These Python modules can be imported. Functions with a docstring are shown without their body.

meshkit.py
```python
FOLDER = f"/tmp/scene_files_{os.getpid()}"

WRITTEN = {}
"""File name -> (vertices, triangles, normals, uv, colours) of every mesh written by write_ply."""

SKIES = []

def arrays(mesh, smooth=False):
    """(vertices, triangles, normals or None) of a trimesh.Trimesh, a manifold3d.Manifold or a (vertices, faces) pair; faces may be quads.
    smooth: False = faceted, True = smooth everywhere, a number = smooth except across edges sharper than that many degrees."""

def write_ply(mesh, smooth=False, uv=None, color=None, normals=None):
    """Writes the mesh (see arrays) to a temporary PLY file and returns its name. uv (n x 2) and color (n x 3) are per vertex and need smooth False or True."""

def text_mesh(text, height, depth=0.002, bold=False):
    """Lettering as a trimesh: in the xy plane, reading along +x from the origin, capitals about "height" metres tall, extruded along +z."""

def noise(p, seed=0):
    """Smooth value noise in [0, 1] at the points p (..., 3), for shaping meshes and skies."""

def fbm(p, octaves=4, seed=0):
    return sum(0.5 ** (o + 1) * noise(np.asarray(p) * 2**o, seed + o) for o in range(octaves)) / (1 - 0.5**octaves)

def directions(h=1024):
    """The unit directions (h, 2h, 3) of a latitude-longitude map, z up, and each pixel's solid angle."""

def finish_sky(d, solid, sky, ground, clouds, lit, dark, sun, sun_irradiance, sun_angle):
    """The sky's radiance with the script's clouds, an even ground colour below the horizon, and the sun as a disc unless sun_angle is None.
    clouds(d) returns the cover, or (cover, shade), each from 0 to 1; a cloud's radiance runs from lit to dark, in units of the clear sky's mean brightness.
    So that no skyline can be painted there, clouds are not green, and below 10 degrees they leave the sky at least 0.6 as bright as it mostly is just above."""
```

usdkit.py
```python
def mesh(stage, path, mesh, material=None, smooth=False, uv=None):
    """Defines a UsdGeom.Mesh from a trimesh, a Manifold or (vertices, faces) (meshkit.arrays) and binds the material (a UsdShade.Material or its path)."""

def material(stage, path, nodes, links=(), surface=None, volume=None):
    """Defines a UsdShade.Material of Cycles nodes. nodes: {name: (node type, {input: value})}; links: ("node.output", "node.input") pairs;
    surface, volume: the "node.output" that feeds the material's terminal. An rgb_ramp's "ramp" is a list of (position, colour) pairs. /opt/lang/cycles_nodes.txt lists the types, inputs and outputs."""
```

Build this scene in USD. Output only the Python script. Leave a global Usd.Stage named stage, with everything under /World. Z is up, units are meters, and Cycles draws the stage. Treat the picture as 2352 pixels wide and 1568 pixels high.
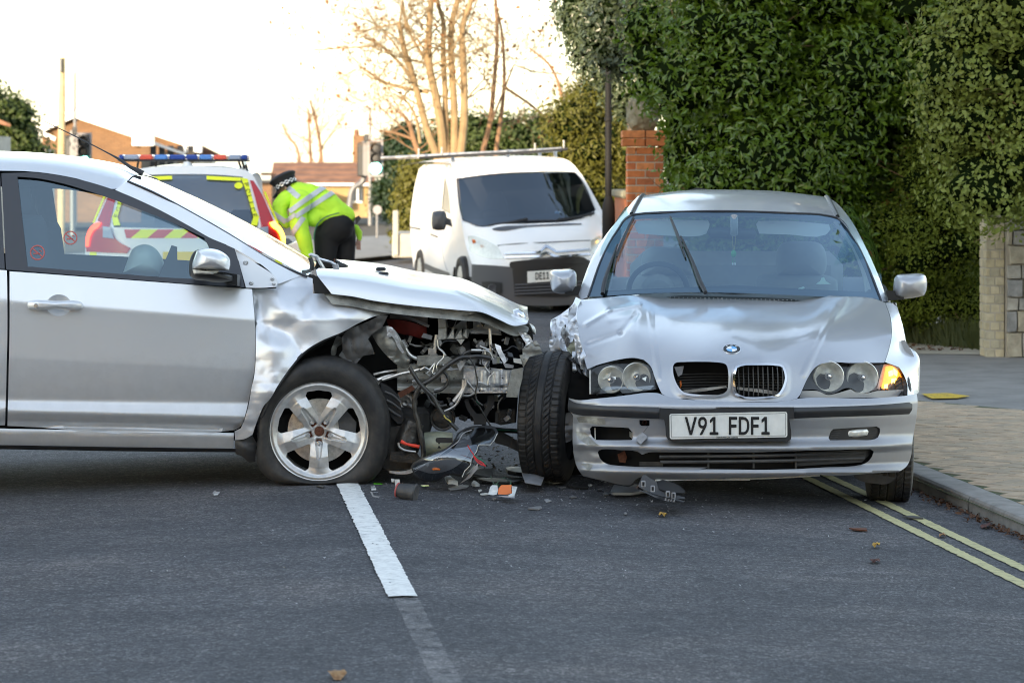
import math, random
import numpy as np, trimesh, shapely, usdkit, meshkit
from pxr import Usd, UsdGeom, UsdLux, UsdShade, Gf, Sdf, Vt
from scipy.spatial import Delaunay, ConvexHull
from scipy.interpolate import RBFInterpolator, PchipInterpolator, CubicSpline
from shapely.geometry import Polygon, LineString
from shapely import affinity

stage = Usd.Stage.CreateInMemory()
UsdGeom.SetStageUpAxis(stage, "Z")
UsdGeom.SetStageMetersPerUnit(stage, 1.0)
UsdGeom.Xform.Define(stage, "/World")
UsdGeom.Scope.Define(stage, "/World/Looks")

# ---------------------------------------------------------------- camera, sky, sun, exposure
FP, CX, HZ, EYE = 6600.0, 1176.0, 405.0, 1.47
cam = UsdGeom.Camera.Define(stage, "/World/camera")
cam.AddTranslateOp().Set((0, 0, EYE))
cam.AddRotateXOp().Set(90)
cam.CreateHorizontalApertureAttr(36.0)
cam.CreateVerticalApertureAttr(36.0 * 682 / 1024)
cam.CreateFocalLengthAttr(36.0 * FP / 2352)
cam.CreateVerticalApertureOffsetAttr(-(784 - HZ) / 2352 * 36.0)
cam.CreateFStopAttr(6.3)
cam.CreateFocusDistanceAttr(13.5)
cam.CreateExposureAttr(2.7)

SUN_EL, SUN_AZ = math.radians(9.5), math.atan2(-0.45, -0.9)
SUN = np.array([math.sin(SUN_AZ) * math.cos(SUN_EL), math.cos(SUN_AZ) * math.cos(SUN_EL), math.sin(SUN_EL)])
dome = UsdLux.DomeLight.Define(stage, "/World/sky")
sky_mat = usdkit.material(stage, "/World/Looks/sky_air", {
    "sky": ("sky_texture", {"sky_type": "single_scattering", "sun_disc": False, "sun_elevation": SUN_EL, "sun_rotation": SUN_AZ, "aerosol_density": 0.8, "air_density": 1.0, "ozone_density": 1.0}),
    "geo": ("texture_coordinate", {}), "sp": ("separate_xyz", {}),
    "map": ("mapping", {"scale": (1.5, 1.5, 5.0)}),
    "cl": ("noise_texture", {"scale": 1.6, "detail": 6.0, "roughness": 0.55}),
    "ad": ("math", {"math_type": "multiply_add", "value2": 0.22, "value3": -0.11}), "su": ("math", {"math_type": "add"}),
    "rp": ("rgb_ramp", {"ramp": [(0.0, (0.5,) * 3), (0.12, (0.5,) * 3), (0.3, (0.36,) * 3), (0.6, (0.22,) * 3), (1.0, (0.10,) * 3)]}),
    "mx": ("mix_color", {"b": (3.1, 2.98, 2.78), "use_clamp": False}),
    "bg": ("background_shader", {"strength": 0.1}),
}, [("geo.generated", "map.vector"), ("geo.generated", "sp.vector"), ("map.vector", "cl.vector"), ("cl.fac", "ad.value1"), ("ad.value", "su.value1"), ("sp.z", "su.value2"), ("su.value", "rp.fac"), ("rp.color", "mx.fac"), ("sky.color", "mx.a"), ("mx.result", "bg.color")], surface="bg.background")
UsdShade.MaterialBindingAPI.Apply(dome.GetPrim()).Bind(sky_mat)
dome.GetPrim().SetCustomDataByKey("kind", "structure")
sun = UsdLux.DistantLight.Define(stage, "/World/sun")
sun.CreateNormalizeAttr(True)
sun.CreateIntensityAttr(0.5)
sun.CreateAngleAttr(0.5)
sun.CreateColorAttr((1.0, 0.80, 0.56))
sun.AddOrientOp(UsdGeom.XformOp.PrecisionFloat).Set(Gf.Quatf(Gf.Rotation(Gf.Vec3d(0, 0, 1), Gf.Vec3d(*SUN)).GetQuat()))

# ---------------------------------------------------------------- helpers: naming
RNG = np.random.default_rng(11)
used, origin = {}, {"/World": np.zeros(3)}


def path_for(parent, name):
    base = parent + "/" + name
    if base not in used:
        used[base] = 0
        return base
    used[base] += 1
    return "%s_%03d" % (base, used[base])


def data(prim, label=None, cat=None, group=None, kind=None):
    for k, v in (("label", label), ("category", cat), ("group", group), ("kind", kind)):
        if v:
            prim.SetCustomDataByKey(k, v)


def thing(name, label, cat, loc=(0, 0, 0), group=None, kind=None):
    p = path_for("/World", name)
    x = UsdGeom.Xform.Define(stage, p)
    x.AddTranslateOp().Set(Gf.Vec3d(*map(float, loc)))
    origin[p] = np.asarray(loc, float)
    data(x.GetPrim(), label, cat, group, kind)
    return p


def arr(m):
    if hasattr(m, "to_mesh"):
        m = m.to_mesh()
        return np.array(m.vert_properties[:, :3], float), np.array(m.tri_verts, int)
    if hasattr(m, "vertices"):
        return np.array(m.vertices, float), np.array(m.faces, int)
    v, f = np.asarray(m[0], float), np.asarray(m[1], int)
    if len(f) and f.shape[1] == 4:
        f = np.vstack([f[:, [0, 1, 2]], f[:, [0, 2, 3]]])
    return v, f


def join(*ms):
    if len(ms) == 1 and isinstance(ms[0], list):
        ms = ms[0]
    V, Fc, n = [], [], 0
    for m in ms:
        v, f = arr(m)
        V.append(v); Fc.append(f + n); n += len(v)
    return np.vstack(V), np.vstack(Fc)


def part(name, m, mat, parent="/World", smooth=30, label=None, cat=None, group=None, kind=None):
    """one Mesh prim under a thing or part; vertices given in world coordinates"""
    p = path_for(parent, name)
    v, f = arr(m)
    o = origin[parent]
    if parent == "/World" and kind != "structure" and kind != "stuff":
        o = np.array([v[:, 0].mean(), v[:, 1].mean(), v[:, 2].min()])
    origin[p] = o
    g = usdkit.mesh(stage, p, (v - o, f), M[mat], smooth=smooth)
    if parent == "/World" and np.abs(o).sum() > 0:
        g.AddTranslateOp().Set(Gf.Vec3d(*map(float, o)))
    data(g.GetPrim(), label, cat, group, kind)
    return p


# parts under a Mesh parent inherit the parent's translate, so a Mesh at top level keeps its own origin
# ---------------------------------------------------------------- helpers: shapes
def U(px, py, d):
    px, py, d = np.broadcast_arrays(np.asarray(px, float), np.asarray(py, float), np.asarray(d, float))
    return np.stack([(px - CX) / FP * d, d, EYE - (py - HZ) / FP * d], -1)


def cr(pts, n=6, closed=False, corner=50):
    """smooth curve through points; corners sharper than `corner` degrees stay"""
    P = np.asarray(pts, float)
    N = len(P)
    T = np.zeros_like(P)
    for i in range(N):
        if not closed and i in (0, N - 1):
            continue
        a, b = P[i] - P[i - 1], P[(i + 1) % N] - P[i]
        la, lb = np.linalg.norm(a), np.linalg.norm(b)
        if la < 1e-9 or lb < 1e-9:
            continue
        if np.degrees(np.arccos(np.clip(a @ b / la / lb, -1, 1))) < corner:
            T[i] = (a / la + b / lb) / np.linalg.norm(a / la + b / lb)
    out = []
    for i in range(N if closed else N - 1):
        p, q = P[i], P[(i + 1) % N]
        L = np.linalg.norm(q - p)
        t = np.linspace(0, 1, n, endpoint=False)[:, None]
        s, e = T[i], T[(i + 1) % N]
        if not s.any():
            s = (q - p) / max(L, 1e-9)
        if not e.any():
            e = (q - p) / max(L, 1e-9)
        out.append((2 * t**3 - 3 * t**2 + 1) * p + (t**3 - 2 * t**2 + t) * s * L + (-2 * t**3 + 3 * t**2) * q + (t**3 - t**2) * e * L)
    if not closed:
        out.append(P[-1:])
    return np.vstack(out)


def tri_poly(poly, step, holes=()):
    P = Polygon(poly, holes).buffer(0)
    if P.geom_type != "Polygon":
        P = max(P.geoms, key=lambda g: g.area)
    S = shapely.segmentize(P.simplify(0.05), step)
    pts = [np.array(r.coords)[:-1] for r in (S.exterior, *S.interiors)]
    x0, y0, x1, y1 = P.bounds
    gx, gy = np.meshgrid(np.arange(x0, x1, step), np.arange(y0, y1, step * 0.87))
    gx = gx + (np.arange(gx.shape[0]) % 2)[:, None] * step / 2
    g = np.stack([gx.ravel(), gy.ravel()], 1)
    inner = P.buffer(-0.42 * step)
    g = g[shapely.contains_xy(inner, g[:, 0], g[:, 1])] if not inner.is_empty else g[:0]
    V = np.vstack(pts + [g])
    tri = Delaunay(V).simplices
    c = V[tri].mean(1)
    tri = tri[shapely.contains_xy(P, c[:, 0], c[:, 1])]
    a = V[tri]
    area = np.cross(a[:, 1] - a[:, 0], a[:, 2] - a[:, 0])
    tri = tri[np.abs(area) > 1e-4]
    area = area[np.abs(area) > 1e-4]
    tri[area > 0] = tri[area > 0][:, ::-1]
    return V, tri          # wound so that the face looks at the camera once mapped


def edges_once(f):
    e = np.vstack([f[:, [0, 1]], f[:, [1, 2]], f[:, [2, 0]]])
    _, inv, cnt = np.unique(np.sort(e, 1), axis=0, return_inverse=True, return_counts=True)
    return e[cnt[inv.ravel()] == 1]


def field(ctrl, kernel="thin_plate_spline", smoothing=0.0):
    """depth as a smooth function of picture-plane coordinates from scattered (px, py, depth)"""
    c = np.asarray(ctrl, float)
    if len(c) == 1:
        return lambda x, y: np.full(np.shape(x), c[0, 2])
    if len(c) < 4:
        A = np.c_[c[:, :2], np.ones(len(c))]
        k = np.linalg.lstsq(A, c[:, 2], rcond=None)[0]
        return lambda x, y: k[0] * x + k[1] * y + k[2]
    r = RBFInterpolator(c[:, :2] / 100, c[:, 2], kernel=kernel, smoothing=smoothing, degree=1)
    return lambda x, y: r(np.stack([np.ravel(x), np.ravel(y)], 1) / 100).reshape(np.shape(x))


def panel(poly, depth, step=8, thick=0.006, holes=(), solid=False, smooth_poly=True, corner=50):
    """sheet metal / plastic / glass traced as an outline with its own depth at every point"""
    pl = cr(poly, 6, True, corner) if smooth_poly else np.asarray(poly, float)
    hs = [cr(h, 6, True, corner) if smooth_poly else np.asarray(h, float) for h in holes]
    V, tri = tri_poly(pl, step, hs)
    fn = depth if callable(depth) else (field(depth) if np.ndim(depth) == 2 else (lambda x, y, d=depth: np.full(np.shape(x), float(d))))
    d = fn(V[:, 0], V[:, 1])
    W = U(V[:, 0], V[:, 1], d)
    if not thick:
        return W, tri
    n = len(W)
    B = U(V[:, 0], V[:, 1], d + thick)
    e = edges_once(tri)
    side = np.vstack([np.stack([e[:, 1], e[:, 0], e[:, 0] + n], 1), np.stack([e[:, 1], e[:, 0] + n, e[:, 1] + n], 1)])
    fs = [tri, side] + ([tri[:, ::-1] + n] if solid else [])
    if solid:
        return np.vstack([W, B]), np.vstack(fs)
    keep = np.unique(e)
    mp = np.full(n, -1); mp[keep] = np.arange(len(keep)) + n
    side2 = side.copy(); big = side2 >= n; side2[big] = mp[side2[big] - n]
    return np.vstack([W, B[keep]]), np.vstack([tri, side2])


def hull(pts):
    m = trimesh.Trimesh(np.asarray(pts, float), process=False).convex_hull
    return np.array(m.vertices), np.array(m.faces)


def box(c, size, bev=0.0, rot=None):
    """box with chamfered edges; rot = 3x3 matrix or angle about z"""
    h = np.asarray(size, float) / 2
    b = min(bev, h.min() * 0.95)
    S = np.array([(x, y, z) for x in (-1, 1) for y in (-1, 1) for z in (-1, 1)], float)
    pts = S * h if b <= 0 else np.vstack([S * (h - [b, b, 0]), S * (h - [b, 0, b]), S * (h - [0, b, b])])
    v, f = hull(pts)
    if rot is not None:
        R = rot if np.ndim(rot) == 2 else rotz(rot)
        v = v @ np.asarray(R).T
    return v + np.asarray(c, float), f


def rotz(a):
    c, s = math.cos(a), math.sin(a)
    return np.array([[c, -s, 0], [s, c, 0], [0, 0, 1.0]])


def roty(a):
    c, s = math.cos(a), math.sin(a)
    return np.array([[c, 0, s], [0, 1, 0], [-s, 0, c]])


def rotx(a):
    c, s = math.cos(a), math.sin(a)
    return np.array([[1, 0, 0], [0, c, -s], [0, s, c]])


def tube(pts, r, n=8, sub=5, caps=True):
    P = np.asarray(pts, float)
    R = np.broadcast_to(np.asarray(r, float), (len(P),))
    if sub > 1 and len(P) > 2:
        q = cr(np.c_[P, R], sub, False, 75)
        P, R = q[:, :3], q[:, 3]
    T = np.gradient(P, axis=0)
    T /= np.maximum(np.linalg.norm(T, axis=1, keepdims=True), 1e-9)
    a = np.array([0, 0, 1.0]) if abs(T[0, 2]) < 0.9 else np.array([1.0, 0, 0])
    N = np.cross(T[0], a); N /= np.linalg.norm(N)
    ring = []
    th = np.linspace(0, 2 * np.pi, n, endpoint=False)
    for i in range(len(P)):
        N = N - T[i] * (N @ T[i]); N /= max(np.linalg.norm(N), 1e-9)
        Bn = np.cross(T[i], N)
        ring.append(P[i] + R[i] * (np.cos(th)[:, None] * N + np.sin(th)[:, None] * Bn))
    V = np.vstack(ring)
    i, j = np.meshgrid(np.arange(len(P) - 1), np.arange(n), indexing="ij")
    k = (j + 1) % n
    f = np.stack([i * n + j, i * n + k, (i + 1) * n + k, (i + 1) * n + j], -1).reshape(-1, 4)
    f = np.vstack([f[:, [0, 1, 2]], f[:, [0, 2, 3]]])
    if caps:
        V = np.vstack([V, P[:1], P[-1:]])
        c0, c1, m = len(V) - 2, len(V) - 1, (len(P) - 1) * n
        jj = np.arange(n); kk = (jj + 1) % n
        f = np.vstack([f, np.stack([np.full(n, c0), kk, jj], 1), np.stack([np.full(n, c1), m + jj, m + kk], 1)])
    return V, f


def lathe(prof, n=32, axis="y", at=(0, 0, 0), rot=None, arc=None):
    """profile [(radius, along axis)] revolved about the axis"""
    pr = np.asarray(prof, float)
    th = np.linspace(0, 2 * np.pi, n, endpoint=False)
    r, h = pr[:, 0][:, None], np.broadcast_to(pr[:, 1][:, None], (len(pr), n))
    c, s = r * np.cos(th), r * np.sin(th)
    V = np.stack({"y": (c, h, s), "x": (h, c, s), "z": (c, s, h)}[axis], -1).reshape(-1, 3)
    i, j = np.meshgrid(np.arange(len(pr) - 1), np.arange(n), indexing="ij")
    k = (j + 1) % n
    f = np.stack([i * n + j, i * n + k, (i + 1) * n + k, (i + 1) * n + j], -1).reshape(-1, 4)
    f = np.vstack([f[:, [0, 1, 2]], f[:, [0, 2, 3]]])
    if rot is not None:
        V = V @ np.asarray(rot).T
    return V + np.asarray(at, float), f


def loft(rows, nu=6, nv=6, corner=60):
    """smooth sheet through a grid of 3-D control points (rows of equal length)"""
    R = np.array([cr(r, nv, False, corner) for r in rows])
    C = np.array([cr(R[:, j], nu, False, corner) for j in range(R.shape[1])]).transpose(1, 0, 2)
    return grid(C)


def grid(C):
    m, n = C.shape[:2]
    i, j = np.meshgrid(np.arange(m - 1), np.arange(n - 1), indexing="ij")
    a = (i * n + j).ravel()
    f = np.stack([a, a + 1, a + n + 1, a + n], 1)
    return C.reshape(-1, 3), np.vstack([f[:, [0, 1, 2]], f[:, [0, 2, 3]]])


def flip(m):
    v, f = arr(m)
    return v, f[:, ::-1]


def extrude(poly, thick, o, ux, uy, holes=()):
    """flat polygon (2-D) extruded; o + x*ux + y*uy, thickness along ux x uy"""
    P = Polygon(poly, holes).buffer(0)
    ms = [arr(trimesh.creation.extrude_polygon(g, thick, engine="earcut")) for g in getattr(P, "geoms", [P])]
    v, f = join(ms)
    ux, uy = np.asarray(ux, float), np.asarray(uy, float)
    uz = np.cross(ux, uy)
    return np.asarray(o, float) + v[:, :1] * ux + v[:, 1:2] * uy + v[:, 2:] * uz, f


def lettering(text, height, o, ux=(1, 0, 0), uy=(0, 0, 1), depth=0.002, bold=False, width=None):
    v, f = arr(meshkit.text_mesh(text, height, depth, bold))
    if width:
        v[:, 0] *= width / v[:, 0].max()
    ux, uy = np.asarray(ux, float), np.asarray(uy, float)
    return np.asarray(o, float) + v[:, :1] * ux + v[:, 1:2] * uy + v[:, 2:] * np.cross(ux, uy), f


def ell(cx, cy, rx, ry, n=28, a0=0):
    t = np.linspace(0, 2 * np.pi, n, endpoint=False)
    c, s = math.cos(a0), math.sin(a0)
    x, y = rx * np.cos(t), ry * np.sin(t)
    return np.stack([cx + x * c - y * s, cy + x * s + y * c], 1)


def ptube(pts, r, n=8, sub=5):
    """tube through picture points (px, py, depth)"""
    p = np.asarray(pts, float)
    return tube(U(p[:, 0], p[:, 1], p[:, 2]), r, n, sub)


# ---------------------------------------------------------------- materials
M = {}


def mat(name, base, rough=0.5, metal=0.0, coat=0.0, dirt=None, bump=None, spec=0.5, emis=None, alt=None, sub=0.0, coat_rough=0.04, trans=0.0):
    """dirt = (scale, darkening 0..1); bump = (scale, strength, distance); alt = (scale, second colour)"""
    nodes = {"p": ("principled_bsdf", {"base_color": base, "roughness": rough, "metallic": metal, "coat_weight": coat, "coat_roughness": coat_rough, "specular_ior_level": spec, "transmission_weight": trans}),
             "g": ("geometry", {})}
    links = []
    col = None
    if alt:
        nodes["n0"] = ("noise_texture", {"scale": alt[0], "detail": 4.0, "roughness": 0.6})
        nodes["r0"] = ("rgb_ramp", {"ramp": [(0.35, base), (0.65, alt[1])]})
        links += [("g.position", "n0.vector"), ("n0.fac", "r0.fac")]
        col = "r0.color"
    if dirt:
        nodes["n1"] = ("noise_texture", {"scale": dirt[0], "detail": 5.0, "roughness": 0.65})
        nodes["r1"] = ("rgb_ramp", {"ramp": [(0.3, (1 - dirt[1],) * 3), (0.62, (1, 1, 1))]})
        nodes["m1"] = ("mix_color", {"blend_type": "multiply", "fac": 1.0, "a": base})
        links += [("g.position", "n1.vector"), ("n1.fac", "r1.fac"), ("r1.color", "m1.b")]
        if col:
            links.append((col, "m1.a"))
        col = "m1.result"
    if col:
        links.append((col, "p.base_color"))
    if bump:
        nodes["n2"] = ("noise_texture", {"scale": bump[0], "detail": 4.0, "roughness": 0.6})
        nodes["b2"] = ("bump", {"strength": bump[1], "distance": bump[2]})
        links += [("g.position", "n2.vector"), ("n2.fac", "b2.height"), ("b2.normal", "p.normal")]
    if emis:
        nodes["p"][1].update(emission_color=emis[0], emission_strength=emis[1])
    M[name] = usdkit.material(stage, "/World/Looks/" + name, nodes, links, surface="p.BSDF")


def glass_pane(name, tint, gloss=(1, 1, 1), f0=0.07, rough=0.0):
    M[name] = usdkit.material(stage, "/World/Looks/" + name, {
        "l": ("layer_weight", {"blend": 0.5}), "w": ("math", {"math_type": "power", "value2": 4.0}), "f": ("math", {"math_type": "multiply_add", "value2": 1.0 - f0, "value3": f0, "use_clamp": True}), "t": ("transparent_bsdf", {"color": tint}), "g": ("glossy_bsdf", {"color": gloss, "roughness": rough}), "m": ("mix_closure", {})},
        [("l.facing", "w.value1"), ("w.value", "f.value1"), ("f.value", "m.fac"), ("t.BSDF", "m.closure1"), ("g.BSDF", "m.closure2")], surface="m.closure")


def leaf_mat(name, cols, rough=0.4, transl=0.25, spec=0.5):
    """foliage whose leaves vary one by one"""
    n = len(cols)
    M[name] = usdkit.material(stage, "/World/Looks/" + name, {
        "g": ("geometry", {}), "r": ("rgb_ramp", {"ramp": [(i / (n - 1), c) for i, c in enumerate(cols)]}),
        "p": ("principled_bsdf", {"roughness": rough, "specular_ior_level": spec}), "t": ("translucent_bsdf", {}), "m": ("mix_closure", {"fac": transl})},
        [("g.random_per_island", "r.fac"), ("r.color", "p.base_color"), ("r.color", "t.color"), ("p.BSDF", "m.closure1"), ("t.BSDF", "m.closure2")], surface="m.closure")


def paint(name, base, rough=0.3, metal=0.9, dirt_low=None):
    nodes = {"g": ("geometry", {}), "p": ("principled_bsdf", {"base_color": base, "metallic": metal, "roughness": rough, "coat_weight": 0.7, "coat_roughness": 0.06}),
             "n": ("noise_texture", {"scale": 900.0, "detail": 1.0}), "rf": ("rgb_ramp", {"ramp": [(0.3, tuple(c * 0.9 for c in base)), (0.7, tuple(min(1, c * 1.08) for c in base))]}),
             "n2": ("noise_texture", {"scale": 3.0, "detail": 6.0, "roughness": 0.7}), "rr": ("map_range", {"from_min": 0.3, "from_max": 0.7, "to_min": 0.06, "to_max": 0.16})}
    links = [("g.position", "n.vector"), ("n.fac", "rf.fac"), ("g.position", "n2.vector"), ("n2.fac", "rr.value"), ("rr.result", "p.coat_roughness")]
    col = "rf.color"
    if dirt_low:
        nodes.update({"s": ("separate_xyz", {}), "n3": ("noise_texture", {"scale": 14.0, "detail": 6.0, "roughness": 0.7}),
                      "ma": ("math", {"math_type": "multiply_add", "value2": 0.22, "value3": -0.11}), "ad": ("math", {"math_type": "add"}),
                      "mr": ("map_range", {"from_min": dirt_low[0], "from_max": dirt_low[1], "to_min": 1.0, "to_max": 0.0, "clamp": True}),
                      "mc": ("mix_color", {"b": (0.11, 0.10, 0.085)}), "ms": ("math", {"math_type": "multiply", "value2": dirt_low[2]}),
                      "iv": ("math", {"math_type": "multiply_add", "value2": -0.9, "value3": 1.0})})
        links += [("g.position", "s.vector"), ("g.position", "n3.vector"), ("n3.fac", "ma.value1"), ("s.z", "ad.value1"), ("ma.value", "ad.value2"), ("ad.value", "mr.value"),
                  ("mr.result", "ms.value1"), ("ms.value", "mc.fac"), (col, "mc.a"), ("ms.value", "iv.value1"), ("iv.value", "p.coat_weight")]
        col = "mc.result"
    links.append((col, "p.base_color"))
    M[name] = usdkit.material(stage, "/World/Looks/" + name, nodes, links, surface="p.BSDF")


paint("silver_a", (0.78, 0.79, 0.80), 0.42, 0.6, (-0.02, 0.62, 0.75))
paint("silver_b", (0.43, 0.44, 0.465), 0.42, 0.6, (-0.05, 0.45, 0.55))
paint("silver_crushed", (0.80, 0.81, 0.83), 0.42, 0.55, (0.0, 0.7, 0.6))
paint("van_white", (0.82, 0.83, 0.84), 0.35, 0.0)
mat("bare_metal", (0.60, 0.58, 0.55), 0.38, 0.85, dirt=(9, 0.6), bump=(30, 0.35, 0.01))
mat("galvanised", (0.75, 0.76, 0.77), 0.36, 0.8, dirt=(28, 0.55), bump=(40, 0.3, 0.01))
mat("grey_primer", (0.34, 0.335, 0.30), 0.45, 0.45, dirt=(11, 0.6), bump=(22, 0.4, 0.015))
mat("alloy", (0.62, 0.61, 0.59), 0.36, 0.6, coat=0.5, dirt=(30, 0.22))
mat("alu_pipe", (0.70, 0.68, 0.63), 0.32, 0.9, dirt=(40, 0.4))
mat("rust", (0.14, 0.05, 0.025), 0.8, 0.2, dirt=(60, 0.5))
mat("rubber", (0.015, 0.015, 0.016), 0.6, dirt=(18, 0.35), bump=(120, 0.25, 0.004), alt=(9, (0.042, 0.037, 0.031)))
mat("black_plastic", (0.02, 0.02, 0.021), 0.42, dirt=(20, 0.3), bump=(300, 0.1, 0.002))
mat("dusty_plastic", (0.035, 0.034, 0.034), 0.5, alt=(8, (0.075, 0.072, 0.068)), bump=(60, 0.3, 0.006))
mat("trim_black", (0.03, 0.03, 0.035), 0.3, coat=0.3)
mat("bumper_strip", (0.028, 0.029, 0.032), 0.38, dirt=(15, 0.3))
mat("oily_black", (0.012, 0.012, 0.012), 0.25, alt=(16, (0.04, 0.036, 0.03)), bump=(40, 0.5, 0.01))
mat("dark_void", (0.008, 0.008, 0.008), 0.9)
mat("underseal", (0.018, 0.017, 0.016), 0.8, bump=(30, 0.4, 0.01))
mat("chrome", (0.75, 0.75, 0.76), 0.12, 1.0)
mat("reservoir_clear", (0.22, 0.20, 0.19), 0.35, dirt=(12, 0.4))
mat("reservoir_red", (0.20, 0.028, 0.022), 0.4, dirt=(14, 0.45))
mat("red_seal", (0.75, 0.05, 0.015), 0.4)
mat("pale_plastic", (0.68, 0.68, 0.64), 0.5, dirt=(25, 0.35), bump=(60, 0.2, 0.004))
mat("grey_plastic", (0.32, 0.32, 0.33), 0.45, dirt=(14, 0.4))
mat("beige_can", (0.34, 0.35, 0.25), 0.45, dirt=(14, 0.4))
mat("seat_dark", (0.03, 0.034, 0.04), 0.9)
mat("seat_beige", (0.30, 0.28, 0.25), 0.9, dirt=(6, 0.15))
mat("lining", (0.45, 0.43, 0.39), 0.9)
mat("dash", (0.022, 0.023, 0.026), 0.7)
mat("airbag", (0.68, 0.69, 0.66), 0.85, bump=(25, 0.3, 0.01))
mat("plate_white", (0.80, 0.80, 0.76), 0.35, dirt=(30, 0.1))
mat("plate_yellow", (0.75, 0.55, 0.05), 0.35)
mat("ink", (0.012, 0.012, 0.013), 0.4)
mat("red_print", (0.45, 0.10, 0.09), 0.5)
mat("enamel_blue", (0.10, 0.38, 0.72), 0.2, coat=1)
mat("enamel_white", (0.8, 0.8, 0.8), 0.2, coat=1)
mat("reflector", (0.92, 0.90, 0.82), 0.25, 0.45, dirt=(40, 0.25))
mat("amber_lit", (0.8, 0.22, 0.02), 0.3, emis=((1.0, 0.30, 0.02), 0.35))
mat("amber_hot", (0.9, 0.5, 0.1), 0.3, emis=((1.0, 0.52, 0.06), 1.7))
mat("amber_dull", (0.70, 0.16, 0.02), 0.3, coat=0.4)
mat("red_lamp", (0.42, 0.014, 0.02), 0.22, coat=0.8)
mat("red_lit", (0.8, 0.05, 0.02), 0.3, emis=((1.0, 0.07, 0.02), 0.7))
mat("led_amber", (0.9, 0.5, 0.05), 0.3, emis=((1.0, 0.45, 0.04), 1.6))
mat("hi_yellow", (0.78, 0.86, 0.02), 0.5)
mat("hi_red", (0.55, 0.06, 0.06), 0.5)
mat("bar_blue", (0.03, 0.07, 0.30), 0.2, coat=0.6)
mat("bar_sky", (0.10, 0.25, 0.62), 0.2, coat=0.6)
mat("bar_red", (0.72, 0.12, 0.08), 0.2, coat=0.6)
mat("bar_clear", (0.30, 0.36, 0.48), 0.2, coat=0.6)
mat("signal_green", (0.2, 0.9, 0.6), 0.3, emis=((0.25, 1.0, 0.75), 4.0))
mat("wire_green", (0.03, 0.16, 0.09), 0.5)
mat("wire_red", (0.6, 0.02, 0.02), 0.5)
mat("wire_yellow", (0.5, 0.42, 0.08), 0.5)
mat("coolant", (0.12, 0.55, 0.03), 0.12, spec=0.6)
mat("ornament_green", (0.05, 0.42, 0.10), 0.6)
mat("paper", (0.62, 0.78, 0.66), 0.7)
glass_pane("windscreen_glass", (0.58, 0.70, 0.72), (0.58, 0.80, 1.0), 0.17)
glass_pane("raked_glass", (0.45, 0.55, 0.55), (0.95, 0.97, 1.0), 0.42)
glass_pane("side_glass", (0.64, 0.78, 0.80), (0.75, 0.92, 1.0), 0.15)
glass_pane("lamp_lens", (0.93, 0.94, 0.93), (1, 1, 1), 0.045)
glass_pane("smoked_lens", (0.62, 0.64, 0.66), (0.9, 0.95, 1.0), 0.20, 0.06)
# ================================================================ setting: ground, road, pavements
_cy = np.array([-40, -20, 0, 13.66, 24, 28, 34, 42, 52, 65, 80, 100, 130.])
_cx = np.array([5.11, 2.91, 0.72, -0.778, -1.912, -2.2, -2.15, -1.5, 0.3, 4.0, 10, 20, 38.])
XC = PchipInterpolator(_cy, _cx)


def RD(q, Y, z=0.0):
    """point q metres to the right of the road's middle at distance Y along it"""
    q, Y, z = np.broadcast_arrays(np.asarray(q, float), np.asarray(Y, float), np.asarray(z, float))
    s = XC(Y, 1)
    n = np.sqrt(1 + s * s)
    return np.stack([XC(Y) + q / n, Y - q * s / n, z], -1)


def ZR(q):
    return -0.0396 * np.abs(q)


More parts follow.
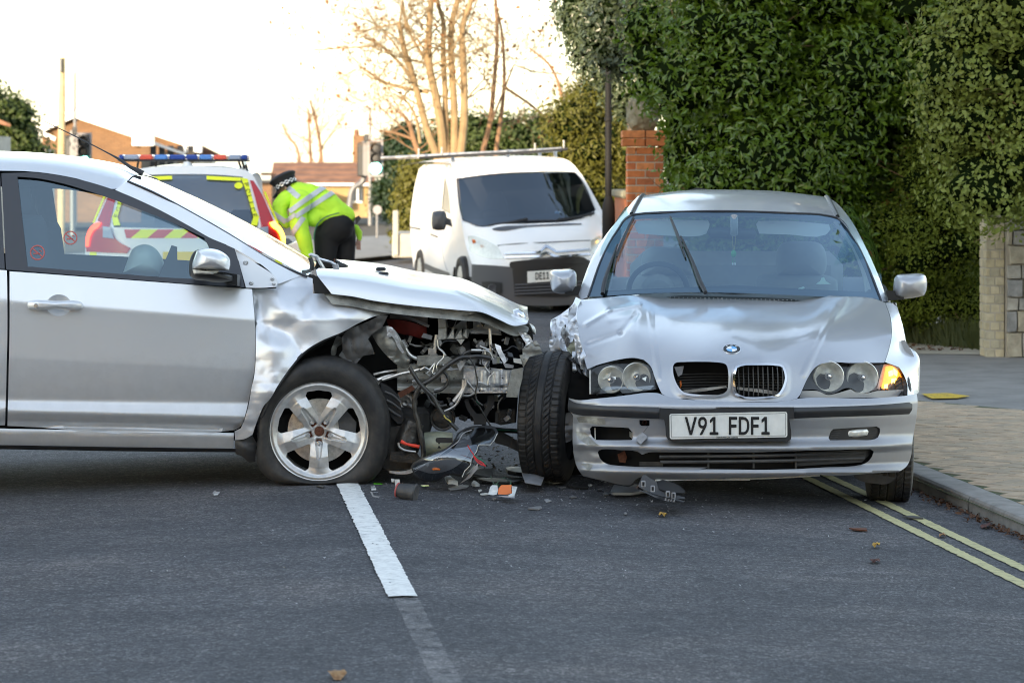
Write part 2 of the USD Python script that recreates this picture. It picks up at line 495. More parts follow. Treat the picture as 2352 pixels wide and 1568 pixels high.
def zroad(X, Y):
    q = (X - XC(Y)) / np.sqrt(1 + XC(Y, 1) ** 2)
    return ZR(np.clip(q, -3.2, 2.9))


def strip(q0, q1, y0, y1, nq, dy, z):
    """a sheet laid along the road; z = function of q"""
    q = np.linspace(q0, q1, nq + 1)
    y = np.linspace(y0, y1, max(2, int((y1 - y0) / dy) + 1))
    Q, Y = np.meshgrid(q, y)
    return flip(grid(RD(Q, Y, z(Q)))) if False else grid(RD(Q, Y, z(Q)))


M["asphalt"] = usdkit.material(stage, "/World/Looks/asphalt", {
    "g": ("geometry", {}), "p": ("principled_bsdf", {"roughness": 0.78, "specular_ior_level": 0.45}),
    "v": ("voronoi_texture", {"scale": 130.0}), "sc": ("separate_color", {}), "vr": ("rgb_ramp", {"ramp": [(0.0, (0.033, 0.034, 0.037)), (0.55, (0.062, 0.062, 0.067)), (0.85, (0.10, 0.099, 0.103)), (1.0, (0.19, 0.182, 0.178))]}),
    "n": ("noise_texture", {"scale": 0.9, "detail": 5.0, "roughness": 0.62}), "nr": ("rgb_ramp", {"ramp": [(0.3, (0.62, 0.64, 0.69)), (0.5, (0.92, 0.93, 0.96)), (0.7, (1.36, 1.27, 1.22))]}),
    "st": ("mapping", {"scale": (0.35, 2.2, 1.0)}), "n2": ("noise_texture", {"scale": 1.4, "detail": 6.0, "roughness": 0.7}), "nr2": ("rgb_ramp", {"ramp": [(0.3, (0.66, 0.67, 0.70)), (0.5, (0.95, 0.95, 0.95)), (0.7, (1.25, 1.22, 1.2))]}),
    "v2": ("voronoi_texture", {"scale": 38.0}), "sc2": ("separate_color", {}), "vr2": ("rgb_ramp", {"ramp": [(0.0, (0.70,) * 3), (0.5, (1.0,) * 3), (1.0, (1.32,) * 3)]}), "m3": ("mix_color", {"blend_type": "multiply", "fac": 1.0, "use_clamp": False}),
    "m1": ("mix_color", {"blend_type": "multiply", "fac": 1.0, "use_clamp": False}), "m2": ("mix_color", {"blend_type": "multiply", "fac": 1.0, "use_clamp": False}),
    "n3": ("noise_texture", {"scale": 260.0, "detail": 2.0}), "b1": ("bump", {"strength": 0.55, "distance": 0.006}), "b2": ("bump", {"strength": 0.5, "distance": 0.004})},
    [("g.position", "v.vector"), ("v.color", "sc.color"), ("sc.r", "vr.fac"), ("g.position", "n.vector"), ("n.fac", "nr.fac"), ("g.position", "st.vector"), ("st.vector", "n2.vector"), ("n2.fac", "nr2.fac"),
     ("vr.color", "m1.a"), ("nr.color", "m1.b"), ("m1.result", "m2.a"), ("nr2.color", "m2.b"), ("m2.result", "m3.a"), ("g.position", "v2.vector"), ("v2.color", "sc2.color"), ("sc2.r", "vr2.fac"), ("vr2.color", "m3.b"), ("m3.result", "p.base_color"), ("g.position", "n3.vector"),
     ("v.distance", "b1.height"), ("n3.fac", "b2.height"), ("b1.normal", "b2.normal"), ("b2.normal", "p.normal")], surface="p.BSDF")


def worn(name, col, gap, wear):
    """road paint, worn through to the asphalt in specks and patches"""
    M[name] = usdkit.material(stage, "/World/Looks/" + name, {
        "g": ("geometry", {}), "p": ("principled_bsdf", {"roughness": 0.7}), "n": ("noise_texture", {"scale": 22.0, "detail": 7.0, "roughness": 0.75}),
        "r": ("rgb_ramp", {"ramp": [(wear - 0.06, gap), (wear + 0.05, tuple(c * 0.8 for c in col)), (wear + 0.2, col)]}),
        "n2": ("noise_texture", {"scale": 250.0, "detail": 2.0}), "b": ("bump", {"strength": 0.3, "distance": 0.003})},
        [("g.position", "n.vector"), ("n.fac", "r.fac"), ("r.color", "p.base_color"), ("g.position", "n2.vector"), ("n2.fac", "b.height"), ("b.normal", "p.normal")], surface="p.BSDF")


worn("paint_white", (0.76, 0.755, 0.72), (0.16, 0.16, 0.16), 0.36)
worn("paint_yellow", (0.48, 0.44, 0.22), (0.14, 0.13, 0.10), 0.37)
M["paint_ghost"] = usdkit.material(stage, "/World/Looks/paint_ghost", {
    "g": ("geometry", {}), "p": ("principled_bsdf", {"base_color": (0.36, 0.34, 0.33), "roughness": 0.85}), "t": ("transparent_bsdf", {}), "m": ("mix_closure", {}),
    "n": ("noise_texture", {"scale": 9.0, "detail": 8.0, "roughness": 0.8}), "r": ("rgb_ramp", {"ramp": [(0.40, (0.0,) * 3), (0.55, (0.10,) * 3), (0.78, (0.32,) * 3)]})},
    [("g.position", "n.vector"), ("n.fac", "r.fac"), ("r.color", "m.fac"), ("t.BSDF", "m.closure1"), ("p.BSDF", "m.closure2")], surface="m.closure")
worn("paint_patch", (0.62, 0.42, 0.03), (0.10, 0.09, 0.07), 0.42)
mat("earth", (0.07, 0.055, 0.035), 0.95, dirt=(2, 0.4), bump=(8, 0.5, 0.05))
mat("tarmac_old", (0.20, 0.19, 0.175), 0.85, dirt=(3, 0.35), bump=(220, 0.5, 0.005), alt=(170, (0.26, 0.25, 0.235)))
mat("concrete", (0.36, 0.32, 0.25), 0.85, dirt=(2.2, 0.3), bump=(90, 0.3, 0.005))
mat("kerb_stone", (0.25, 0.235, 0.21), 0.8, dirt=(9, 0.4), bump=(160, 0.4, 0.003), alt=(150, (0.26, 0.25, 0.235)))
for i, c in enumerate([(0.42, 0.32, 0.215), (0.46, 0.34, 0.225), (0.37, 0.295, 0.205)]):
    mat("paver_%d" % i, c, 0.85, dirt=(12, 0.3), bump=(180, 0.4, 0.003))
mat("paver_joint", (0.06, 0.062, 0.03), 0.95, alt=(9, (0.05, 0.075, 0.02)), bump=(60, 0.5, 0.01))

part("ground", ([(-900, -300, -0.42), (900, -300, -0.42), (900, 1500, -0.42), (-900, 1500, -0.42)], [(0, 1, 2), (0, 2, 3)]), "earth", kind="structure", smooth=False, label="bare earth spreading beyond the road and gardens")
part("road", strip(-3.2, 2.9, -12, 125, 24, 1.0, ZR), "asphalt", kind="structure", smooth=True, label="dark grey asphalt road with worn blotches under the crashed cars")
part("left_pavement", strip(-9.5, -3.34, -12, 125, 2, 1.0, lambda q: -0.03 + 0 * q), "tarmac_old", kind="structure", smooth=False, label="tarmac pavement on the far side of the road, by the police car")
part("left_kerb", strip(-3.36, -3.2, -12, 125, 1, 1.0, lambda q: np.where(q < -3.3, -0.03, -0.035)), "kerb_stone", kind="structure", smooth=False, label="low kerb edge along the police car's side of the road")
part("tarmac_footway", strip(3.0, 40, -12, 125, 6, 2.0, lambda q: -0.038 + 0 * q), "tarmac_old", kind="structure", smooth=False, label="old tarmac crossing between the block paving and the gateway")
part("driveway", grid(np.array([[(1.6, 24.6, -0.033), (4.2, 24.25, -0.033), (12, 23.8, -0.033)], [(1.2, 32, -0.033), (4.5, 32, -0.033), (12, 32, -0.033)]])), "concrete", kind="structure", smooth=False, label="pale concrete apron in front of the ivy and shrubs")

# painted markings: centre dash, its worn ghost, double yellow lines
def dash(name, q0, q1, y0, y1, m, label, dz=0.004, n=None):
    q = np.linspace(q0, q1, 5)
    y = np.linspace(y0, y1, n or max(8, int((y1 - y0) * 40)))
    Q, Y = np.meshgrid(q, y)
    Q = Q.copy()
    Q[:, 0] += RNG.normal(0, 0.0022, len(y)); Q[:, -1] += RNG.normal(0, 0.0022, len(y))
    P = RD(Q, Y, ZR(Q) + dz)
    part(name, grid(P), m, kind="structure", smooth=True, label=label)


dash("centre_line_marking", -0.052, 0.052, 10.06, 14.4, "paint_white", "white painted dash that runs under the flat tyre of the hatchback")
dash("worn_line_marking", -0.035, 0.05, 5.5, 10.02, "paint_ghost", "faded grey trace of an old line, nearest the camera")
dash("yellow_line_marking", 2.405, 2.465, 4, 21, "paint_yellow", "yellow line of the pair that lies farther from the kerb")
dash("yellow_line_marking", 2.545, 2.605, 4, 21, "paint_yellow", "yellow line of the pair that lies nearer the kerb")

# kerbstones, one by one
kerb = thing("kerb", "row of grey concrete kerbstones between the double yellow lines and the paving", "kerb", RD(2.97, 12, -0.1))
yk = 5.0
while yk < 24:
    y1k = yk + 0.905
    prof = [(2.9, -0.2), (2.9, -0.047), (2.908, -0.036), (2.925, -0.031), (3.038, -0.0305), (3.04, -0.2)]
    rows = np.array([[RD(q, y, z) for q, z in prof] for y in (yk, yk + 0.006, y1k - 0.006, y1k)])
    rows[0, 1:5] += (0, 0, -0.004); rows[-1, 1:5] += (0, 0, -0.004)
    part("kerbstone", flip(grid(rows)), "kerb_stone", kerb, smooth=35)
    yk += 0.915
part("kerb_face", join(strip(2.895, 2.9, 24, 120, 1, 1.0, lambda q: np.where(q < 2.898, -0.2, -0.036)), strip(2.9, 3.02, 24, 120, 1, 1.0, lambda q: -0.036 + 0 * q)), "kerb_stone", kerb, smooth=False)
part("kerb_bed", strip(2.89, 3.05, -12, 24, 2, 1.0, lambda q: -0.06 + 0 * q), "paver_joint", kerb, smooth=False)

# block paving: herringbone blocks near the kerb, one by one, on a mossy bed
bed = thing("block_paving", "weathered buff block paving beside the kerb with mossy joints", "paving", RD(3.6, 16, -0.04))
A_, B_ = np.array([1.62, 20.9]), np.array([8.0, 12.0])
poly = np.array([RD(3.045, y)[:2] for y in np.arange(3, 20.6, 0.5)] + [tuple(A_), tuple(B_), (8.0, 3.0)])
pv, pf = tri_poly(poly, 0.6)
part("paving_bed", (np.c_[pv, np.full(len(pv), -0.0375)], pf), "paver_joint", bed, smooth=False)
PP = Polygon(poly).buffer(-0.008)
e1 = np.array([-0.1092, 0.994]); ang = math.atan2(e1[1], e1[0]) + math.pi / 4
R2 = np.array([[math.cos(ang), -math.sin(ang)], [math.sin(ang), math.cos(ang)]])
pl_ = []
L_, W_ = 0.2, 0.1
for a in range(-110, 111):
    for b in range(-60, 61):
        for dx, dy, w, h in ((0, 0, L_, W_), (0, -0.1, W_, -L_)):
            u = a * 0.1 + b * 0.2 + dx * 0
            # herringbone: pairs shifted along the diagonal
            ox, oy = a * W_ + b * 2 * L_, a * W_
            rx0, ry0 = (ox, oy) if (w, h) == (L_, W_) else (ox + L_, oy - W_)
            ww, hh = (L_, W_) if (w, h) == (L_, W_) else (W_, L_)
            c = R2 @ np.array([rx0 + ww / 2, ry0 + hh / 2]) + np.array([3.5, 13.0])
            if -2 < c[0] < 8 and 2.5 < c[1] < 21 and PP.contains(shapely.Point(c)):
                pl_.append((c, ww, hh))
vis = sorted(pl_, key=lambda t: (0 if (t[0][0] / t[0][1]) < 0.186 else 1, t[0][1]))
far = []
for k, (c, ww, hh) in enumerate(vis):
    dz = RNG.normal(0, 0.0012)
    m = box((0, 0, 0), (ww - 0.006, hh - 0.006, 0.06), 0.004)
    v = m[0].copy(); v[:, :2] = v[:, :2] @ R2.T + c; v[:, 2] += -0.064 + dz + v[:, 0] * 0
    cut = np.array([PP.contains(shapely.Point(*q)) for q in v[:, :2]])
    if not cut.all():
        for i in np.nonzero(~cut)[0]:
            g = shapely.ops.nearest_points(PP, shapely.Point(*v[i, :2]))[0] if hasattr(shapely, "ops") else PP.exterior.interpolate(PP.exterior.project(shapely.Point(*v[i, :2])))
            v[i, :2] = (g.x, g.y)
    if k < 290:
        part("paver", (v, m[1]), "paver_%d" % RNG.integers(3), bed, smooth=False)
    else:
        far.append((v, m[1]))
part("paver_field", join(far), "paver_1", bed, smooth=False, kind="stuff")
patch = U([2118, 2180, 2228, 2150], [906, 904.5, 911, 917], 1.0)
pp = np.array([[(-0.5 + (x - CX) / FP * 0, 0)] for x in (0,)])
pts = [((x - CX) / FP * (EYE + 0.03) * FP / (y - HZ), (EYE + 0.03) * FP / (y - HZ)) for x, y in ((2116, 905), (2175, 903), (2228, 910), (2200, 915), (2140, 916))]
v2, f2 = tri_poly(np.array(pts), 0.1)
part("yellow_patch_marking", (np.c_[v2, np.full(len(v2), -0.0265)], f2), "paint_patch", kind="structure", smooth=False, label="small rectangle of bright yellow paint at the edge of the block paving")

# ================================================================ foliage
def leaf_cloud(P, N, size, aspect=0.42, jitter=0.8, rng=RNG, fold=0.18, quad=False, up=0.0):
    """leaves at P, lying roughly across the outward direction N"""
    n = len(P)
    L = size * rng.uniform(0.5, 1.35, n)[:, None]
    nn = N + rng.normal(0, jitter, (n, 3)) * 0.6 + [0, 0, up]
    nn /= np.linalg.norm(nn, axis=1, keepdims=True)
    t = rng.normal(0, 1, (n, 3)); t -= nn * (t * nn).sum(1, keepdims=True); t /= np.linalg.norm(t, axis=1, keepdims=True)
    b = np.cross(nn, t)
    W = L * aspect * 0.5
    if quad:
        v = np.stack([P - t * L / 2, P + b * W + nn * L * 0.06, P + t * L / 2, P - b * W + nn * L * 0.06], 1)
        f = np.array([[0, 2, 1], [0, 3, 2]])
        k = 4
    else:
        v = np.stack([P - t * L / 2, P - t * L * 0.02 + b * W + nn * L * fold * 0.5, P - t * L * 0.02 - b * W + nn * L * fold * 0.5, P + t * L / 2 - nn * L * 0.10, P + nn * 0, ], 1)
        f = np.array([[0, 4, 1], [0, 2, 4], [1, 4, 3], [2, 3, 4]])
        k = 5
    F_ = (np.arange(n)[:, None, None] * k + f[None]).reshape(-1, 3)
    return v.reshape(-1, 3), F_


def blob_points(blobs, n, rng, shell=0.22, cull=True, back=False, gaps=None):
    """points on the skins of overlapping lumps (cx, cy, cz, rx, ry, rz)"""
    B = np.asarray(blobs, float)
    area = (B[:, 3] * B[:, 4] + B[:, 3] * B[:, 5] + B[:, 4] * B[:, 5])
    idx = rng.choice(len(B), n, p=area / area.sum())
    d = rng.normal(0, 1, (n, 3)); d /= np.linalg.norm(d, axis=1, keepdims=True)
    s = 1 + rng.normal(0, shell * 0.45, n) - np.abs(rng.normal(0, shell * 0.4, n))
    w = meshkit.noise(d * 3.1 + idx[:, None] * 7.3, 3)
    s = s * (0.86 + 0.3 * w)
    P = B[idx, :3] + d * B[idx, 3:] * s[:, None]
    N = d / B[idx, 3:]; N /= np.linalg.norm(N, axis=1, keepdims=True)
    keep = np.ones(n, bool)
    if cull:
        for j in range(len(B)):
            r = (((P - B[j, :3]) / B[j, 3:]) ** 2).sum(1)
            keep &= ~((r < 0.5) & (idx != j))
    if not back:
        keep &= (N[:, 1] < 0.45)
    if gaps:
        keep &= (meshkit.fbm(P * gaps[0] + 3.3, 2, 9) > gaps[1]) | (rng.random(n) < 0.3)
    return P[keep], N[keep]


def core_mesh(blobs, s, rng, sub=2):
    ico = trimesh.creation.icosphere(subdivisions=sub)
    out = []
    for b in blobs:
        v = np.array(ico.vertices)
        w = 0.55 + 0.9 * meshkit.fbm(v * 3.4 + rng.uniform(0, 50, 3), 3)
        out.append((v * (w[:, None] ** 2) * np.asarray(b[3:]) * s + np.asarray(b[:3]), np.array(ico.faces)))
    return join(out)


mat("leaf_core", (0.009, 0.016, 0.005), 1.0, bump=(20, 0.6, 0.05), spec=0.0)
mat("bark", (0.13, 0.10, 0.07), 0.9, dirt=(7, 0.5), bump=(25, 0.6, 0.02))
mat("bark_pale", (0.27, 0.19, 0.10), 0.85, dirt=(5, 0.35), bump=(25, 0.5, 0.02))
mat("bark_rust", (0.24, 0.14, 0.075), 0.9, dirt=(7, 0.4), bump=(25, 0.5, 0.02))
leaf_mat("leaf_laurel", [(0.090, 0.154, 0.010), (0.181, 0.235, 0.019), (0.272, 0.307, 0.027), (0.363, 0.367, 0.029), (0.600, 0.490, 0.040)], 0.3, 0.3, 0.6)
leaf_mat("leaf_ivy", [(0.083, 0.139, 0.016), (0.140, 0.203, 0.027), (0.211, 0.257, 0.034), (0.337, 0.313, 0.054)], 0.45, 0.25, 0.4)
leaf_mat("leaf_small", [(0.132, 0.177, 0.019), (0.220, 0.271, 0.029), (0.308, 0.332, 0.034), (0.440, 0.353, 0.046), (0.220, 0.292, 0.029)], 0.55, 0.3, 0.3)
leaf_mat("leaf_oak", [(0.180, 0.218, 0.038), (0.281, 0.312, 0.054), (0.384, 0.395, 0.068), (0.487, 0.458, 0.100)], 0.48, 0.3, 0.4)
leaf_mat("leaf_holm", [(0.058, 0.078, 0.036), (0.096, 0.117, 0.056), (0.154, 0.164, 0.082), (0.211, 0.203, 0.118)], 0.35, 0.15, 0.6)
leaf_mat("leaf_gold", [(0.10, 0.10, 0.012), (0.20, 0.17, 0.018), (0.30, 0.24, 0.025), (0.14, 0.14, 0.02)], 0.55, 0.35)
leaf_mat("leaf_hedge", [(0.05, 0.075, 0.014), (0.09, 0.115, 0.02), (0.13, 0.13, 0.025)], 0.55, 0.3)
leaf_mat("leaf_dark", [(0.02, 0.045, 0.02), (0.04, 0.075, 0.03), (0.06, 0.09, 0.03)], 0.55, 0.25)
leaf_mat("leaf_rust", [(0.25, 0.10, 0.03), (0.35, 0.16, 0.05), (0.42, 0.22, 0.08)], 0.7, 0.4)
leaf_mat("leaf_fallen", [(0.10, 0.045, 0.02), (0.20, 0.10, 0.035), (0.30, 0.17, 0.06), (0.07, 0.035, 0.02)], 0.8, 0.1)
leaf_mat("grass_blade", [(0.06, 0.075, 0.02), (0.10, 0.12, 0.03), (0.18, 0.14, 0.06), (0.08, 0.11, 0.025)], 0.6, 0.3)


def px_blobs(items):
    """lumps given by picture position, distance and radius"""
    return [(*U(x, y, d), r * 1.0, r * dy, r * dz) for x, y, d, r, dy, dz in items]


def bush(name, label, cat, blobs, n, size, leafm, rng, aspect=0.42, quad=False, base=None, core=0.62, stems=(), group=None, up=0.25, shell=0.22, back=False, jitter=0.8, gaps=None, twigs=0):
    B = np.asarray(blobs)
    loc = base if base is not None else (B[:, 0].mean(), B[:, 1].mean(), -0.03)
    t = thing(name, label, cat, loc, group)
    P, N = blob_points(B, n, rng, shell, back=back, gaps=gaps)
    part("foliage", leaf_cloud(P, N, size, aspect, jitter, rng, quad=quad, up=up), leafm, t, smooth=False, kind="stuff")
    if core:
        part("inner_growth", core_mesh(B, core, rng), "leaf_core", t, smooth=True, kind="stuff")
    if twigs:
        i = rng.choice(len(P), twigs)
        part("twigs", join([tube([P[k] - N[k] * .15, P[k] + N[k] * .06, P[k] + N[k] * .17 + rng.normal(0, .06, 3) + [0, 0, .05]], [.006, .0045, .002], 4, 2, False) for k in i]), "bark_rust", t, smooth=True, kind="stuff")
    for s in stems:
        part("trunk", tube(*s[:2], n=8), s[2] if len(s) > 2 else "bark", t)
    return t


r1 = np.random.default_rng(5)
# big cherry-laurel hedge
bl = []
for i in range(140):
    x = r1.uniform(1475, 2260); y = r1.uniform(-230, 560)
    if x < 1645 and y > 225: continue
    if x < 1560: continue
    if x > 1990 and y > 330 and r1.random() < 0.8: continue
    d = 25.4 + 1.2 * r1.random() + max(0, (1560 - x) / 100) * 0.6
    rr = r1.uniform(0.22, 0.6)
    bl.append((x, y, d, rr, 0.8, 0.9))
for i in range(30):
    bl.append((r1.uniform(1920, 2230), r1.uniform(60, 420), 26.7 + 0.5 * r1.random(), 0.5, 0.7, 0.9))
for x, y, r_ in ((1545, 235, .2), (1560, 270, .2), (1572, 315, .2), (1580, 360, .22), (1590, 410, .22), (1605, 460, .22), (1500, 200, .22), (1490, 140, .25), (1480, 60, .25), (1520, 170, .3), (1630, 500, .3), (1690, 520, .3)):
    bl.append((x, y, 26.8, r_, 0.9, 1.0))
for x, y in ((1560, 330), (1570, 390), (1575, 450), (1600, 300), (1610, 400)):
    bl.append((x, y, 29.2, .3, 0.9, 1.0))
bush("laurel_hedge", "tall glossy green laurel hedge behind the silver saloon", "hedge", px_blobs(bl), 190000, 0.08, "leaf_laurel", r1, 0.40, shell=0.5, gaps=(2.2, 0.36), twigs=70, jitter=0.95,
     stems=[(U([1925, 1928, 1930], [760, 200, -250], 26.6), [0.09, 0.07, 0.06])])
bl = []
for i in range(60):
    x = r1.uniform(1640, 2090); y = r1.uniform(380, 745)
    bl.append((x, y, 26.9 - 0.7 * (y - 380) / 365 + 0.5 * r1.random(), r1.uniform(0.25, 0.42), 0.7, 1.0))
bush("ivy", "dark ivy hanging low below the laurel hedge, behind the saloon's mirror", "ivy", px_blobs(bl), 60000, 0.062, "leaf_ivy", r1, 0.8, shell=0.4, gaps=(2.5, 0.34))
bl = []
for i in range(80):
    x = r1.uniform(2040, 2262); y = r1.uniform(350, 735)
    if x < 2100 and y < 440: continue
    bl.append((x, y, 25.3 + 0.7 * r1.random() + (0.4 if y > 600 else 0), r1.uniform(0.14, 0.30), 0.9, 0.9))
for x, y in ((2240, 700), (2245, 640), (2245, 590), (2250, 530), (2235, 735)):
    bl.append((x, y, 26.6, .3, .9, 1))
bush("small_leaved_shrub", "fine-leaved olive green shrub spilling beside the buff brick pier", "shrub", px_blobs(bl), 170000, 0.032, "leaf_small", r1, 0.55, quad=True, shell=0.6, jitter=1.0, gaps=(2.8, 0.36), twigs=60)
bl = []
for i in range(110):
    x = r1.uniform(2200, 2520); y = r1.uniform(-220, 440)
    if x < 2240 and (y < 60 or r1.random() < 0.4): continue
    d = 22.4 + 0.9 * r1.random()
    bl.append((x, y, d, r1.uniform(0.17, 0.42), 0.9, 0.9))
for x, y in ((2180, 200), (2170, 260), (2190, 320), (2300, 440), (2330, 430), (2260, 400), (2245, 330), (2225, 280)):
    bl.append((x, y, 22.9, 0.25, 0.9, 1))
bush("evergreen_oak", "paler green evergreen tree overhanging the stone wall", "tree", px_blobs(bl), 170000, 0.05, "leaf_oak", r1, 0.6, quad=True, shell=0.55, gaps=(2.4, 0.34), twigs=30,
     stems=[(np.array([(4.9, 23.6, -0.03), (4.85, 23.5, 1.5), (4.7, 23.2, 3.5)]), [0.14, 0.12, 0.08])])
bl = []
for i in range(46):
    x = r1.uniform(1335, 1520); y = r1.uniform(-230, 225)
    if x < 1375 and y > 120: continue
    if y > 170 and x < 1420: continue
    bl.append((x, y, 30 + 1.2 * r1.random(), r1.uniform(0.22, 0.42), 0.9, 0.9))
for x, y in ((1440, 235), (1470, 250), (1430, 200), (1325, 60), (1322, 10), (1340, 110), (1395, 150)):
    bl.append((x, y, 30.5, 0.2, 0.9, 1))
for x, y in ((1395, 130), (1405, 85), (1385, 50), (1400, 10), (1390, -40), (1425, 150), (1370, 90)):
    bl.append((x, y, 28.0, 0.17, 0.9, 1))
bush("holm_oak", "grey-green evergreen tree above the black lamp post", "tree", px_blobs(bl), 55000, 0.065, "leaf_holm", r1, 0.5, quad=True, shell=0.5, core=0.6,
     stems=[(U([1475, 1470, 1462, 1450], [430, 300, 150, -200], 31), [0.16, 0.14, 0.11, 0.07])])
bl = []
for i in range(60):
    x = r1.uniform(1300, 1450); y = r1.uniform(215, 520)
    if y < 260 and x < 1320: continue
    bl.append((x, y, 41 + 1.5 * r1.random(), r1.uniform(0.24, 0.42), 0.9, 0.9))
bush("golden_conifer", "sunlit golden-green conifer behind the white van's roof and the lamp post", "tree", px_blobs(bl), 60000, 0.085, "leaf_gold", r1, 0.4, quad=True, shell=0.55, jitter=1.1)
bl = [(x, y, 62 + r1.random(), 0.75, 0.9, 0.9) for x in range(1050, 1400, 32) for y in (325, 385, 450)]
bush("clipped_hedge", "long sunlit garden hedge beyond the bare trees", "hedge", px_blobs(bl), 42000, 0.11, "leaf_hedge", r1, 0.5, quad=True, shell=0.3)
bl = [(r1.uniform(880, 1000), r1.uniform(305, 480), 86 + r1.random(), r1.uniform(0.4, 0.6), 0.9, 1.1) for i in range(50)]
bush("ivy_clad_tree", "dark green ivy-covered tree beside the white van's rear", "tree", px_blobs(bl), 30000, 0.10, "leaf_dark", r1, 0.6, quad=True, shell=0.5)
bl = [(r1.uniform(925, 970), r1.uniform(395, 545), 54 + r1.random(), r1.uniform(0.18, 0.30), 0.9, 1.1) for i in range(14)]
bush("autumn_shrub", "yellow and rust coloured shrub by the white van's rear corner", "shrub", px_blobs(bl), 9000, 0.09, "leaf_gold", r1, 0.6, quad=True, shell=0.6, core=0.5)
bl = [(r1.uniform(-60, 62 - max(0, 300 - y) * 0.4), y, 70 + r1.random(), r1.uniform(0.4, 0.7), 0.9, 1.0) for y in r1.uniform(205, 420, 34)]
bush("tall_conifer", "dark green and yellow conifer above the hatchback's roof", "tree", px_blobs(bl), 26000, 0.14, "leaf_hedge", r1, 0.5, quad=True, shell=0.55)
P = U(r1.uniform(1650, 2100, 60), r1.uniform(330, 740, 60), 25.75 + r1.uniform(0, .5, 60))
part("withered_leaves", leaf_cloud(P, np.tile([0, -1.0, .3], (60, 1)), 0.07, 0.6, 0.7, r1), "leaf_rust", smooth=False, kind="stuff", label="scattered orange withered leaves caught in the ivy")
# grass verge and fallen leaves at the foot of the shrubs and in the gutter
gx = r1.uniform(0, 1, 2600)
gp = np.stack([2.6 + 1.6 * gx, 27.2 - 2.3 * gx ** 2 + r1.normal(0, 0.22, len(gx)), np.full(len(gx), -0.033)], 1)
h = r1.uniform(0.04, 0.22, len(gp)) * (0.5 + gx)
lean = r1.normal(0, 0.05, (len(gp), 2))
v = np.stack([gp + [-0.008, 0, 0], gp + [0.008, 0, 0], gp + np.c_[lean, h]], 1).reshape(-1, 3)
part("grass", (v, np.arange(len(v)).reshape(-1, 3)), "grass_blade", smooth=False, kind="stuff", label="rough grass tufts at the foot of the fine-leaved shrub")
P = np.stack([r1.uniform(2.3, 4.0, 380), r1.uniform(24.8, 27.6, 380), np.full(380, -0.026)], 1)
part("leaf_litter", leaf_cloud(P, np.tile([0, 0, 1.0], (380, 1)), 0.06, 0.6, 0.4, r1), "leaf_fallen", smooth=False, kind="stuff", label="brown fallen leaves scattered in front of the ivy")
yl = r1.uniform(9.8, 14.2, 420); ql = 2.89 - np.abs(r1.normal(0, 0.05, 420))
P = RD(ql, yl, ZR(ql) + 0.012)
part("gutter_litter", leaf_cloud(P, np.tile([0, 0, 1.0], (420, 1)), 0.032, 0.5, 0.7, r1), "leaf_fallen", smooth=False, kind="stuff", label="brown leaf debris gathered in the gutter along the kerb")

# ================================================================ garden piers and walls
for i, c in enumerate([(0.52, 0.17, 0.055), (0.46, 0.14, 0.05), (0.58, 0.22, 0.08), (0.40, 0.13, 0.05)]):
    mat("red_brick_%d" % i, c, 0.85, dirt=(14, 0.35), bump=(70, 0.4, 0.006))
for i, c in enumerate([(0.46, 0.40, 0.26), (0.50, 0.44, 0.30), (0.42, 0.38, 0.27)]):
    mat("buff_brick_%d" % i, c, 0.85, dirt=(10, 0.3), bump=(70, 0.4, 0.006))
for i, c in enumerate([(0.33, 0.32, 0.29), (0.38, 0.36, 0.31), (0.29, 0.29, 0.28), (0.40, 0.36, 0.27)]):
    mat("wall_stone_%d" % i, c, 0.9, dirt=(9, 0.45), bump=(24, 0.7, 0.02))
mat("mortar", (0.36, 0.33, 0.27), 0.95, bump=(80, 0.4, 0.005))
mat("lichen_stone", (0.17, 0.15, 0.10), 0.95, alt=(7, (0.27, 0.26, 0.19)), bump=(16, 0.8, 0.03))


def pier(name, label, x0, x1, y0, y1, z0, z1, brick, nmat, stretch, cap=None):
    t = thing(name, label, "brick pier", ((x0 + x1) / 2, (y0 + y1) / 2, z0))
    part("mortar_core", box(((x0 + x1) / 2, (y0 + y1) / 2, (z0 + z1) / 2), (x1 - x0 - 0.016, y1 - y0 - 0.016, z1 - z0 - 0.01)), "mortar", t, smooth=False)
    k, z = 0, z0
    while z < z1 - 0.03:
        hgt = 0.0645
        for (ax, s0, s1, w0, w1) in (("x", x0, x1, y0, y0 + 0.1), ("y", y0 + 0.1, y1, x0, x0 + 0.1), ("y", y0 + 0.1, y1, x1 - 0.1, x1)):
            n = max(1, round((s1 - s0) / stretch))
            cuts = list(np.linspace(s0, s1, n + 1))
            if k % 2:
                d = (s1 - s0) / n / 2
                cuts = [s0] + [s0 + d + i * 2 * d for i in range(n)] + [s1]
            for a, b in zip(cuts[:-1], cuts[1:]):
                o = RNG.normal(0, 0.0015)
                c = ((a + b) / 2, (w0 + w1) / 2 + o, z + hgt / 2) if ax == "x" else ((w0 + w1) / 2 + o, (a + b) / 2, z + hgt / 2)
                s = (b - a - 0.009, w1 - w0 - 0.006, hgt) if ax == "x" else (w1 - w0 - 0.006, b - a - 0.009, hgt)
                part("brick", box(c, s, 0.004), "%s_%d" % (brick, RNG.integers(nmat)), t, smooth=False)
        z += 0.075; k += 1
    if cap:
        cap(t, z)
    return t


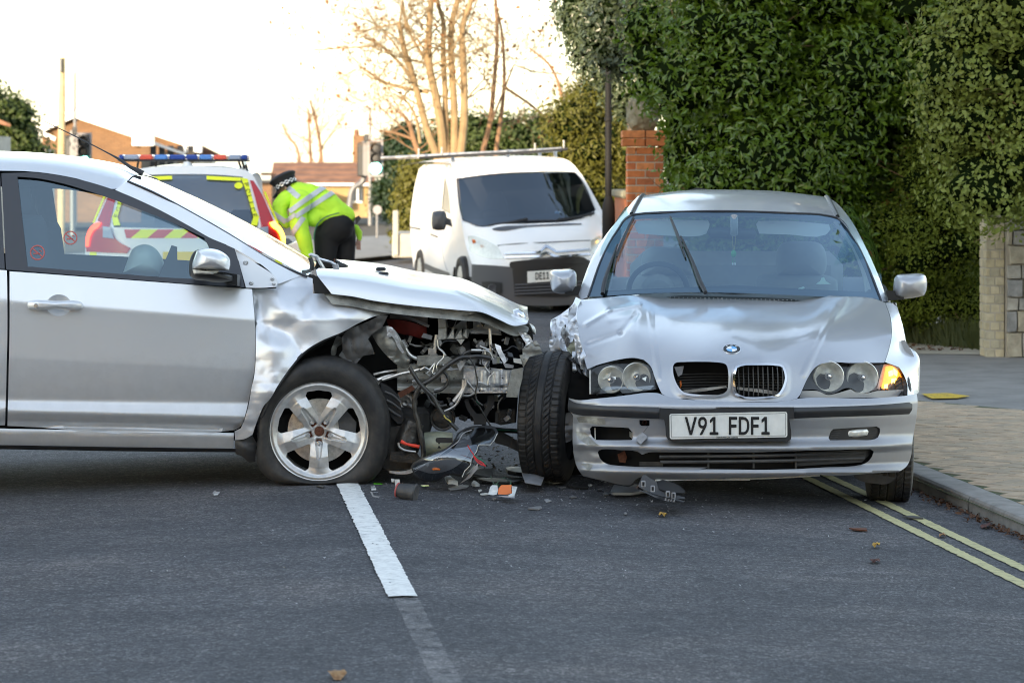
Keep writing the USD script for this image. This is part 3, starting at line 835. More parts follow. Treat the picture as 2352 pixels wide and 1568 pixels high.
def red_cap(t, z):
    for i in range(2):
        for a, b in ((1.07, 1.3), (1.3, 1.53)):
            part("coping_brick", box(((a + b) / 2, 28.18, z + 0.04 + 0.08 * i), (b - a - 0.01, 0.44, 0.072), 0.006), "red_brick_%d" % (2 * i), t, smooth=False)
    ico = trimesh.creation.icosphere(subdivisions=4)
    v = np.array(ico.vertices)
    v = v * (0.75 + 0.5 * meshkit.fbm(v * 1.9 + 4, 4))[:, None] * [0.17, 0.17, 0.21] + [1.29, 28.18, z + 0.33]
    part("stone_finial", (v, ico.faces), "lichen_stone", t, smooth=True)


pier("brick_gate_pier", "orange-red brick gate pier topped with a lichen-covered stone", 1.12, 1.48, 28.0, 28.36, -0.04, 1.72, "red_brick", 4, 0.18, red_cap)
pier("brick_wall_end", "buff brick pier at the end of the grey stone wall", 3.955, 4.118, 24.0, 24.33, -0.04, 1.62, "buff_brick", 3, 0.085)
lw = thing("dark_brick_wall", "weathered low brick wall joining the orange gate pier, mostly hidden by the lamp post", "wall", (1.06, 28.6, -0.04))
part("wall_body", box((1.22, 29.9, 0.6), (0.2, 2.9, 1.3), 0.01), "red_brick_3", lw, smooth=False)
part("coping", box((1.22, 29.9, 1.29), (0.28, 3.0, 0.08), 0.02), "lichen_stone", lw, smooth=False)
sw = thing("stone_wall", "grey and buff rubble stone wall at the edge of the driveway", "wall", (4.8, 24, -0.04))
part("mortar_core", box((5.4, 24.12, 0.83), (2.56, 0.26, 1.74)), "mortar", sw, smooth=False)
z = -0.04
while z < 1.7:
    hh = RNG.uniform(0.11, 0.24); x = 4.128 + RNG.uniform(-0.05, 0.02)
    while x < 6.6:
        ww = RNG.uniform(0.07, 0.28)
        xa = max(x, 4.128)
        bm = trimesh.creation.box((1, 1, 1)).subdivide().subdivide()
        bv = np.array(bm.vertices)
        bv = np.sign(bv) * (np.abs(bv * 2) ** 0.8) / 2
        bv *= [ww - 0.012 - (xa - x), 0.1, hh - 0.014]
        bv += [(xa + x + ww) / 2, 23.975, z + hh / 2]
        bv[:, 1] -= 0.035 * meshkit.fbm(bv * 11, 3, 2) * (bv[:, 1] < 23.97)
        bv[:, [0, 2]] += (meshkit.fbm(bv[:, None, :] * 9 + np.array([[[3.0, 0, 0], [0, 7.0, 0]]]), 2).reshape(-1, 2) - 0.5) * 0.02
        part("stone", (bv, bm.faces), "wall_stone_%d" % RNG.integers(4), sw, smooth=40)
        x += ww
    z += hh
# white garden wall and posts beyond the van
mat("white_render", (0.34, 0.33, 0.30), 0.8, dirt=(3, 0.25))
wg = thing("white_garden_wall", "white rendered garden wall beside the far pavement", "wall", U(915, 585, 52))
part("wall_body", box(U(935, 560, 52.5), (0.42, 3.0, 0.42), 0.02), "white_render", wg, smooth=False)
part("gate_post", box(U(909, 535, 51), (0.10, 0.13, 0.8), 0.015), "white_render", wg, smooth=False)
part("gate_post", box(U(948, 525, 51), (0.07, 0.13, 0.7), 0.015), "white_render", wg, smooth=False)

# ================================================================ bare trees
def limb(P0, d, L, r, rng, depth, out, ends, wob=0.25):
    n = 4
    pts = [np.asarray(P0, float)]
    d = np.asarray(d, float)
    for i in range(n):
        d = d + rng.normal(0, wob, 3) * 0.5 + [0, 0, 0.06]
        d /= np.linalg.norm(d)
        pts.append(pts[-1] + d * L / n)
    out.append(tube(pts, np.linspace(r, r * 0.45, n + 1), 5 if r > 0.012 else 3, 2, caps=False))
    ends.append(pts[-1])
    if depth > 0:
        for k in range(rng.integers(2, 5)):
            i = rng.integers(1, n + 1)
            nd = d + rng.normal(0, 0.65, 3)
            limb(pts[i], nd / np.linalg.norm(nd), L * rng.uniform(0.45, 0.75), max(0.004, r * 0.55), rng, depth - 1, out, ends, wob)


def bare_tree(name, label, stems, Y, bark, rng, twigs=6, depth=2, L=1.3, leaves=0, limbs=(), rs=0.09):
    """stems: picture polylines at distance Y, each with a base radius; twigs grow from them at random"""
    base = U(*stems[0][0][0], Y)
    t = thing(name, label, "tree", (base[0], base[1], -0.04))
    ends = []
    for pts, r in stems:
        p = np.array(pts, float)
        off = rng.uniform(-0.5, 0.5)
        W = U(p[:, 0], p[:, 1], Y + off * np.linspace(0, 1, len(p)))
        if pts is stems[0][0] or p[0, 1] > 340:
            W = np.vstack([[W[0, 0] * 0.6 + base[0] * 0.4, W[0, 1], -0.04], W])
            rr = 0.85 * np.r_[r * 1.15, np.linspace(r, r * 0.5, len(p))]
        else:
            rr = np.linspace(r, r * 0.5, len(p))
        part("trunk", tube(W, rr, 8, 5), bark, t)
        out = []
        for k in range(twigs):
            s = rng.uniform(0.3, 1.0) * (len(W) - 1)
            i = min(int(s), len(W) - 2)
            q = W[i] + (W[i + 1] - W[i]) * (s - i)
            d = rng.normal(0, 1, 3) * [1, 0.6, 0.5] + [0, 0, 0.55]
            limb(q, d / np.linalg.norm(d), L * rng.uniform(0.6, 1.2), max(0.006, r * 0.2), rng, depth, out, ends)
        if out:
            part("twigs", join(out), bark, t, smooth=True, kind="stuff")
    if leaves and ends:
        E = np.array(ends)[rng.integers(0, len(ends), leaves)] + rng.normal(0, 0.07, (leaves, 3))
        part("dead_leaves", leaf_cloud(E, rng.normal(0, 1, (leaves, 3)), 0.085, 0.6, 1.0, rng, quad=True), "leaf_rust", t, smooth=False, kind="stuff")
    return t


r2 = np.random.default_rng(8)
bare_tree("bare_tree", "pale many-stemmed bare tree behind the white van with a few rusty leaves", [
    ([(1005, 366), (984, 308), (967, 246), (947, 171), (926, 103), (916, 51)], 0.085),
    ([(1018, 362), (1015, 308), (1001, 222), (986, 154), (984, 96), (991, 0), (996, -60)], 0.10),
    ([(1028, 365), (1025, 325), (1022, 205), (1018, 120), (1018, 51), (1005, 7), (990, -50)], 0.07),
    ([(1042, 369), (1044, 273), (1039, 171), (1036, 68), (1051, 0), (1062, -60)], 0.085),
    ([(1056, 369), (1066, 273), (1065, 154), (1063, 61), (1083, 0), (1100, -70)], 0.09),
    ([(984, 212), (926, 202), (882, 188), (827, 154)], 0.035),
    ([(955, 190), (916, 143), (875, 106), (834, 85)], 0.035),
    ([(875, 106), (813, 109), (770, 112), (721, 116)], 0.018),
    ([(947, 171), (905, 100), (860, 55), (812, 38)], 0.02),
    ([(986, 154), (935, 60), (925, 0)], 0.03),
    ([(965, 330), (955, 270), (935, 235), (905, 215)], 0.03)], 50, "bark_pale", r2, 9, 3, 1.0, 520)
bare_tree("bare_tree", "slender bare tree with rusty bark rising over the van's windscreen", [
    ([(1107, 359), (1124, 290), (1135, 188), (1142, 85), (1138, 0), (1135, -50)], 0.06),
    ([(1140, 345), (1152, 260), (1158, 188), (1152, 70), (1138, 10)], 0.05),
    ([(1158, 200), (1210, 235), (1260, 275), (1310, 310)], 0.03),
    ([(1125, 290), (1180, 150), (1230, 165), (1290, 170)], 0.02)], 53, "bark_rust", r2, 9, 3, 1.1, 360)
bare_tree("bare_tree", "rust-barked bare tree leaning out from the ivy-covered tree", [
    ([(965, 366), (950, 320), (940, 285), (925, 262)], 0.07), ([(950, 320), (905, 305), (870, 300)], 0.03)], 55, "bark_rust", r2, 9, 2, 1.0, 120)
bare_tree("bare_tree", "bare tree standing behind the tiled roof above the police officer", [
    ([(738, 420), (738, 360), (728, 290), (712, 230)], 0.11), ([(690, 420), (682, 340), (660, 310), (648, 285)], 0.08),
    ([(716, 400), (712, 330), (708, 250)], 0.09), ([(738, 345), (760, 310), (792, 262)], 0.05)], 128, "bark_rust", r2, 9, 2, 2.0, 0)
bare_tree("bare_tree", "straight bare trunk between the van and the holm oak", [
    ([(1357, 330), (1357, 219), (1356, 120), (1352, 20), (1350, -40)], 0.06), ([(1300, 300), (1285, 200), (1262, 150), (1215, 110)], 0.03)], 47, "bark_rust", r2, 6, 2, 0.9, 60)

# ================================================================ houses far down the road
M["far_brick"] = usdkit.material(stage, "/World/Looks/far_brick", {
    "g": ("geometry", {}), "s": ("separate_xyz", {}), "c": ("combine_xyz", {}), "b": ("brick_texture", {"color1": (0.17, 0.092, 0.045), "color2": (0.14, 0.075, 0.038), "mortar": (0.18, 0.12, 0.07), "scale": 1.0, "brick_width": 0.225, "row_height": 0.075, "mortar_size": 0.006}),
    "n": ("noise_texture", {"scale": 1.2, "detail": 4.0}), "r": ("rgb_ramp", {"ramp": [(0.3, (0.8, 0.8, 0.8)), (0.7, (1.1, 1.1, 1.1))]}), "m": ("mix_color", {"blend_type": "multiply", "fac": 1.0, "use_clamp": False}), "p": ("principled_bsdf", {"roughness": 0.9})},
    [("g.position", "s.vector"), ("s.x", "c.x"), ("s.z", "c.y"), ("c.vector", "b.vector"), ("b.color", "m.a"), ("g.position", "n.vector"), ("n.fac", "r.fac"), ("r.color", "m.b"), ("m.result", "p.base_color")], surface="p.BSDF")
mat("yellow_brick", (0.34, 0.235, 0.11), 0.9, dirt=(1.5, 0.2), bump=(12, 0.3, 0.02))
M["roof_tile"] = usdkit.material(stage, "/World/Looks/roof_tile", {
    "g": ("geometry", {}), "w": ("wave_texture", {"bands_direction": "z", "scale": 1.6, "distortion": 0.4}), "n": ("noise_texture", {"scale": 2.2, "detail": 5.0}),
    "r": ("rgb_ramp", {"ramp": [(0.3, (0.13, 0.065, 0.04)), (0.7, (0.24, 0.12, 0.07))]}), "b": ("bump", {"strength": 0.7, "distance": 0.04}), "p": ("principled_bsdf", {"roughness": 0.9})},
    [("g.position", "w.vector"), ("g.position", "n.vector"), ("n.fac", "r.fac"), ("r.color", "p.base_color"), ("w.fac", "b.height"), ("b.normal", "p.normal")], surface="p.BSDF")
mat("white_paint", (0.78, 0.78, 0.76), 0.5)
mat("window_dark", (0.05, 0.06, 0.07), 0.1, spec=0.8)


def gable_house(name, label, apex, right, left, wallbot, Y, depth, extra=None):
    """gable wall facing the road, roof running back; corners given by picture position"""
    A, Rr, Ll = U(*apex, Y), U(*right, Y), U(*left, Y)
    t = thing(name, label, "house", (A[0], Y, -0.1))
    pg = [(Ll[0] + 0.25, -0.1), (Ll[0] + 0.25, Ll[2]), (A[0], A[2] - 0.12), (Rr[0] - 0.25, Rr[2]), (Rr[0] - 0.25, -0.1)]
    k = A[0] / Y
    part("wall", hull([(x + k * s, Y + s, z) for x, z in pg for s in (0, depth)]), "far_brick", t, smooth=False)
    for P, Q in ((A, Rr), (A, Ll)):
        d = Q - A; n = np.array([-d[2], 0, d[0]]) / np.linalg.norm(d) * np.sign(d[0])
        q = [A, Q + d * 0.02, Q + d * 0.02 + n * 0.16, A + n * 0.16]
        part("roof", hull([p + [k * s, s, 0] for p in q for s in (-0.25, depth)]), "roof_tile", t, smooth=False)
        q = [A - n * 0.12, Q + d * 0.03 - n * 0.12, Q + d * 0.03 + n * 0.18, A + n * 0.18]
        part("bargeboard", hull([p + [0, s, 0] for p in q for s in (-0.33, -0.26)]), "white_paint", t, smooth=False)
    part("fascia_end", box(Rr + [-0.15, -0.2, -0.1], (0.75, 0.25, 0.32), 0.02), "white_paint", t, smooth=False)
    return t


gable_house("brick_house", "large brown brick gable end with white bargeboards behind the roadside signal", (174, 262), (341, 318), (80, 304), 360, 98, 8)
gb = gable_house("brick_house", "second brown brick gable house, lower and behind the police light bar", (322, 293), (452, 336), (286, 303), 360, 112, 8)
part("rear_roof", hull([U(440, 322, 113), U(520, 362, 113), U(440, 362, 113), U(440, 322, 117), U(520, 362, 117), U(440, 362, 117)]), "roof_tile", gb, smooth=False)
wl = thing("white_lean_to", "white-walled extension below the brown brick gables", "extension", (*U(420, 345, 103)[:2], -0.1))
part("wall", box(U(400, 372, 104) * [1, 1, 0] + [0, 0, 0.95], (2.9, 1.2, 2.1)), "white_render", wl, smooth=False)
for x in (352, 372, 392, 415, 438):
    part("window", box(U(x, 362, 103.38), (0.22, 0.05, 0.85), 0.01), "window_dark", wl, smooth=False)
part("roof", hull([U(345, 322, 103.2), U(345, 330, 103.2), U(425, 352, 103.2), U(425, 357, 103.2), U(345, 322, 105), U(425, 352, 105), U(345, 330, 105), U(425, 357, 105)]), "white_paint", wl, smooth=False)
wp = thing("white_porch", "small white gabled porch beside the brown brick house", "porch", (*U(100, 345, 88)[:2], -0.1))
part("wall", box(U(98, 340, 89) * [1, 1, 0] + [0, 0, 1.1], (0.55, 1.2, 2.4)), "white_render", wp, smooth=False)
part("roof", hull([U(72, 300, 88), U(84, 294, 88), U(128, 316, 88), U(126, 324, 88), U(72, 300, 91), U(84, 294, 91), U(128, 316, 91), U(126, 324, 91)]), "white_paint", wp, smooth=False)
ch = thing("cream_house", "cream house with a grey roof slope at the picture's edge", "house", (*U(-20, 345, 66)[:2], -0.1))
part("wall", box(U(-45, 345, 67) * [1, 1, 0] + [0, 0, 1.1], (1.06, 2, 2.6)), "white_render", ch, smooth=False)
part("roof", hull([U(-80, 240, 65.5), U(24, 285, 65.5), U(24, 292, 65.5), U(-80, 262, 65.5), U(-80, 240, 69), U(24, 285, 69), U(24, 292, 69), U(-80, 262, 69)]), "roof_tile", ch, smooth=False)
# red-roofed yellow brick house
th = thing("yellow_brick_house", "yellow brick house with a brown tiled roof behind the police officer", "house", (*U(740, 420, 110)[:2], -0.1))
part("wall", box(U(742, 420, 112.5) * [1, 1, 0] + [0, 0, 0.56], (3.9, 4.5, 1.34)), "yellow_brick", th, smooth=False)
part("roof", hull([U(628, 418, 110), U(862, 418, 110), U(628, 424, 110), U(862, 424, 110), U(628, 373, 112.4), U(858, 373, 112.4), U(620, 418, 115), U(862, 418, 115)]), "roof_tile", th, smooth=False)
part("eaves", box(U(744, 424, 109.95), (3.85, 0.12, 0.1), 0.01), "white_paint", th, smooth=False)
wf = part("window", box(U(820, 443, 110.2), (0.42, 0.08, 0.78), 0.01), "white_paint", th, smooth=False)
part("pane", box(U(814, 443, 110.12), (0.12, 0.06, 0.62)), "window_dark", wf, smooth=False)
part("pane", box(U(827, 443, 110.12), (0.12, 0.06, 0.62)), "window_dark", wf, smooth=False)
cm = part("chimney", box(U(824, 345, 113), (0.42, 0.5, 1.15), 0.01), "far_brick", th, smooth=False)
part("chimney_pot", lathe([(0.09, 0), (0.11, 0.02), (0.09, 0.25), (0.0, 0.25)], 12, "z", U(819, 312, 113)), "roof_tile", cm)
bh = thing("side_wall_house", "reddish brick wall end seen between the police car and the officer", "house", (*U(612, 420, 105)[:2], -0.1))
part("wall", box(U(616, 440, 106) * [1, 1, 0] + [0, 0, 0.6], (0.42, 2, 1.3)), "far_brick", bh, smooth=False)
part("coping", box(U(616, 400, 105.2), (0.5, 0.4, 0.1), 0.01), "roof_tile", bh, smooth=False)

# ================================================================ posts and signals
mat("post_black", (0.014, 0.014, 0.015), 0.7, spec=0.2)
mat("signal_border", (0.22, 0.21, 0.22), 0.6)
mat("post_grey", (0.15, 0.155, 0.165), 0.45, 0.3)
mat("pole_wood", (0.45, 0.35, 0.20), 0.85, dirt=(6, 0.3))
mat("signal_black", (0.025, 0.027, 0.03), 0.4)
lp = thing("street_lamp_post", "black lamp post with a wide base between the van and the saloon", "lamp post", (0.975, 29, -0.04))
part("post", lathe([(0.0335, 1.25), (0.0325, 2.0), (0.03, 4.2), (0.028, 6.5), (0, 6.5)], 20, "z", (0.972, 29, 0)), "post_black", lp)
part("base", lathe([(0.085, -0.04), (0.085, 0.02), (0.066, 0.05), (0.066, 1.1), (0.062, 1.18), (0.036, 1.26), (0.0335, 1.27)], 20, "z", (0.975, 29, 0)), "post_black", lp)
part("collar", lathe([(0.034, 2.02), (0.04, 2.03), (0.04, 2.06), (0.033, 2.07)], 20, "z", (0.972, 29, 0)), "post_black", lp)
tp = thing("telegraph_pole", "sunlit wooden telegraph pole beyond the hatchback's roof", "pole", (*U(141, 400, 58)[:2], -0.1))
part("pole", tube(U([140, 142, 144], [420, 260, 132], 58) + [[0, 0, -1.5], [0, 0, 0], [0, 0, 0]], [0.075, 0.07, 0.05], 12), "pole_wood", tp)
part("bracket", box(U(139, 150, 57.9), (0.05, 0.08, 0.28), 0.01), "post_grey", tp, smooth=False)


def far_lamp(name, label, x, ytop, Y, dx):
    b = U(x, ytop, Y)
    t = thing(name, label, "lamp post", (b[0], Y, -0.1))
    part("post", tube([(b[0], Y, -0.1), (b[0], Y, 1.8), b], [0.07, 0.055, 0.04], 10, 2), "post_grey", t)
    part("lantern", hull(np.vstack([U([x - 2, x + dx, x + dx, x - 2], [ytop - 2, ytop + 1, ytop + 4, ytop + 6], Y - 0.1), U([x - 2, x + dx, x + dx, x - 2], [ytop - 2, ytop + 1, ytop + 4, ytop + 6], Y + 0.15)])), "post_grey", t, smooth=False)


far_lamp("far_street_lamp", "thin grey street lamp rising behind the brown brick gable", 172, 166, 92, 16)
far_lamp("far_street_lamp", "thin grey street lamp rising behind the green traffic signal", 850, 246, 92, -16)


def signal(name, label, x0, x1, y0, y1, Y, rear, pole):
    c = U((x0 + x1) / 2, (y0 + y1) / 2, Y)
    w, hgt = (x1 - x0) / FP * Y, (y1 - y0) / FP * Y
    t = thing(name, label, "traffic light", (c[0], Y, -0.1))
    rim = Polygon([(-w / 2, -hgt / 2), (w / 2, -hgt / 2), (w / 2, hgt / 2), (-w / 2, hgt / 2)]).buffer(-0.03).buffer(0.03)
    bb = part("backing_board", extrude(rim.exterior.coords, 0.02, c + [0, 0.02, 0], (1, 0, 0), (0, 0, 1)), "signal_black", t, smooth=False)
    part("white_border", extrude(rim.exterior.coords, 0.012, c + [0, -0.012, 0], (1, 0, 0), (0, 0, 1), holes=[rim.buffer(-w * 0.13).exterior.coords]), "signal_border", bb, smooth=False)
    for k, (dz, m) in enumerate(((0.27, "signal_black"), (0.0, "signal_black"), (-0.27, "signal_green"))):
        q = c + [0, -0.05, dz * hgt]
        hd = part("visor", lathe([(0.135, 0), (0.14, -0.16), (0.13, -0.16), (0.125, 0)], 20, "y", q), "signal_black", t)
        part("lens", lathe([(0.0, -0.03), (0.09, -0.025), (0.15 if m == "signal_green" else 0.125, 0.0)], 20, "y", q), m, hd)
    part("housing", box(c + [0, 0.13, 0], (w * 0.62, 0.2, hgt * 0.92), 0.03), "signal_black", t, smooth=False)
    hz = U(rear[0], (y0 + y1) / 2 + 3, Y + 0.4)
    rh = part("rear_head", box(hz, ((rear[2] - rear[1]) / FP * Y, 0.5, hgt * 0.92), 0.03), "signal_black", t, smooth=False)
    part("rear_head_side", box(hz + [0.12, -0.26, 0], (0.16, 0.02, hgt * 0.88), 0.005), "post_grey", rh, smooth=False)
    part("pole", tube(pole, 0.075, 12), "post_grey", t)
    part("cap", box(U(x0 - 3, y0 - 4, Y), (0.12, 0.12, 0.2), 0.02), "signal_black", t, smooth=False)
    return t


p_ = U([836, 836, 832, 812, 805, 804], [325, 405, 418, 432, 452, 560], 76)
signal("traffic_light", "green traffic light on a bent grey pole above the police officer", 845, 880, 321, 406, 75.5, (831, 822, 841), np.vstack([p_, [p_[-1][0], 76, -0.1]]))
p_ = U([167, 167], [300, 420], 76)
signal("traffic_light", "traffic light half hidden behind the hatchback's roof", 174, 211, 305, 392, 75.5, (160, 152, 168), np.vstack([p_, [p_[-1][0], 76, -0.1]]))
rs = thing("road_sign", "small round white sign on a thin post left of the ivy-covered tree", "sign", (*U(866, 560, 70)[:2], -0.1))
part("disc", lathe([(0, -0.01), (0.11, -0.01), (0.11, 0.01), (0, 0.01)], 24, "y", U(867, 482, 70)), "signal_border", rs, smooth=False)
part("post", tube([U(866, 482, 70.05), (U(866, 482, 70)[0], 70.05, -0.1)], 0.03, 8, 1), "post_grey", rs)

# ================================================================ evergreens behind the photographer, which shade the road
r3 = np.random.default_rng(3)
for i, (x, y, hgt, lab) in enumerate([(-14.3, -7.5, 10.4, "first"), (-11.2, -8.6, 10.8, "second"), (-8, -8, 10.3, "third"), (-5, -8.5, 10, "fourth"), (-2, -9, 9, "fifth"), (-19.4, -8, 8.9, "sixth"), (-22.3, -8.5, 9.1, "seventh")]):
    bl = [(x + r3.normal(0, 0.75), y + r3.normal(0, 0.8), r3.uniform(1.0, hgt - 0.8), r3.uniform(0.9, 1.35), r3.uniform(0.9, 1.4), r3.uniform(0.9, 1.4)) for k in range(46)]
    bush("evergreen_tree", "tall dark evergreen behind the photographer, %s of the near row" % lab, "tree", bl, 5200, 0.42, "leaf_dark", r3, 0.6, quad=True, base=(x, y, -0.1), core=0.8, back=True, shell=0.35,
         stems=[(np.array([(x, y, -0.4), (x, y, 6), (x, y, hgt - 1)]), [0.3, 0.22, 0.08])])
for i, (x, y, hgt, lab) in enumerate([(3.5, -24, 9, "first"), (8, -22, 11, "second"), (12.5, -25, 10, "third"), (17, -20, 9, "fourth"), (-1.5, -27, 9, "fifth")]):
    bl = [(x + r3.normal(0, 1.4), y + r3.normal(0, 1.0), r3.uniform(1.0, hgt - 0.8), r3.uniform(0.9, 1.5), r3.uniform(0.9, 1.4), r3.uniform(0.9, 1.4)) for k in range(34)]
    bush("garden_tree", "bushy garden tree behind the photographer, %s of the far row" % lab, "tree", bl, 4200, 0.42, "leaf_oak", r3, 0.6, quad=True, base=(x, y, -0.1), core=0.8, back=True, shell=0.45,
         stems=[(np.array([(x, y, -0.4), (x, y, 3), (x, y, hgt - 2)]), [0.3, 0.22, 0.08])])

for x, y, z0, z1, lab in ((5.6, 27.5, 4.2, 12.5, "rising behind the laurel hedge"), (3.4, 36.0, 4.6, 11.5, "whose crown spreads above the white van")):
    bl = [(x + r3.normal(0, 1.1), y + r3.normal(0, 1.1), r3.uniform(z0, z1), r3.uniform(0.7, 1.2), r3.uniform(0.7, 1.2), r3.uniform(0.7, 1.1)) for k in range(36)]
    bush("tall_evergreen", "tall evergreen tree " + lab, "tree", bl, 9000, 0.26, "leaf_holm", r3, 0.6, quad=True, base=(x, y, -0.04), core=0.7, back=True, shell=0.5, stems=[(np.array([(x, y, -0.1), (x, y, 5), (x, y, z1 - 1)]), [0.22, 0.18, 0.06])])
# ================================================================ silver hatchback (side on)
def pillow(poly, dedge, dfront, n=8, smooth_poly=True, back=None, corner=50, cen=None):
    """rounded lump: outline at depth dedge, bulging to dfront in the middle; back = depth of a closing plate"""
    P = cr(poly, 5, True, corner) if smooth_poly else np.asarray(poly, float)
    c = np.asarray(cen, float) if cen is not None else np.array(Polygon(P).centroid.coords[0])
    rings = []
    for j in range(1, n + 1):
        a = math.pi / 2 * j / n
        sr = math.sin(a)
        rings.append(U(*(c + (P - c) * sr).T, dedge + (dfront - dedge) * (1 - sr ** 3.2) ** 0.6))
    if back is not None:
        rings.append(U(*(c + (P - c) * 0.96).T, back))
    C = np.array([np.vstack([r, r[:1]]) for r in rings])
    v, f = grid(C)
    m = C.shape[1]
    v = np.vstack([v, U(*c, dfront)[None]])
    fan = np.stack([np.full(m - 1, len(v) - 1), np.arange(1, m), np.arange(m - 1)], 1)
    fs = [f, fan]
    if back is not None:
        v = np.vstack([v, U(*c, back)[None]])
        o = (len(rings) - 1) * m
        fs.append(np.stack([np.full(m - 1, len(v) - 1), o + np.arange(m - 1), o + np.arange(1, m)], 1))
    v, f = v, np.vstack(fs)
    q = np.cross(v[f[:, 1]] - v[f[:, 0]], v[f[:, 2]] - v[f[:, 0]])
    if (q[-len(fan):, 1] if back is None else q[len(fs[0]):len(fs[0]) + len(fan), 1]).mean() > 0:
        f = f[:, ::-1]
    return v, f


def plate(poly, d, thick=0.004, step=12, tilt=None, corner=40, smooth_poly=False):
    return panel(poly, d if tilt is None else tilt, step, thick, solid=True, smooth_poly=smooth_poly, corner=corner)


def crumple(amp, scale, seed, sharp=True):
    def fn(x, y):
        p = np.stack([np.ravel(x) / scale, np.ravel(y) / scale, np.full(np.size(x), seed * 3.7)], 1)
        a = meshkit.noise(p, seed) - 0.5
        b = meshkit.noise(p * 2.3 + 9, seed + 1) - 0.5
        if sharp:
            a, b = 0.5 - 2 * np.abs(a), 0.5 - 2 * np.abs(b)
        return (amp * (a + 0.45 * b)).reshape(np.shape(x))
    return fn


D0 = 13.75
car = thing("crashed_hatchback", "silver hatchback seen side on, its front torn open and front tyre flat", "car", (-0.92, 14.6, 0))
_lines = np.array([[620, .0776], [690, .0755], [716, .077], [820, .05], [918, .012], [943, .027], [961, .025], [979, .02], [984, .0186], [990, .0186], [1020, .017], [1034, .017]])
_deps = np.array([.048, .0, .003, .010, .034, .009, .026, .052, .018, .014, .022, .06])


def bodyside(px, py):
    px, py = np.broadcast_arrays(np.asarray(px, float), np.asarray(py, float))
    L = _lines[:, 0] + np.clip(px, -950, 600)[..., None] * _lines[:, 1]
    out = np.empty(px.shape)
    fx, fy, fo = px.ravel(), py.ravel(), out.ravel()
    Lr = L.reshape(-1, len(_lines))
    for i in range(len(fx)):
        fo[i] = np.interp(fy[i], Lr[i], _deps)
    out = fo.reshape(px.shape)
    bow = 0.03 * np.clip((px - 300) / 300, 0, 1) ** 2 + 0.00008 * np.clip(-px - 300, 0, 900)
    return D0 + out + bow


def upper(px, py):
    belt = 620 + 0.0776 * np.asarray(px, float)
    return D0 + 0.05 + np.clip(belt - py, -20, 400) / 240 * 0.24


door_edge = [(579, 664), (585, 732), (587, 800), (584, 850), (578, 885), (570, 925), (562, 957), (556, 974), (547, 983), (538, 987)]
handle_hole = ell(135, 701, 29, 25)
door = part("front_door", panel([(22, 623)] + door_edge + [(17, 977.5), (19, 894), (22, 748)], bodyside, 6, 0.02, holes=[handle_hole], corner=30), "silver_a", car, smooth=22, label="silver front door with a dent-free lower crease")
rr = lambda px, py: bodyside(px, py) + 0.028 * np.clip(1 - ((px - 135) / 30) ** 2 - ((py - 701) / 26) ** 2, 0, 1)
part("handle_cup", panel(ell(135, 701, 30, 26), rr, 5, 0), "silver_a", door, smooth=True)
hp = cr([(62, 701), (64, 693), (72, 690), (130, 690.5), (182, 692), (189, 696), (190, 702), (188, 709), (180, 712), (130, 710), (70, 711), (64, 708)], 4, True)
hd = part("handle", pillow(hp, D0 - 0.012, D0 - 0.045, 5, False, back=D0 + 0.0), "silver_a", door, smooth=50)
part("lock", lathe([(0.0, -0.006), (0.010, -0.006), (0.0125, -0.002), (0.0125, 0.01)], 16, "y", U(83, 702, D0 - 0.04)), "chrome", door)
part("rear_door", panel([(-440, 590), (16, 621), (17, 748), (14, 894), (11.5, 976), (-330, 970), (-400, 930), (-460, 820)], bodyside, 12, 0.02, corner=30), "silver_a", car, smooth=22)
part("rear_quarter", panel([(-446, 588), (-466, 820), (-405, 935), (-380, 972), (-392, 960), (-420, 900), (-470, 862), (-534, 848), (-600, 862), (-650, 900), (-672, 960), (-680, 985), (-860, 960), (-905, 800), (-900, 640), (-860, 555), (-700, 572)], bodyside, 12, 0.02, corner=35), "silver_a", car, smooth=22)
part("sill", panel([(-380, 976.5), (0, 983.5), (300, 989.5), (537, 993.5), (537, 1029), (300, 1026), (0, 1021), (-380, 1014)], bodyside, 8, 0.03, smooth_poly=False), "silver_a", car, smooth=25)
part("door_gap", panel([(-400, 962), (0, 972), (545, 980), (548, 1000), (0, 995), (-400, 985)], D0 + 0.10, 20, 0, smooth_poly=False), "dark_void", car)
part("sill_trim", panel([(-380, 1015), (0, 1021.5), (300, 1026.5), (545, 1030), (545, 1038), (300, 1036), (0, 1031), (-380, 1024)], bodyside, 8, 0.1, smooth_poly=False), "black_plastic", car)
part("floor_pan", box((-2.0, 14.66, 0.27), (3.2, 1.5, 0.16), 0.03), "underseal", car, smooth=False)
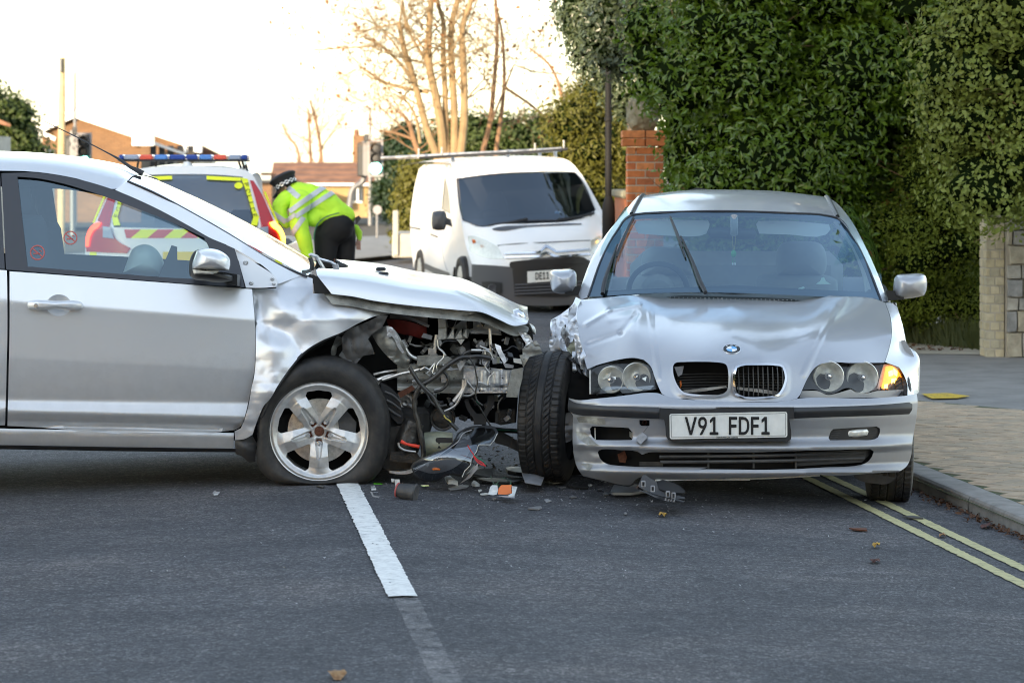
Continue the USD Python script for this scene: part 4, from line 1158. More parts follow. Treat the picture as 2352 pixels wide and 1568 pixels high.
# glasshouse
glass_o = [(40, 406), (88, 410), (146, 422), (205, 439.5), (264, 460), (322, 482), (381, 505), (440, 532), (469, 546), (482, 575), (488, 640), (437, 640), (250, 627), (63, 612)]
frame_o = [(3, 398), (88, 397), (176, 411), (264, 437), (352, 475), (440, 522), (480, 545), (539, 571), (551, 612), (562, 660), (300, 641.5), (14, 619)]
wf_ = part("window_frame", panel(frame_o, lambda x, y: upper(x, y) - 0.004, 9, 0.02, holes=[glass_o], corner=25), "trim_black", car, smooth=25)
sg = part("side_window", panel(glass_o, lambda x, y: upper(x, y) + 0.012, 16, 0, corner=25), "side_glass", car, smooth=True)
for cx_, cy_, r_ in ((161.7, 546, 16), (86, 580, 17.5)):
    e = (lambda x, y: upper(x, y) + 0.010)
    ring = panel(ell(cx_, cy_, r_, r_), e, 3, 0, holes=[ell(cx_, cy_, r_ * 0.83, r_ * 0.83)], smooth_poly=False)
    a = math.radians(40)
    c, s = math.cos(a), math.sin(a)
    sl = [(cx_ + u * c - v * s, cy_ + u * s + v * c) for u, v in ((-r_ * .85, -1.4), (r_ * .85, -1.4), (r_ * .85, 1.4), (-r_ * .85, 1.4))]
    cg = [(cx_ - r_ * .55, cy_ + 1), (cx_ + r_ * .35, cy_ + 1), (cx_ + r_ * .35, cy_ + 4), (cx_ - r_ * .55, cy_ + 4)]
    sm = [(cx_ + r_ * .2, cy_ - 6), (cx_ + r_ * .55, cy_ - 5), (cx_ + r_ * .6, cy_ - 1), (cx_ + r_ * .5, cy_ - 1), (cx_ + r_ * .45, cy_ - 3.5), (cx_ + r_ * .2, cy_ - 4.5)]
    part("no_smoking_sticker", join([ring] + [panel(q, e, 4, 0, smooth_poly=False) for q in (sl, cg, sm)]), "red_print", sg, smooth=False)
part("rear_window_frame", panel([(-430, 398), (0, 397.5), (11, 618), (-440, 586), (-470, 500)], lambda x, y: upper(x, y) - 0.004, 12, 0.02, holes=[[(-400, 412), (-40, 411), (-30, 604), (-410, 576)]], corner=25), "trim_black", car, smooth=25)
part("rear_side_window", panel([(-400, 412), (-40, 411), (-30, 604), (-410, 576)], lambda x, y: upper(x, y) + 0.012, 30, 0, corner=25), "side_glass", car)
part("quarter_window", panel([(-440, 400), (-475, 500), (-448, 585), (-700, 570), (-640, 430)], lambda x, y: upper(x, y) + 0.002, 25, 0.01, corner=25), "trim_black", car)
# roof
xs = [-830, -500, -200, 0, 88, 176, 264, 293]
yl = [455, 400, 390, 392, 395.5, 410, 434, 416.5]
yt = [400, 356, 345, 347, 351, 361, 379, 392]
rows = []
YC = 14.66
for x, a, b in zip(xs, yl, yt):
    last = x == 293
    near = [U(x, a, 14.03), U(x + (4 if last else 1), a - 0.5 * (a - b) if not last else 411, 14.10), U(x + (10 if last else 3), a - 0.82 * (a - b) if not last else 405.5, 14.28)]
    mid = U(x + (27 if last else 6), b if not last else 401, YC)
    farp = [np.array([p[0] - (0.0 if last else 0), 2 * YC - p[1], p[2]]) for p in near[::-1]]
    rows.append(near + [mid] + farp)
part("roof", flip(loft(rows, 6, 5)), "silver_a", car, smooth=40)
part("a_pillar", panel([(264, 436), (293, 416.5), (352, 442), (440, 489), (527, 539), (632, 603.5), (690, 634), (640, 652), (632, 636), (539, 571), (480, 545), (440, 522), (352, 475)], lambda x, y: upper(x, y) + 0.0 + 0.0006 * np.clip(x - 560, 0, 200), 8, 0.03, corner=30), "silver_a", car, smooth=30)
ta = [U(295, 417, 14.03), U(305, 408, 14.25), U(320, 402, YC), U(335, 402, 15.05), U(346, 408, 15.29)]
ba = [U(706, 635, 13.93), U(716, 622, 14.15), U(726, 606, YC), U(722, 599, 15.1), U(712, 600, 15.38)]
mid = [(np.array(a) * (1 - t) + np.array(b) * t + np.array([0, 0, (0.004, 0.02, 0.03, 0.02, 0.01)[k] * math.sin(math.pi * t)])) for t in (0.33, 0.66) for k, (a, b) in enumerate(zip(ta, ba))]
part("windscreen", flip(loft([ta, mid[:5], mid[5:], ba], 6, 5)), "raked_glass", car, smooth=True)
ws_edge = [U(293, 416, 14.025), U(352, 441.5, 14.0), U(440, 488.5, 13.98), U(527, 538.5, 13.95), U(632, 603, 13.92), U(706, 635, 13.92)]
part("windscreen_seal", tube(ws_edge, 0.006, 6, 4), "trim_black", car)
part("aerial_base", tube(U([328, 316, 300], [399, 392, 384.5], 14.6), [0.016, 0.013, 0.009], 10), "black_plastic", car)
part("aerial", tube(U([300, 275, 254, 170, 100], [384.5, 367, 355, 312, 278], 14.6), [0.009, 0.007, 0.004, 0.003, 0.002], 8, 3), "black_plastic", car)
# bare metal corner where the trim has been torn off
cp = part("corner_plate", panel([(541, 573), (590, 606), (632, 636), (639, 649), (634, 659), (600, 661), (565, 660.5)], lambda x, y: upper(x, y) + 0.012, 8, 0.01, corner=30), "enamel_white", car, smooth=30)
for x, y, r in ((564, 603.5, 6), (577, 650.5, 5), (625.5, 641, 4.5), (629, 652, 4)):
    d = float(upper(x, y)) + 0.006
    part("bolt", lathe([(0, -0.004), (r * 0.0009, -0.006), (r * 0.0012, 0.0), (r * 0.0021, 0.001), (r * 0.0021, 0.006)], 16, "y", U(x, y, d)), "galvanised", cp)
# door mirror
ms = part("mirror_shell", pillow([(446, 590), (452, 575), (468, 570.5), (490, 571), (512, 579), (527, 593), (529, 606), (526, 621.5), (500, 621), (470, 620), (441, 617.5), (441, 605)], 13.62, 13.49, 6, back=13.72), "silver_a", car, smooth=60, label="silver door mirror with a clear turn signal strip")
part("mirror_case", pillow([(434, 612), (438, 590), (446, 578), (456, 572), (446, 600), (441, 622), (470, 624), (505, 625), (535, 634), (534, 646), (505, 649), (470, 645), (445, 641), (436, 632)], 13.66, 13.56, 5, back=13.73), "black_plastic", ms, smooth=50)
part("turn_signal", pillow([(441, 618), (470, 620), (503, 621.5), (496, 632), (470, 631), (444, 629)], 13.60, 13.545, 4, back=13.66), "reflector", ms, smooth=50)
part("mirror_arm", hull(np.vstack([U([505, 545, 545, 500], [624, 630, 656, 646], 13.66), U([520, 552, 552, 520], [626, 632, 658, 650], 13.80)])), "black_plastic", ms, smooth=False)
# interior
def seat(name, x0, x1, ytop, d, m, lean=35, w=0.46):
    t = part(name, hull(np.vstack([U([x0, x1, x1 + lean, x0 + lean - 8], [ytop, ytop + 4, ytop + 260, ytop + 260], q) for q in (d - w / 2, d + w / 2)] + [U([x0 + 8, x1 - 8], [ytop - 12, ytop - 10], q) for q in (d - w / 3, d + w / 3)])), m, car, smooth=40)
    part("headrest", hull(np.vstack([U([x0 - 6, x0 + 28, x0 + 32, x0 + 2], [ytop - 70, ytop - 76, ytop - 22, ytop - 18], q) for q in (d - 0.12, d + 0.12)] + [U([x0 - 8, x0 + 36], [ytop - 45, ytop - 45], q) for q in (d - 0.1, d + 0.1)])), m, t, smooth=40)


seat("driver_seat", 40, 104, 505, 14.25, "seat_dark")
seat("passenger_seat", 88, 140, 520, 15.0, "seat_dark")
part("far_door_lining", panel([(-420, 585), (100, 581), (300, 590), (560, 606), (600, 700), (590, 990), (-420, 960)], 15.42, 40, 0.03, smooth_poly=False), "seat_dark", car, smooth=False)
part("far_body_side", panel([(-900, 600), (560, 615), (690, 640), (690, 820), (590, 980), (-880, 960)], 15.5, 40, 0.02, smooth_poly=False), "silver_a", car, smooth=False)
part("far_roof_rail", tube(U([-420, -100, 100, 180, 260, 340, 430, 520], [395, 405, 410, 417, 434, 463, 505, 560], 15.2), 0.05, 8), "seat_dark", car)
part("far_b_pillar", plate([(20, 400), (117, 412), (143, 583), (20, 583)], 15.25, 0.08), "seat_dark", car, smooth=False)
part("dashboard", hull(np.vstack([U([392, 470, 560, 700, 700, 420], [640, 606, 596, 634, 760, 760], q) for q in (14.0, 15.35)])), "dash", car, smooth=False)
part("steering_wheel", lathe([(0.175 + 0.016 * math.cos(a), 0.016 * math.sin(a)) for a in np.linspace(0, 2 * math.pi, 9)], 32, "x", U(372, 690, 14.28), roty(0.45)), "dash", car)
part("airbag", pillow([(283, 626), (292, 600), (305, 572), (320, 563), (340, 562), (358, 572), (372, 592), (378, 612), (372, 634), (330, 634)], 14.24, 14.08, 7, back=14.5), "airbag", car, smooth=60, label="deflated pale airbag hanging from the steering wheel")
part("wheel_spoke", plate([(362, 638), (382, 592), (394, 563), (407, 567), (407, 596), (430, 640)], 14.12, 0.05), "dash", car, smooth=False)

# ---- crumpled front wing
def c3(x, y, d):
    return (516.8 + x * .2197, 574.2 + y * .2197, D0 + d)


wing_ctrl = [c3(*p) for p in ((285, 410, .03), (325, 560, .085), (400, 800, .095), (345, 1000, .04), (560, 450, -.02), (470, 600, .005), (430, 780, .07), (600, 650, -.055), (800, 520, -.01),
    (825, 560, .035), (860, 660, .03), (790, 620, -.035), (720, 740, .01), (620, 870, .065), (700, 930, .045), (755, 1035, .065), (540, 760, .05), (450, 1000, -.035), (500, 1150, -.02), (640, 1000, -.02), (900, 720, -.03), (900, 640, -.03), (1100, 600, .0), (1300, 690, -.015),
    (1500, 560, .05), (1650, 620, .12), (1720, 650, .15), (1000, 940, .03), (1240, 850, .055), (1400, 760, .06), (850, 1050, .035), (690, 1200, .02), (520, 1240, -.01), (400, 1300, .035), (520, 1400, .0), (350, 1480, .055), (450, 1550, .01),
    (530, 240, .09), (620, 160, .11), (700, 300, .06), (850, 300, .12), (800, 420, .035), (920, 440, .05), (600, 400, .02), (1200, 480, .05), (1400, 500, .06))]
wing_ctrl += [(600, 935, D0 + .05), (575, 960, D0 + .07), (560, 1000, D0 + .09), (590, 965, D0 + .07), (610, 900, D0 + .0), (575, 900, D0 + .06)]
wing_ctrl = [(a, b, D0 + .02 + (c - D0 - .02) * .6) for a, b, c in wing_ctrl]
wf1, wf2 = field(wing_ctrl, "linear"), field(wing_ctrl, "thin_plate_spline", 0.001)
cw = crumple(0.018, 30, 4)
from scipy.interpolate import LinearNDInterpolator
_wc = np.array(wing_ctrl)
_lin = LinearNDInterpolator(_wc[:, :2], _wc[:, 2])
def facet(x, y):
    x, y = np.asarray(x, float), np.asarray(y, float)
    acc = 0
    for dx, dy in ((0, 0), (7, 0), (-7, 0), (0, 7), (0, -7), (13, 13), (-13, 13), (13, -13), (-13, -13)):
        q = _lin(x + dx, y + dy)
        acc = acc + np.where(np.isnan(q), wf2(x, y), q)
    return acc / 9
def wing_depth(x, y):
    k = np.clip((y - 800) / 60, 0, 1) + np.clip((640 - x) / 60, 0, 1) * 0.5
    lean = 0.09 * np.clip((735 - np.asarray(y)) / 75, 0, 1) + 0.085 * np.clip((900 - np.asarray(y)) / 160, 0, 1) - 0.07
    return lean + 0.9 * facet(x, y) + 0.1 * wf2(x, y) + cw(x, y) * (0.01 + 0.45 * np.clip(k, 0, 1))
wing_o = [(580, 664), (600, 663), (635, 662), (630, 640), (628.8, 624), (653, 608), (670, 620), (688, 630), (708, 637), (718, 638.5), (719, 674), (758, 675), (802, 679.7), (851, 688), (879, 701), (897, 714), (895, 721), (862, 726), (822, 743), (789, 761), (737, 783), (699, 807), (671, 838), (640, 882), (618, 919), (607, 930), (594, 958), (587, 976), (580, 998), (560, 1008), (540, 1010), (539, 990), (553, 983), (562, 962), (572, 925), (578, 888), (583, 868), (588, 800), (586, 732)]
part("front_wing", panel(wing_o, wing_depth, 5, 0.02, corner=30), "silver_crushed", car, smooth=32, label="crumpled silver front wing folded back against the door")
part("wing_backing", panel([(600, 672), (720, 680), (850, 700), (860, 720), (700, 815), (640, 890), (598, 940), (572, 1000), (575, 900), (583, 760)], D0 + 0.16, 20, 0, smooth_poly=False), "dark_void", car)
part("arch_lip", tube([np.array(U(x, y, float(wing_depth(np.array([x]), np.array([y]))[0]) + 0.01)) for x, y in ((789, 762), (737, 784), (700, 808), (672, 839), (642, 883), (619, 920), (600, 960))], 0.008, 6), "black_plastic", car)

# ---- bonnet
st = [((762, 675), (728, 631), (800, 613)), ((812, 681), (790, 637), (828, 616.5)), ((856, 690), (850, 645), (870, 622.5)), ((958, 703), (933, 660), (976, 640)), ((1065, 713), (1051, 677), (1062, 660)), ((1106, 717), (1100, 694), (1106, 674)),
      ((1147, 734), (1147, 717), (1161, 695)), ((1180, 748), (1186, 734), (1199, 719)), ((1209, 744), (1213, 737), (1214, 731))]
rows = []
for i, (lo, cr_, tp_) in enumerate(st):
    k = i / (len(st) - 1)
    a, c, t_ = U(*lo, D0 + 0.02 + 0.10 * k ** 3), U(*cr_, D0 + 0.07 + 0.10 * k ** 2), U(*tp_, YC)
    m1_ = (a + c) / 2 + [0, -0.012, 0]
    sh = c * 0.55 + t_ * 0.45; sh[2] += 0.012
    mir = lambda p: np.array([p[0] + (t_[0] - p[0]) * 0.0, 2 * YC - p[1], p[2]])
    rows.append([a, m1_, c, sh, t_, mir(sh), mir(c), mir(a)])
part("bonnet", loft(rows, 7, 5, corner=70), "silver_a", car, smooth=28, label="silver bonnet pushed up with its near edge open over the engine")
und = [[p + np.array([0, 0.03 if j < 4 else -0.03, -0.05]) for j, p in enumerate(r)] for r in rows]
part("bonnet_frame", loft(und, 4, 4, corner=70), "grey_primer", car, smooth=30)
part("bonnet_lip", plate([(862, 692), (960, 704), (1065, 713), (1100, 716), (1080, 722), (1020, 728), (960, 722), (900, 708)], D0 + 0.07, 0.02), "grey_primer", car, smooth=False)
part("washer_jet", box(U(881, 629, 14.3), (0.05, 0.03, 0.018), 0.006), "black_plastic", car, smooth=False)
part("washer_jet", box(U(875, 618, 14.7), (0.05, 0.03, 0.018), 0.006), "black_plastic", car, smooth=False)
# scuttle and wiper wreckage
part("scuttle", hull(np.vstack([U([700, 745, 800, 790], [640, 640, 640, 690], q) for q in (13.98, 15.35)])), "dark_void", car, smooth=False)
part("torn_scuttle_trim", panel([(697, 626), (706, 632), (720, 630.5), (735, 640), (748, 656), (760, 674), (722, 674), (719, 640), (709, 636)], D0 + 0.05, 8, 0.01, corner=20), "black_plastic", car)
def cc(x, y):
    return 516.8 + x * .2197, 574.2 + y * .2197
for a, r, mm in (([(880, 60), (900, 50), (930, 60), (960, 70), (1000, 140), (1040, 210)], 0.009, "alu_pipe"), ([(890, 80), (910, 150), (905, 210)], 0.011, "black_plastic"), ([(960, 90), (1040, 110), (1130, 140), (1170, 170)], 0.008, "galvanised"), ([(1020, 200), (1050, 235), (1060, 255)], 0.015, "grey_plastic"), ([(1150, 150), (1165, 200), (1160, 240)], 0.016, "grey_plastic"), ([(870, 250), (900, 270), (930, 275)], 0.007, "black_plastic"), ([(1145, 90), (1143, 140)], 0.003, "rust")):
    part("wiper_linkage", tube([U(*cc(*q), 14.2) for q in a], r, 7), mm, car)

# ---- wheels
def wheel(parent, cx_, cy_, D, outline, name="front_wheel", flat=True):
    s = D / FP
    C = U(cx_, cy_, D)
    o = np.asarray(outline, float)
    ang_ = np.arctan2(o[:, 1] - cy_, o[:, 0] - cx_); rad = np.hypot(o[:, 0] - cx_, o[:, 1] - cy_)
    k = np.argsort(ang_)
    ang_, rad = ang_[k], rad[k]
    cs = CubicSpline(np.r_[ang_, ang_[0] + 2 * np.pi], np.r_[rad, rad[0]], bc_type="periodic")
    th = np.linspace(-np.pi, np.pi, 145)[:-1]
    R = cs(th)
    R = np.minimum(R, (np.max(o[:, 1]) - cy_) / np.maximum(np.sin(th), 1e-3) * np.where(np.sin(th) > 0.2, 1, 1e6))
    t = part(name, lathe([(0.0, 0.05), (0.05, 0.05), (0.05, 0.12), (0.0, 0.12)], 16, "y", C), "underseal", parent)
    rin = 112.0
    rows = []
    for fr, dd in ((-0.02, 0.03), (0.0, 0.006), (0.06, -0.004), (0.13, -0.016), (0.15, -0.022), (0.4, -0.034), (0.62, -0.033), (0.8, -0.022), (0.9, -0.008), (0.955, 0.006), (0.985, 0.02), (1.0, 0.038), (1.0, 0.16), (0.96, 0.18), (0.8, 0.195), (0.2, 0.19), (-0.02, 0.17)):
        rr_ = rin + fr * (R - rin)
        if 0.93 < fr <= 1.0 and dd < 0.1:
            rr_ = rr_ - 1.6 * (np.arange(len(th)) % 3 == 0)
        rows.append(np.stack([C[0] + rr_ * s * np.cos(th), np.full(len(th), D + dd), C[2] - rr_ * s * np.sin(th)], -1))
    G = np.array([np.vstack([r, r[:1]]) for r in rows])
    part("tyre", flip(grid(G)), "rubber", t, smooth=40, label="flat dusty black tyre squashed on the road" if flat else None)
    # rim face
    win = []
    ph0 = math.pi / 2
    for i in range(5):
        a = ph0 + math.pi / 5 + i * 2 * math.pi / 5
        w = Polygon([(33, 0), (52, 12), (82, 30), (91, 27), (95, 0), (91, -27), (82, -30), (52, -12)]).buffer(-4).buffer(4.5)
        w = np.array(w.exterior.simplify(0.3).coords)[:-1]
        c_, s_ = math.cos(a), math.sin(a)
        win.append(np.stack([cx_ + w[:, 0] * c_ - w[:, 1] * s_, cy_ + w[:, 0] * s_ + w[:, 1] * c_], 1))
    def face(x, y):
        dx, dy = x - cx_, y - cy_
        r = np.hypot(dx, dy)
        d = np.interp(r, [0, 12, 30, 60, 84, 98, 106, 111], [0.028, 0.03, 0.026, 0.012, 0.02, 0.012, 0.0, 0.004])
        for i in range(5):
            a = ph0 + i * 2 * math.pi / 5
            u = dx * math.cos(a) + dy * math.sin(a); v = np.abs(-dx * math.sin(a) + dy * math.cos(a))
            hw = 15 + 0.13 * np.maximum(u, 0)
            d = d - 0.016 * np.clip(1 - v / hw, 0, 1) * np.clip((u - 10) / 25, 0, 1) * np.clip((100 - r) / 18, 0, 1)
            gw = np.interp(u, [16, 26, 60, 66], [7.5, 8.5, 5.0, 3.0])
            g = np.clip((gw - v) / 1.8, 0, 1) * np.clip((u - 15) / 3, 0, 1) * np.clip((66 - u) / 4, 0, 1)
            d = d + 0.018 * g
        return D + d
    rim = part("rim", panel(ell(cx_, cy_, 111, 111, 90), face, 1.8 if flat else 4, 0.03, holes=win, smooth_poly=False), "alloy", t, smooth=40)
    part("rim_barrel", lathe([(111 * s, 0.002), (113.5 * s, 0.0), (113.5 * s, 0.008), (104 * s, 0.03), (98 * s, 0.19)], 72, "y", C), "alloy", t, smooth=40)
    for i in range(5):
        a = ph0 + i * 2 * math.pi / 5
        part("wheel_nut", lathe([(0, -0.008), (0.008, -0.008), (0.011, -0.001), (0.011, 0.016)], 6, "y", U(cx_ + 26 * math.cos(a), cy_ + 26 * math.sin(a), D + 0.026)), "galvanised", rim, smooth=False)
    part("hub_cap", lathe([(0, 0.014), (0.008, 0.012), (0.009, 0.018), (0.020, 0.018), (0.0235, 0.024), (0.0235, 0.05)], 24, "y", C), "rust", rim, smooth=30)
    part("brake_disc", lathe([(0.07, 0.055), (74 * s, 0.06), (74 * s, 0.08), (0.0, 0.08)], 48, "y", C), "alu_pipe", t, smooth=30)
    part("disc_bell", lathe([(0.0, 0.035), (0.066, 0.04), (0.07, 0.062)], 32, "y", C), "rust", t, smooth=30)
    part("caliper", hull(np.vstack([U([cx_ + 42, cx_ + 62, cx_ + 86, cx_ + 84, cx_ + 60, cx_ + 46], [cy_ - 44, cy_ - 50, cy_ - 22, cy_ + 20, cy_ + 16, cy_ - 6], q) for q in (D + 0.045, D + 0.12)])), "dusty_plastic", t, smooth=False)
    part("inner_dark", lathe([(0, 0.17), (108 * s, 0.17)], 24, "y", C), "dark_void", t)
    return t


tyre_o = [(587.6, 1062), (588, 1020), (590, 975), (598, 930), (618, 890), (657, 850), (695, 829), (736, 820), (790, 826), (835, 850), (868, 890), (889, 935), (895, 983), (892, 1025), (880, 1070), (862, 1098), (846, 1109), (800, 1113), (733, 1114), (680, 1114), (640, 1111), (612, 1098)]
wheel(car, 732.5, 991, D0 + 0.02, tyre_o)
wheel(car, -534, 975, D0 + 0.03, ell(-534, 975, 152, 150, 24), "rear_wheel", False)
part("wheel_arch_liner", panel([(575, 1010), (590, 930), (640, 850), (700, 800), (800, 750), (880, 730), (930, 760), (930, 1000), (900, 1080), (600, 1050)], D0 + 0.32, 30, 0, smooth_poly=False), "underseal", car)
part("mud_flap", panel([(539, 1006), (560, 1004), (580, 1000), (590, 1018), (586, 1060), (572, 1062), (556, 1048), (541, 1042)], [(540, 1010, D0 + .03), (585, 1010, D0 + .05), (560, 1030, D0 + .0), (580, 1060, D0 + .06), (545, 1040, D0 + .05)], 6, 0.01, corner=25), "dusty_plastic", car)
part("rear_panel", hull(np.vstack([U([-860, -905, -860], [560, 800, 960], q) for q in (13.9, 15.4)] + [U([-800], [430], q)[None, 0] if False else U([-800, -800], [450, 460], q) for q in (14.1, 15.2)])), "silver_a", car, smooth=False)

# ---- engine bay
def e4(*p):
    return [(803.9 + x * .2746, 660.3 + y * .2746) for x, y in p]


def e4d(d, *p):
    return [(803.9 + q[0] * .2746, 660.3 + q[1] * .2746, D0 + (q[2] if len(q) > 2 else d)) for q in p]


def etube(name, r, m, d, *p, label=None, n=8):
    return part(name, ptube(e4d(d, *p), r, n), m, car, label=label)


def eplate(name, m, d, *p, thick=0.01, tilt=None, step=14, sp=False, label=None, parent=None):
    t_ = [(803.9 + x * .2746, 660.3 + y * .2746, D0 + z) for x, y, z in tilt] if tilt else D0 + d
    return part(name, panel(e4(*p), t_, step, thick, solid=True, smooth_poly=sp, corner=35), m, parent or car, smooth=25, label=label)


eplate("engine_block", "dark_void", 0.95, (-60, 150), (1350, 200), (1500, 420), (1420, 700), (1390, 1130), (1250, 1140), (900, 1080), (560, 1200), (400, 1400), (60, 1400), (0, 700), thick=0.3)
eplate("inner_wing_panel", "underseal", 0.55, (60, 500), (560, 480), (860, 420), (1130, 700), (1120, 880), (520, 900), (420, 1150), (200, 900), thick=0.02)
eplate("coolant_reservoir", "reservoir_red", 0.26, (300, 262), (420, 270), (520, 292), (640, 330), (640, 400), (600, 430), (520, 405), (420, 385), (330, 330), thick=0.12, sp=True, label="red-brown fluid tank under the bonnet edge",
       tilt=[(300, 260, .22), (650, 330, .27), (450, 400, .25), (460, 300, .19), (560, 350, .21)])
eplate("reservoir_top", "reservoir_clear", 0.25, (340, 195), (420, 180), (560, 215), (650, 250), (650, 328), (560, 292), (440, 268), (330, 258), thick=0.12, sp=True)
part("reservoir_rib", ptube(e4d(.215, (345, 195), (440, 232), (560, 280), (662, 325)), 0.008, 6), "grey_plastic", car)
eplate("reservoir_tab", "grey_plastic", 0.2, (615, 380), (690, 402), (682, 438), (596, 415), thick=0.03)
# crumpled upper rail
rail = [(180, 385, .14), (260, 330, .12), (320, 320, .10), (400, 400, .08), (470, 520, .10), (480, 560, .13), (500, 610, .10), (490, 680, .16), (440, 670, .13), (390, 640, .09), (330, 580, .08), (270, 520, .10), (215, 440, .13), (300, 430, .07), (400, 540, .06)]
cm_ = crumple(0.03, 22, 9)
rf = field([(803.9 + x * .2746, 660.3 + y * .2746, D0 + z) for x, y, z in rail])
def rail_depth(x, y):
    return rf(x, y) + cm_(x, y) * np.clip((y - 775) / 40, 0.12, 1)
part("upper_rail", panel(e4((180, 385), (250, 335), (320, 318), (370, 350), (430, 440), (470, 525), (478, 570), (502, 600), (490, 685), (450, 670), (400, 650), (340, 600), (280, 540), (220, 460)), rail_depth, 3, 0.08, corner=30), "grey_primer", car, smooth=20, label="crumpled grey-green inner rail")
eplate("rail_strap", "galvanised", 0.05, (305, 322), (350, 340), (395, 400), (420, 470), (455, 540), (440, 548), (400, 500), (370, 430), (310, 370), thick=0.006, sp=True)
for x, y in ((340, 352), (330, 395)):
    part("rail_bolt", lathe([(0, -0.008), (0.007, -0.008), (0.009, 0), (0.013, 0.001)], 12, "y", U(*e4((x, y))[0], D0 + 0.05)), "galvanised", car)
# torn liner
lc = crumple(0.03, 40, 6)
part("torn_liner", panel(e4((-20, 345), (60, 320), (200, 258), (255, 225), (330, 235), (345, 190), (310, 250), (270, 330), (190, 385), (150, 430), (180, 480), (205, 555), (110, 570), (35, 655), (-60, 590), (-95, 570), (-60, 520), (-70, 420)), lambda x, y: D0 + 0.08 + lc(x, y), 5, 0.008, corner=25), "dusty_plastic", car, smooth=25, label="torn dark wheel-arch liner hanging under the wing edge")
part("liner_bracket", panel(e4((-110, 400), (-60, 420), (-70, 470), (-105, 500), (-120, 560), (-150, 580), (-160, 540), (-140, 470)), lambda x, y: D0 + 0.16 + lc(x, y), 5, 0.008), "grey_primer", car, smooth=25)
# headlamp carrier: pale ribs and webs
eplate("lamp_carrier", "pale_plastic", 0.30, (738, 245), (1160, 240), (1240, 350), (1265, 400), (1000, 375), (985, 425), (738, 438), thick=0.03)
hc = [((735, 195), (822, 200), (820, 250), (735, 262)), ((735, 268), (800, 262), (800, 330), (740, 335)), ((738, 345), (805, 338), (805, 425), (738, 436)), ((815, 425), (868, 335), (868, 425)), ((880, 425), (930, 345), (935, 425)), ((945, 400), (975, 345), (977, 422))]
for q in hc:
    eplate("carrier_rib", "pale_plastic", 0.22, *q, thick=0.05)
for q in (((812, 262), (900, 250), (862, 330), (825, 340)), ((900, 240), (965, 250), (880, 320)), ((975, 265), (1028, 265), (1030, 340), (1000, 350), (975, 340)), ((815, 330), (850, 345), (815, 410)), ((872, 345), (900, 345), (876, 400)), ((935, 340), (950, 350), (940, 395))):
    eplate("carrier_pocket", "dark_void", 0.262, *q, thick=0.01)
eplate("carrier_arm", "grey_plastic", 0.2, (1010, 360), (1260, 362), (1268, 400), (1240, 385), (1010, 385), thick=0.03)
eplate("foam_tear", "oily_black", 0.25, (1040, 215), (1100, 230), (1135, 280), (1120, 330), (1075, 275), thick=0.02)
eplate("carrier_spike", "pale_plastic", 0.23, (890, 432), (960, 432), (928, 478), thick=0.02)
eplate("fan_shroud", "black_plastic", 0.35, (832, 445), (880, 440), (925, 485), (1000, 440), (1010, 560), (960, 590), (850, 600), thick=0.05)
# pipes
etube("pipe", 0.0095, "alu_pipe", .16, (724, 395), (712, 460), (705, 540), (690, 610), (640, 652), (560, 690), (430, 720), (270, 772), n=10)
eplate("pipe_clamp", "alu_pipe", .13, (655, 505), (722, 512), (720, 565), (652, 558), thick=0.04)
etube("pipe", 0.009, "alu_pipe", .14, (440, 445), (462, 500), (500, 560), (560, 592), (620, 588), (650, 600), (640, 650), (590, 690), n=10)
for k in range(4):
    part("hose_crimp", lathe([(0.012, -0.005), (0.015, 0.0), (0.012, 0.005)], 12, "z", U(*e4((442 + 9 * k, 448 + 15 * k))[0], D0 + 0.135), rotx(0) @ roty(-0.5)), "alu_pipe", car)
etube("pipe", 0.006, "alu_pipe", .3, (495, 470), (560, 490), (640, 485), (700, 470))
etube("pipe", 0.006, "alu_pipe", .3, (725, 500), (770, 530), (800, 570))
etube("pipe", 0.008, "alu_pipe", .15, (1170, 345), (1172, 430), (1178, 520), (1182, 600))
etube("pipe", 0.005, "alu_pipe", .15, (1085, 490), (1150, 515), (1205, 520), (1220, 540), (1225, 590))
part("hose_crimp", ptube(e4d(.15, (1015, 525), (1095, 525)), 0.008, 8), "alu_pipe", car)
etube("pipe", 0.004, "alu_pipe", .15, (1095, 527), (1175, 527))
eplate("pipe_fitting", "grey_plastic", .14, (1185, 590), (1230, 585), (1235, 635), (1195, 640), thick=0.03)
eplate("green_clip", "beige_can", .13, (1228, 578), (1255, 582), (1250, 632), (1228, 630), thick=0.02)
etube("steering_pipe", 0.013, "alu_pipe", .2, (150, 790), (230, 775), (300, 750), (410, 728), (470, 712))
etube("steering_pipe", 0.010, "alu_pipe", .24, (200, 730), (270, 712), (350, 700), (430, 690))
part("rack_boot", ptube(e4d(.18, (150, 770), (190, 790), (235, 820)), [0.022, 0.026, 0.018], 10), "bare_metal", car)
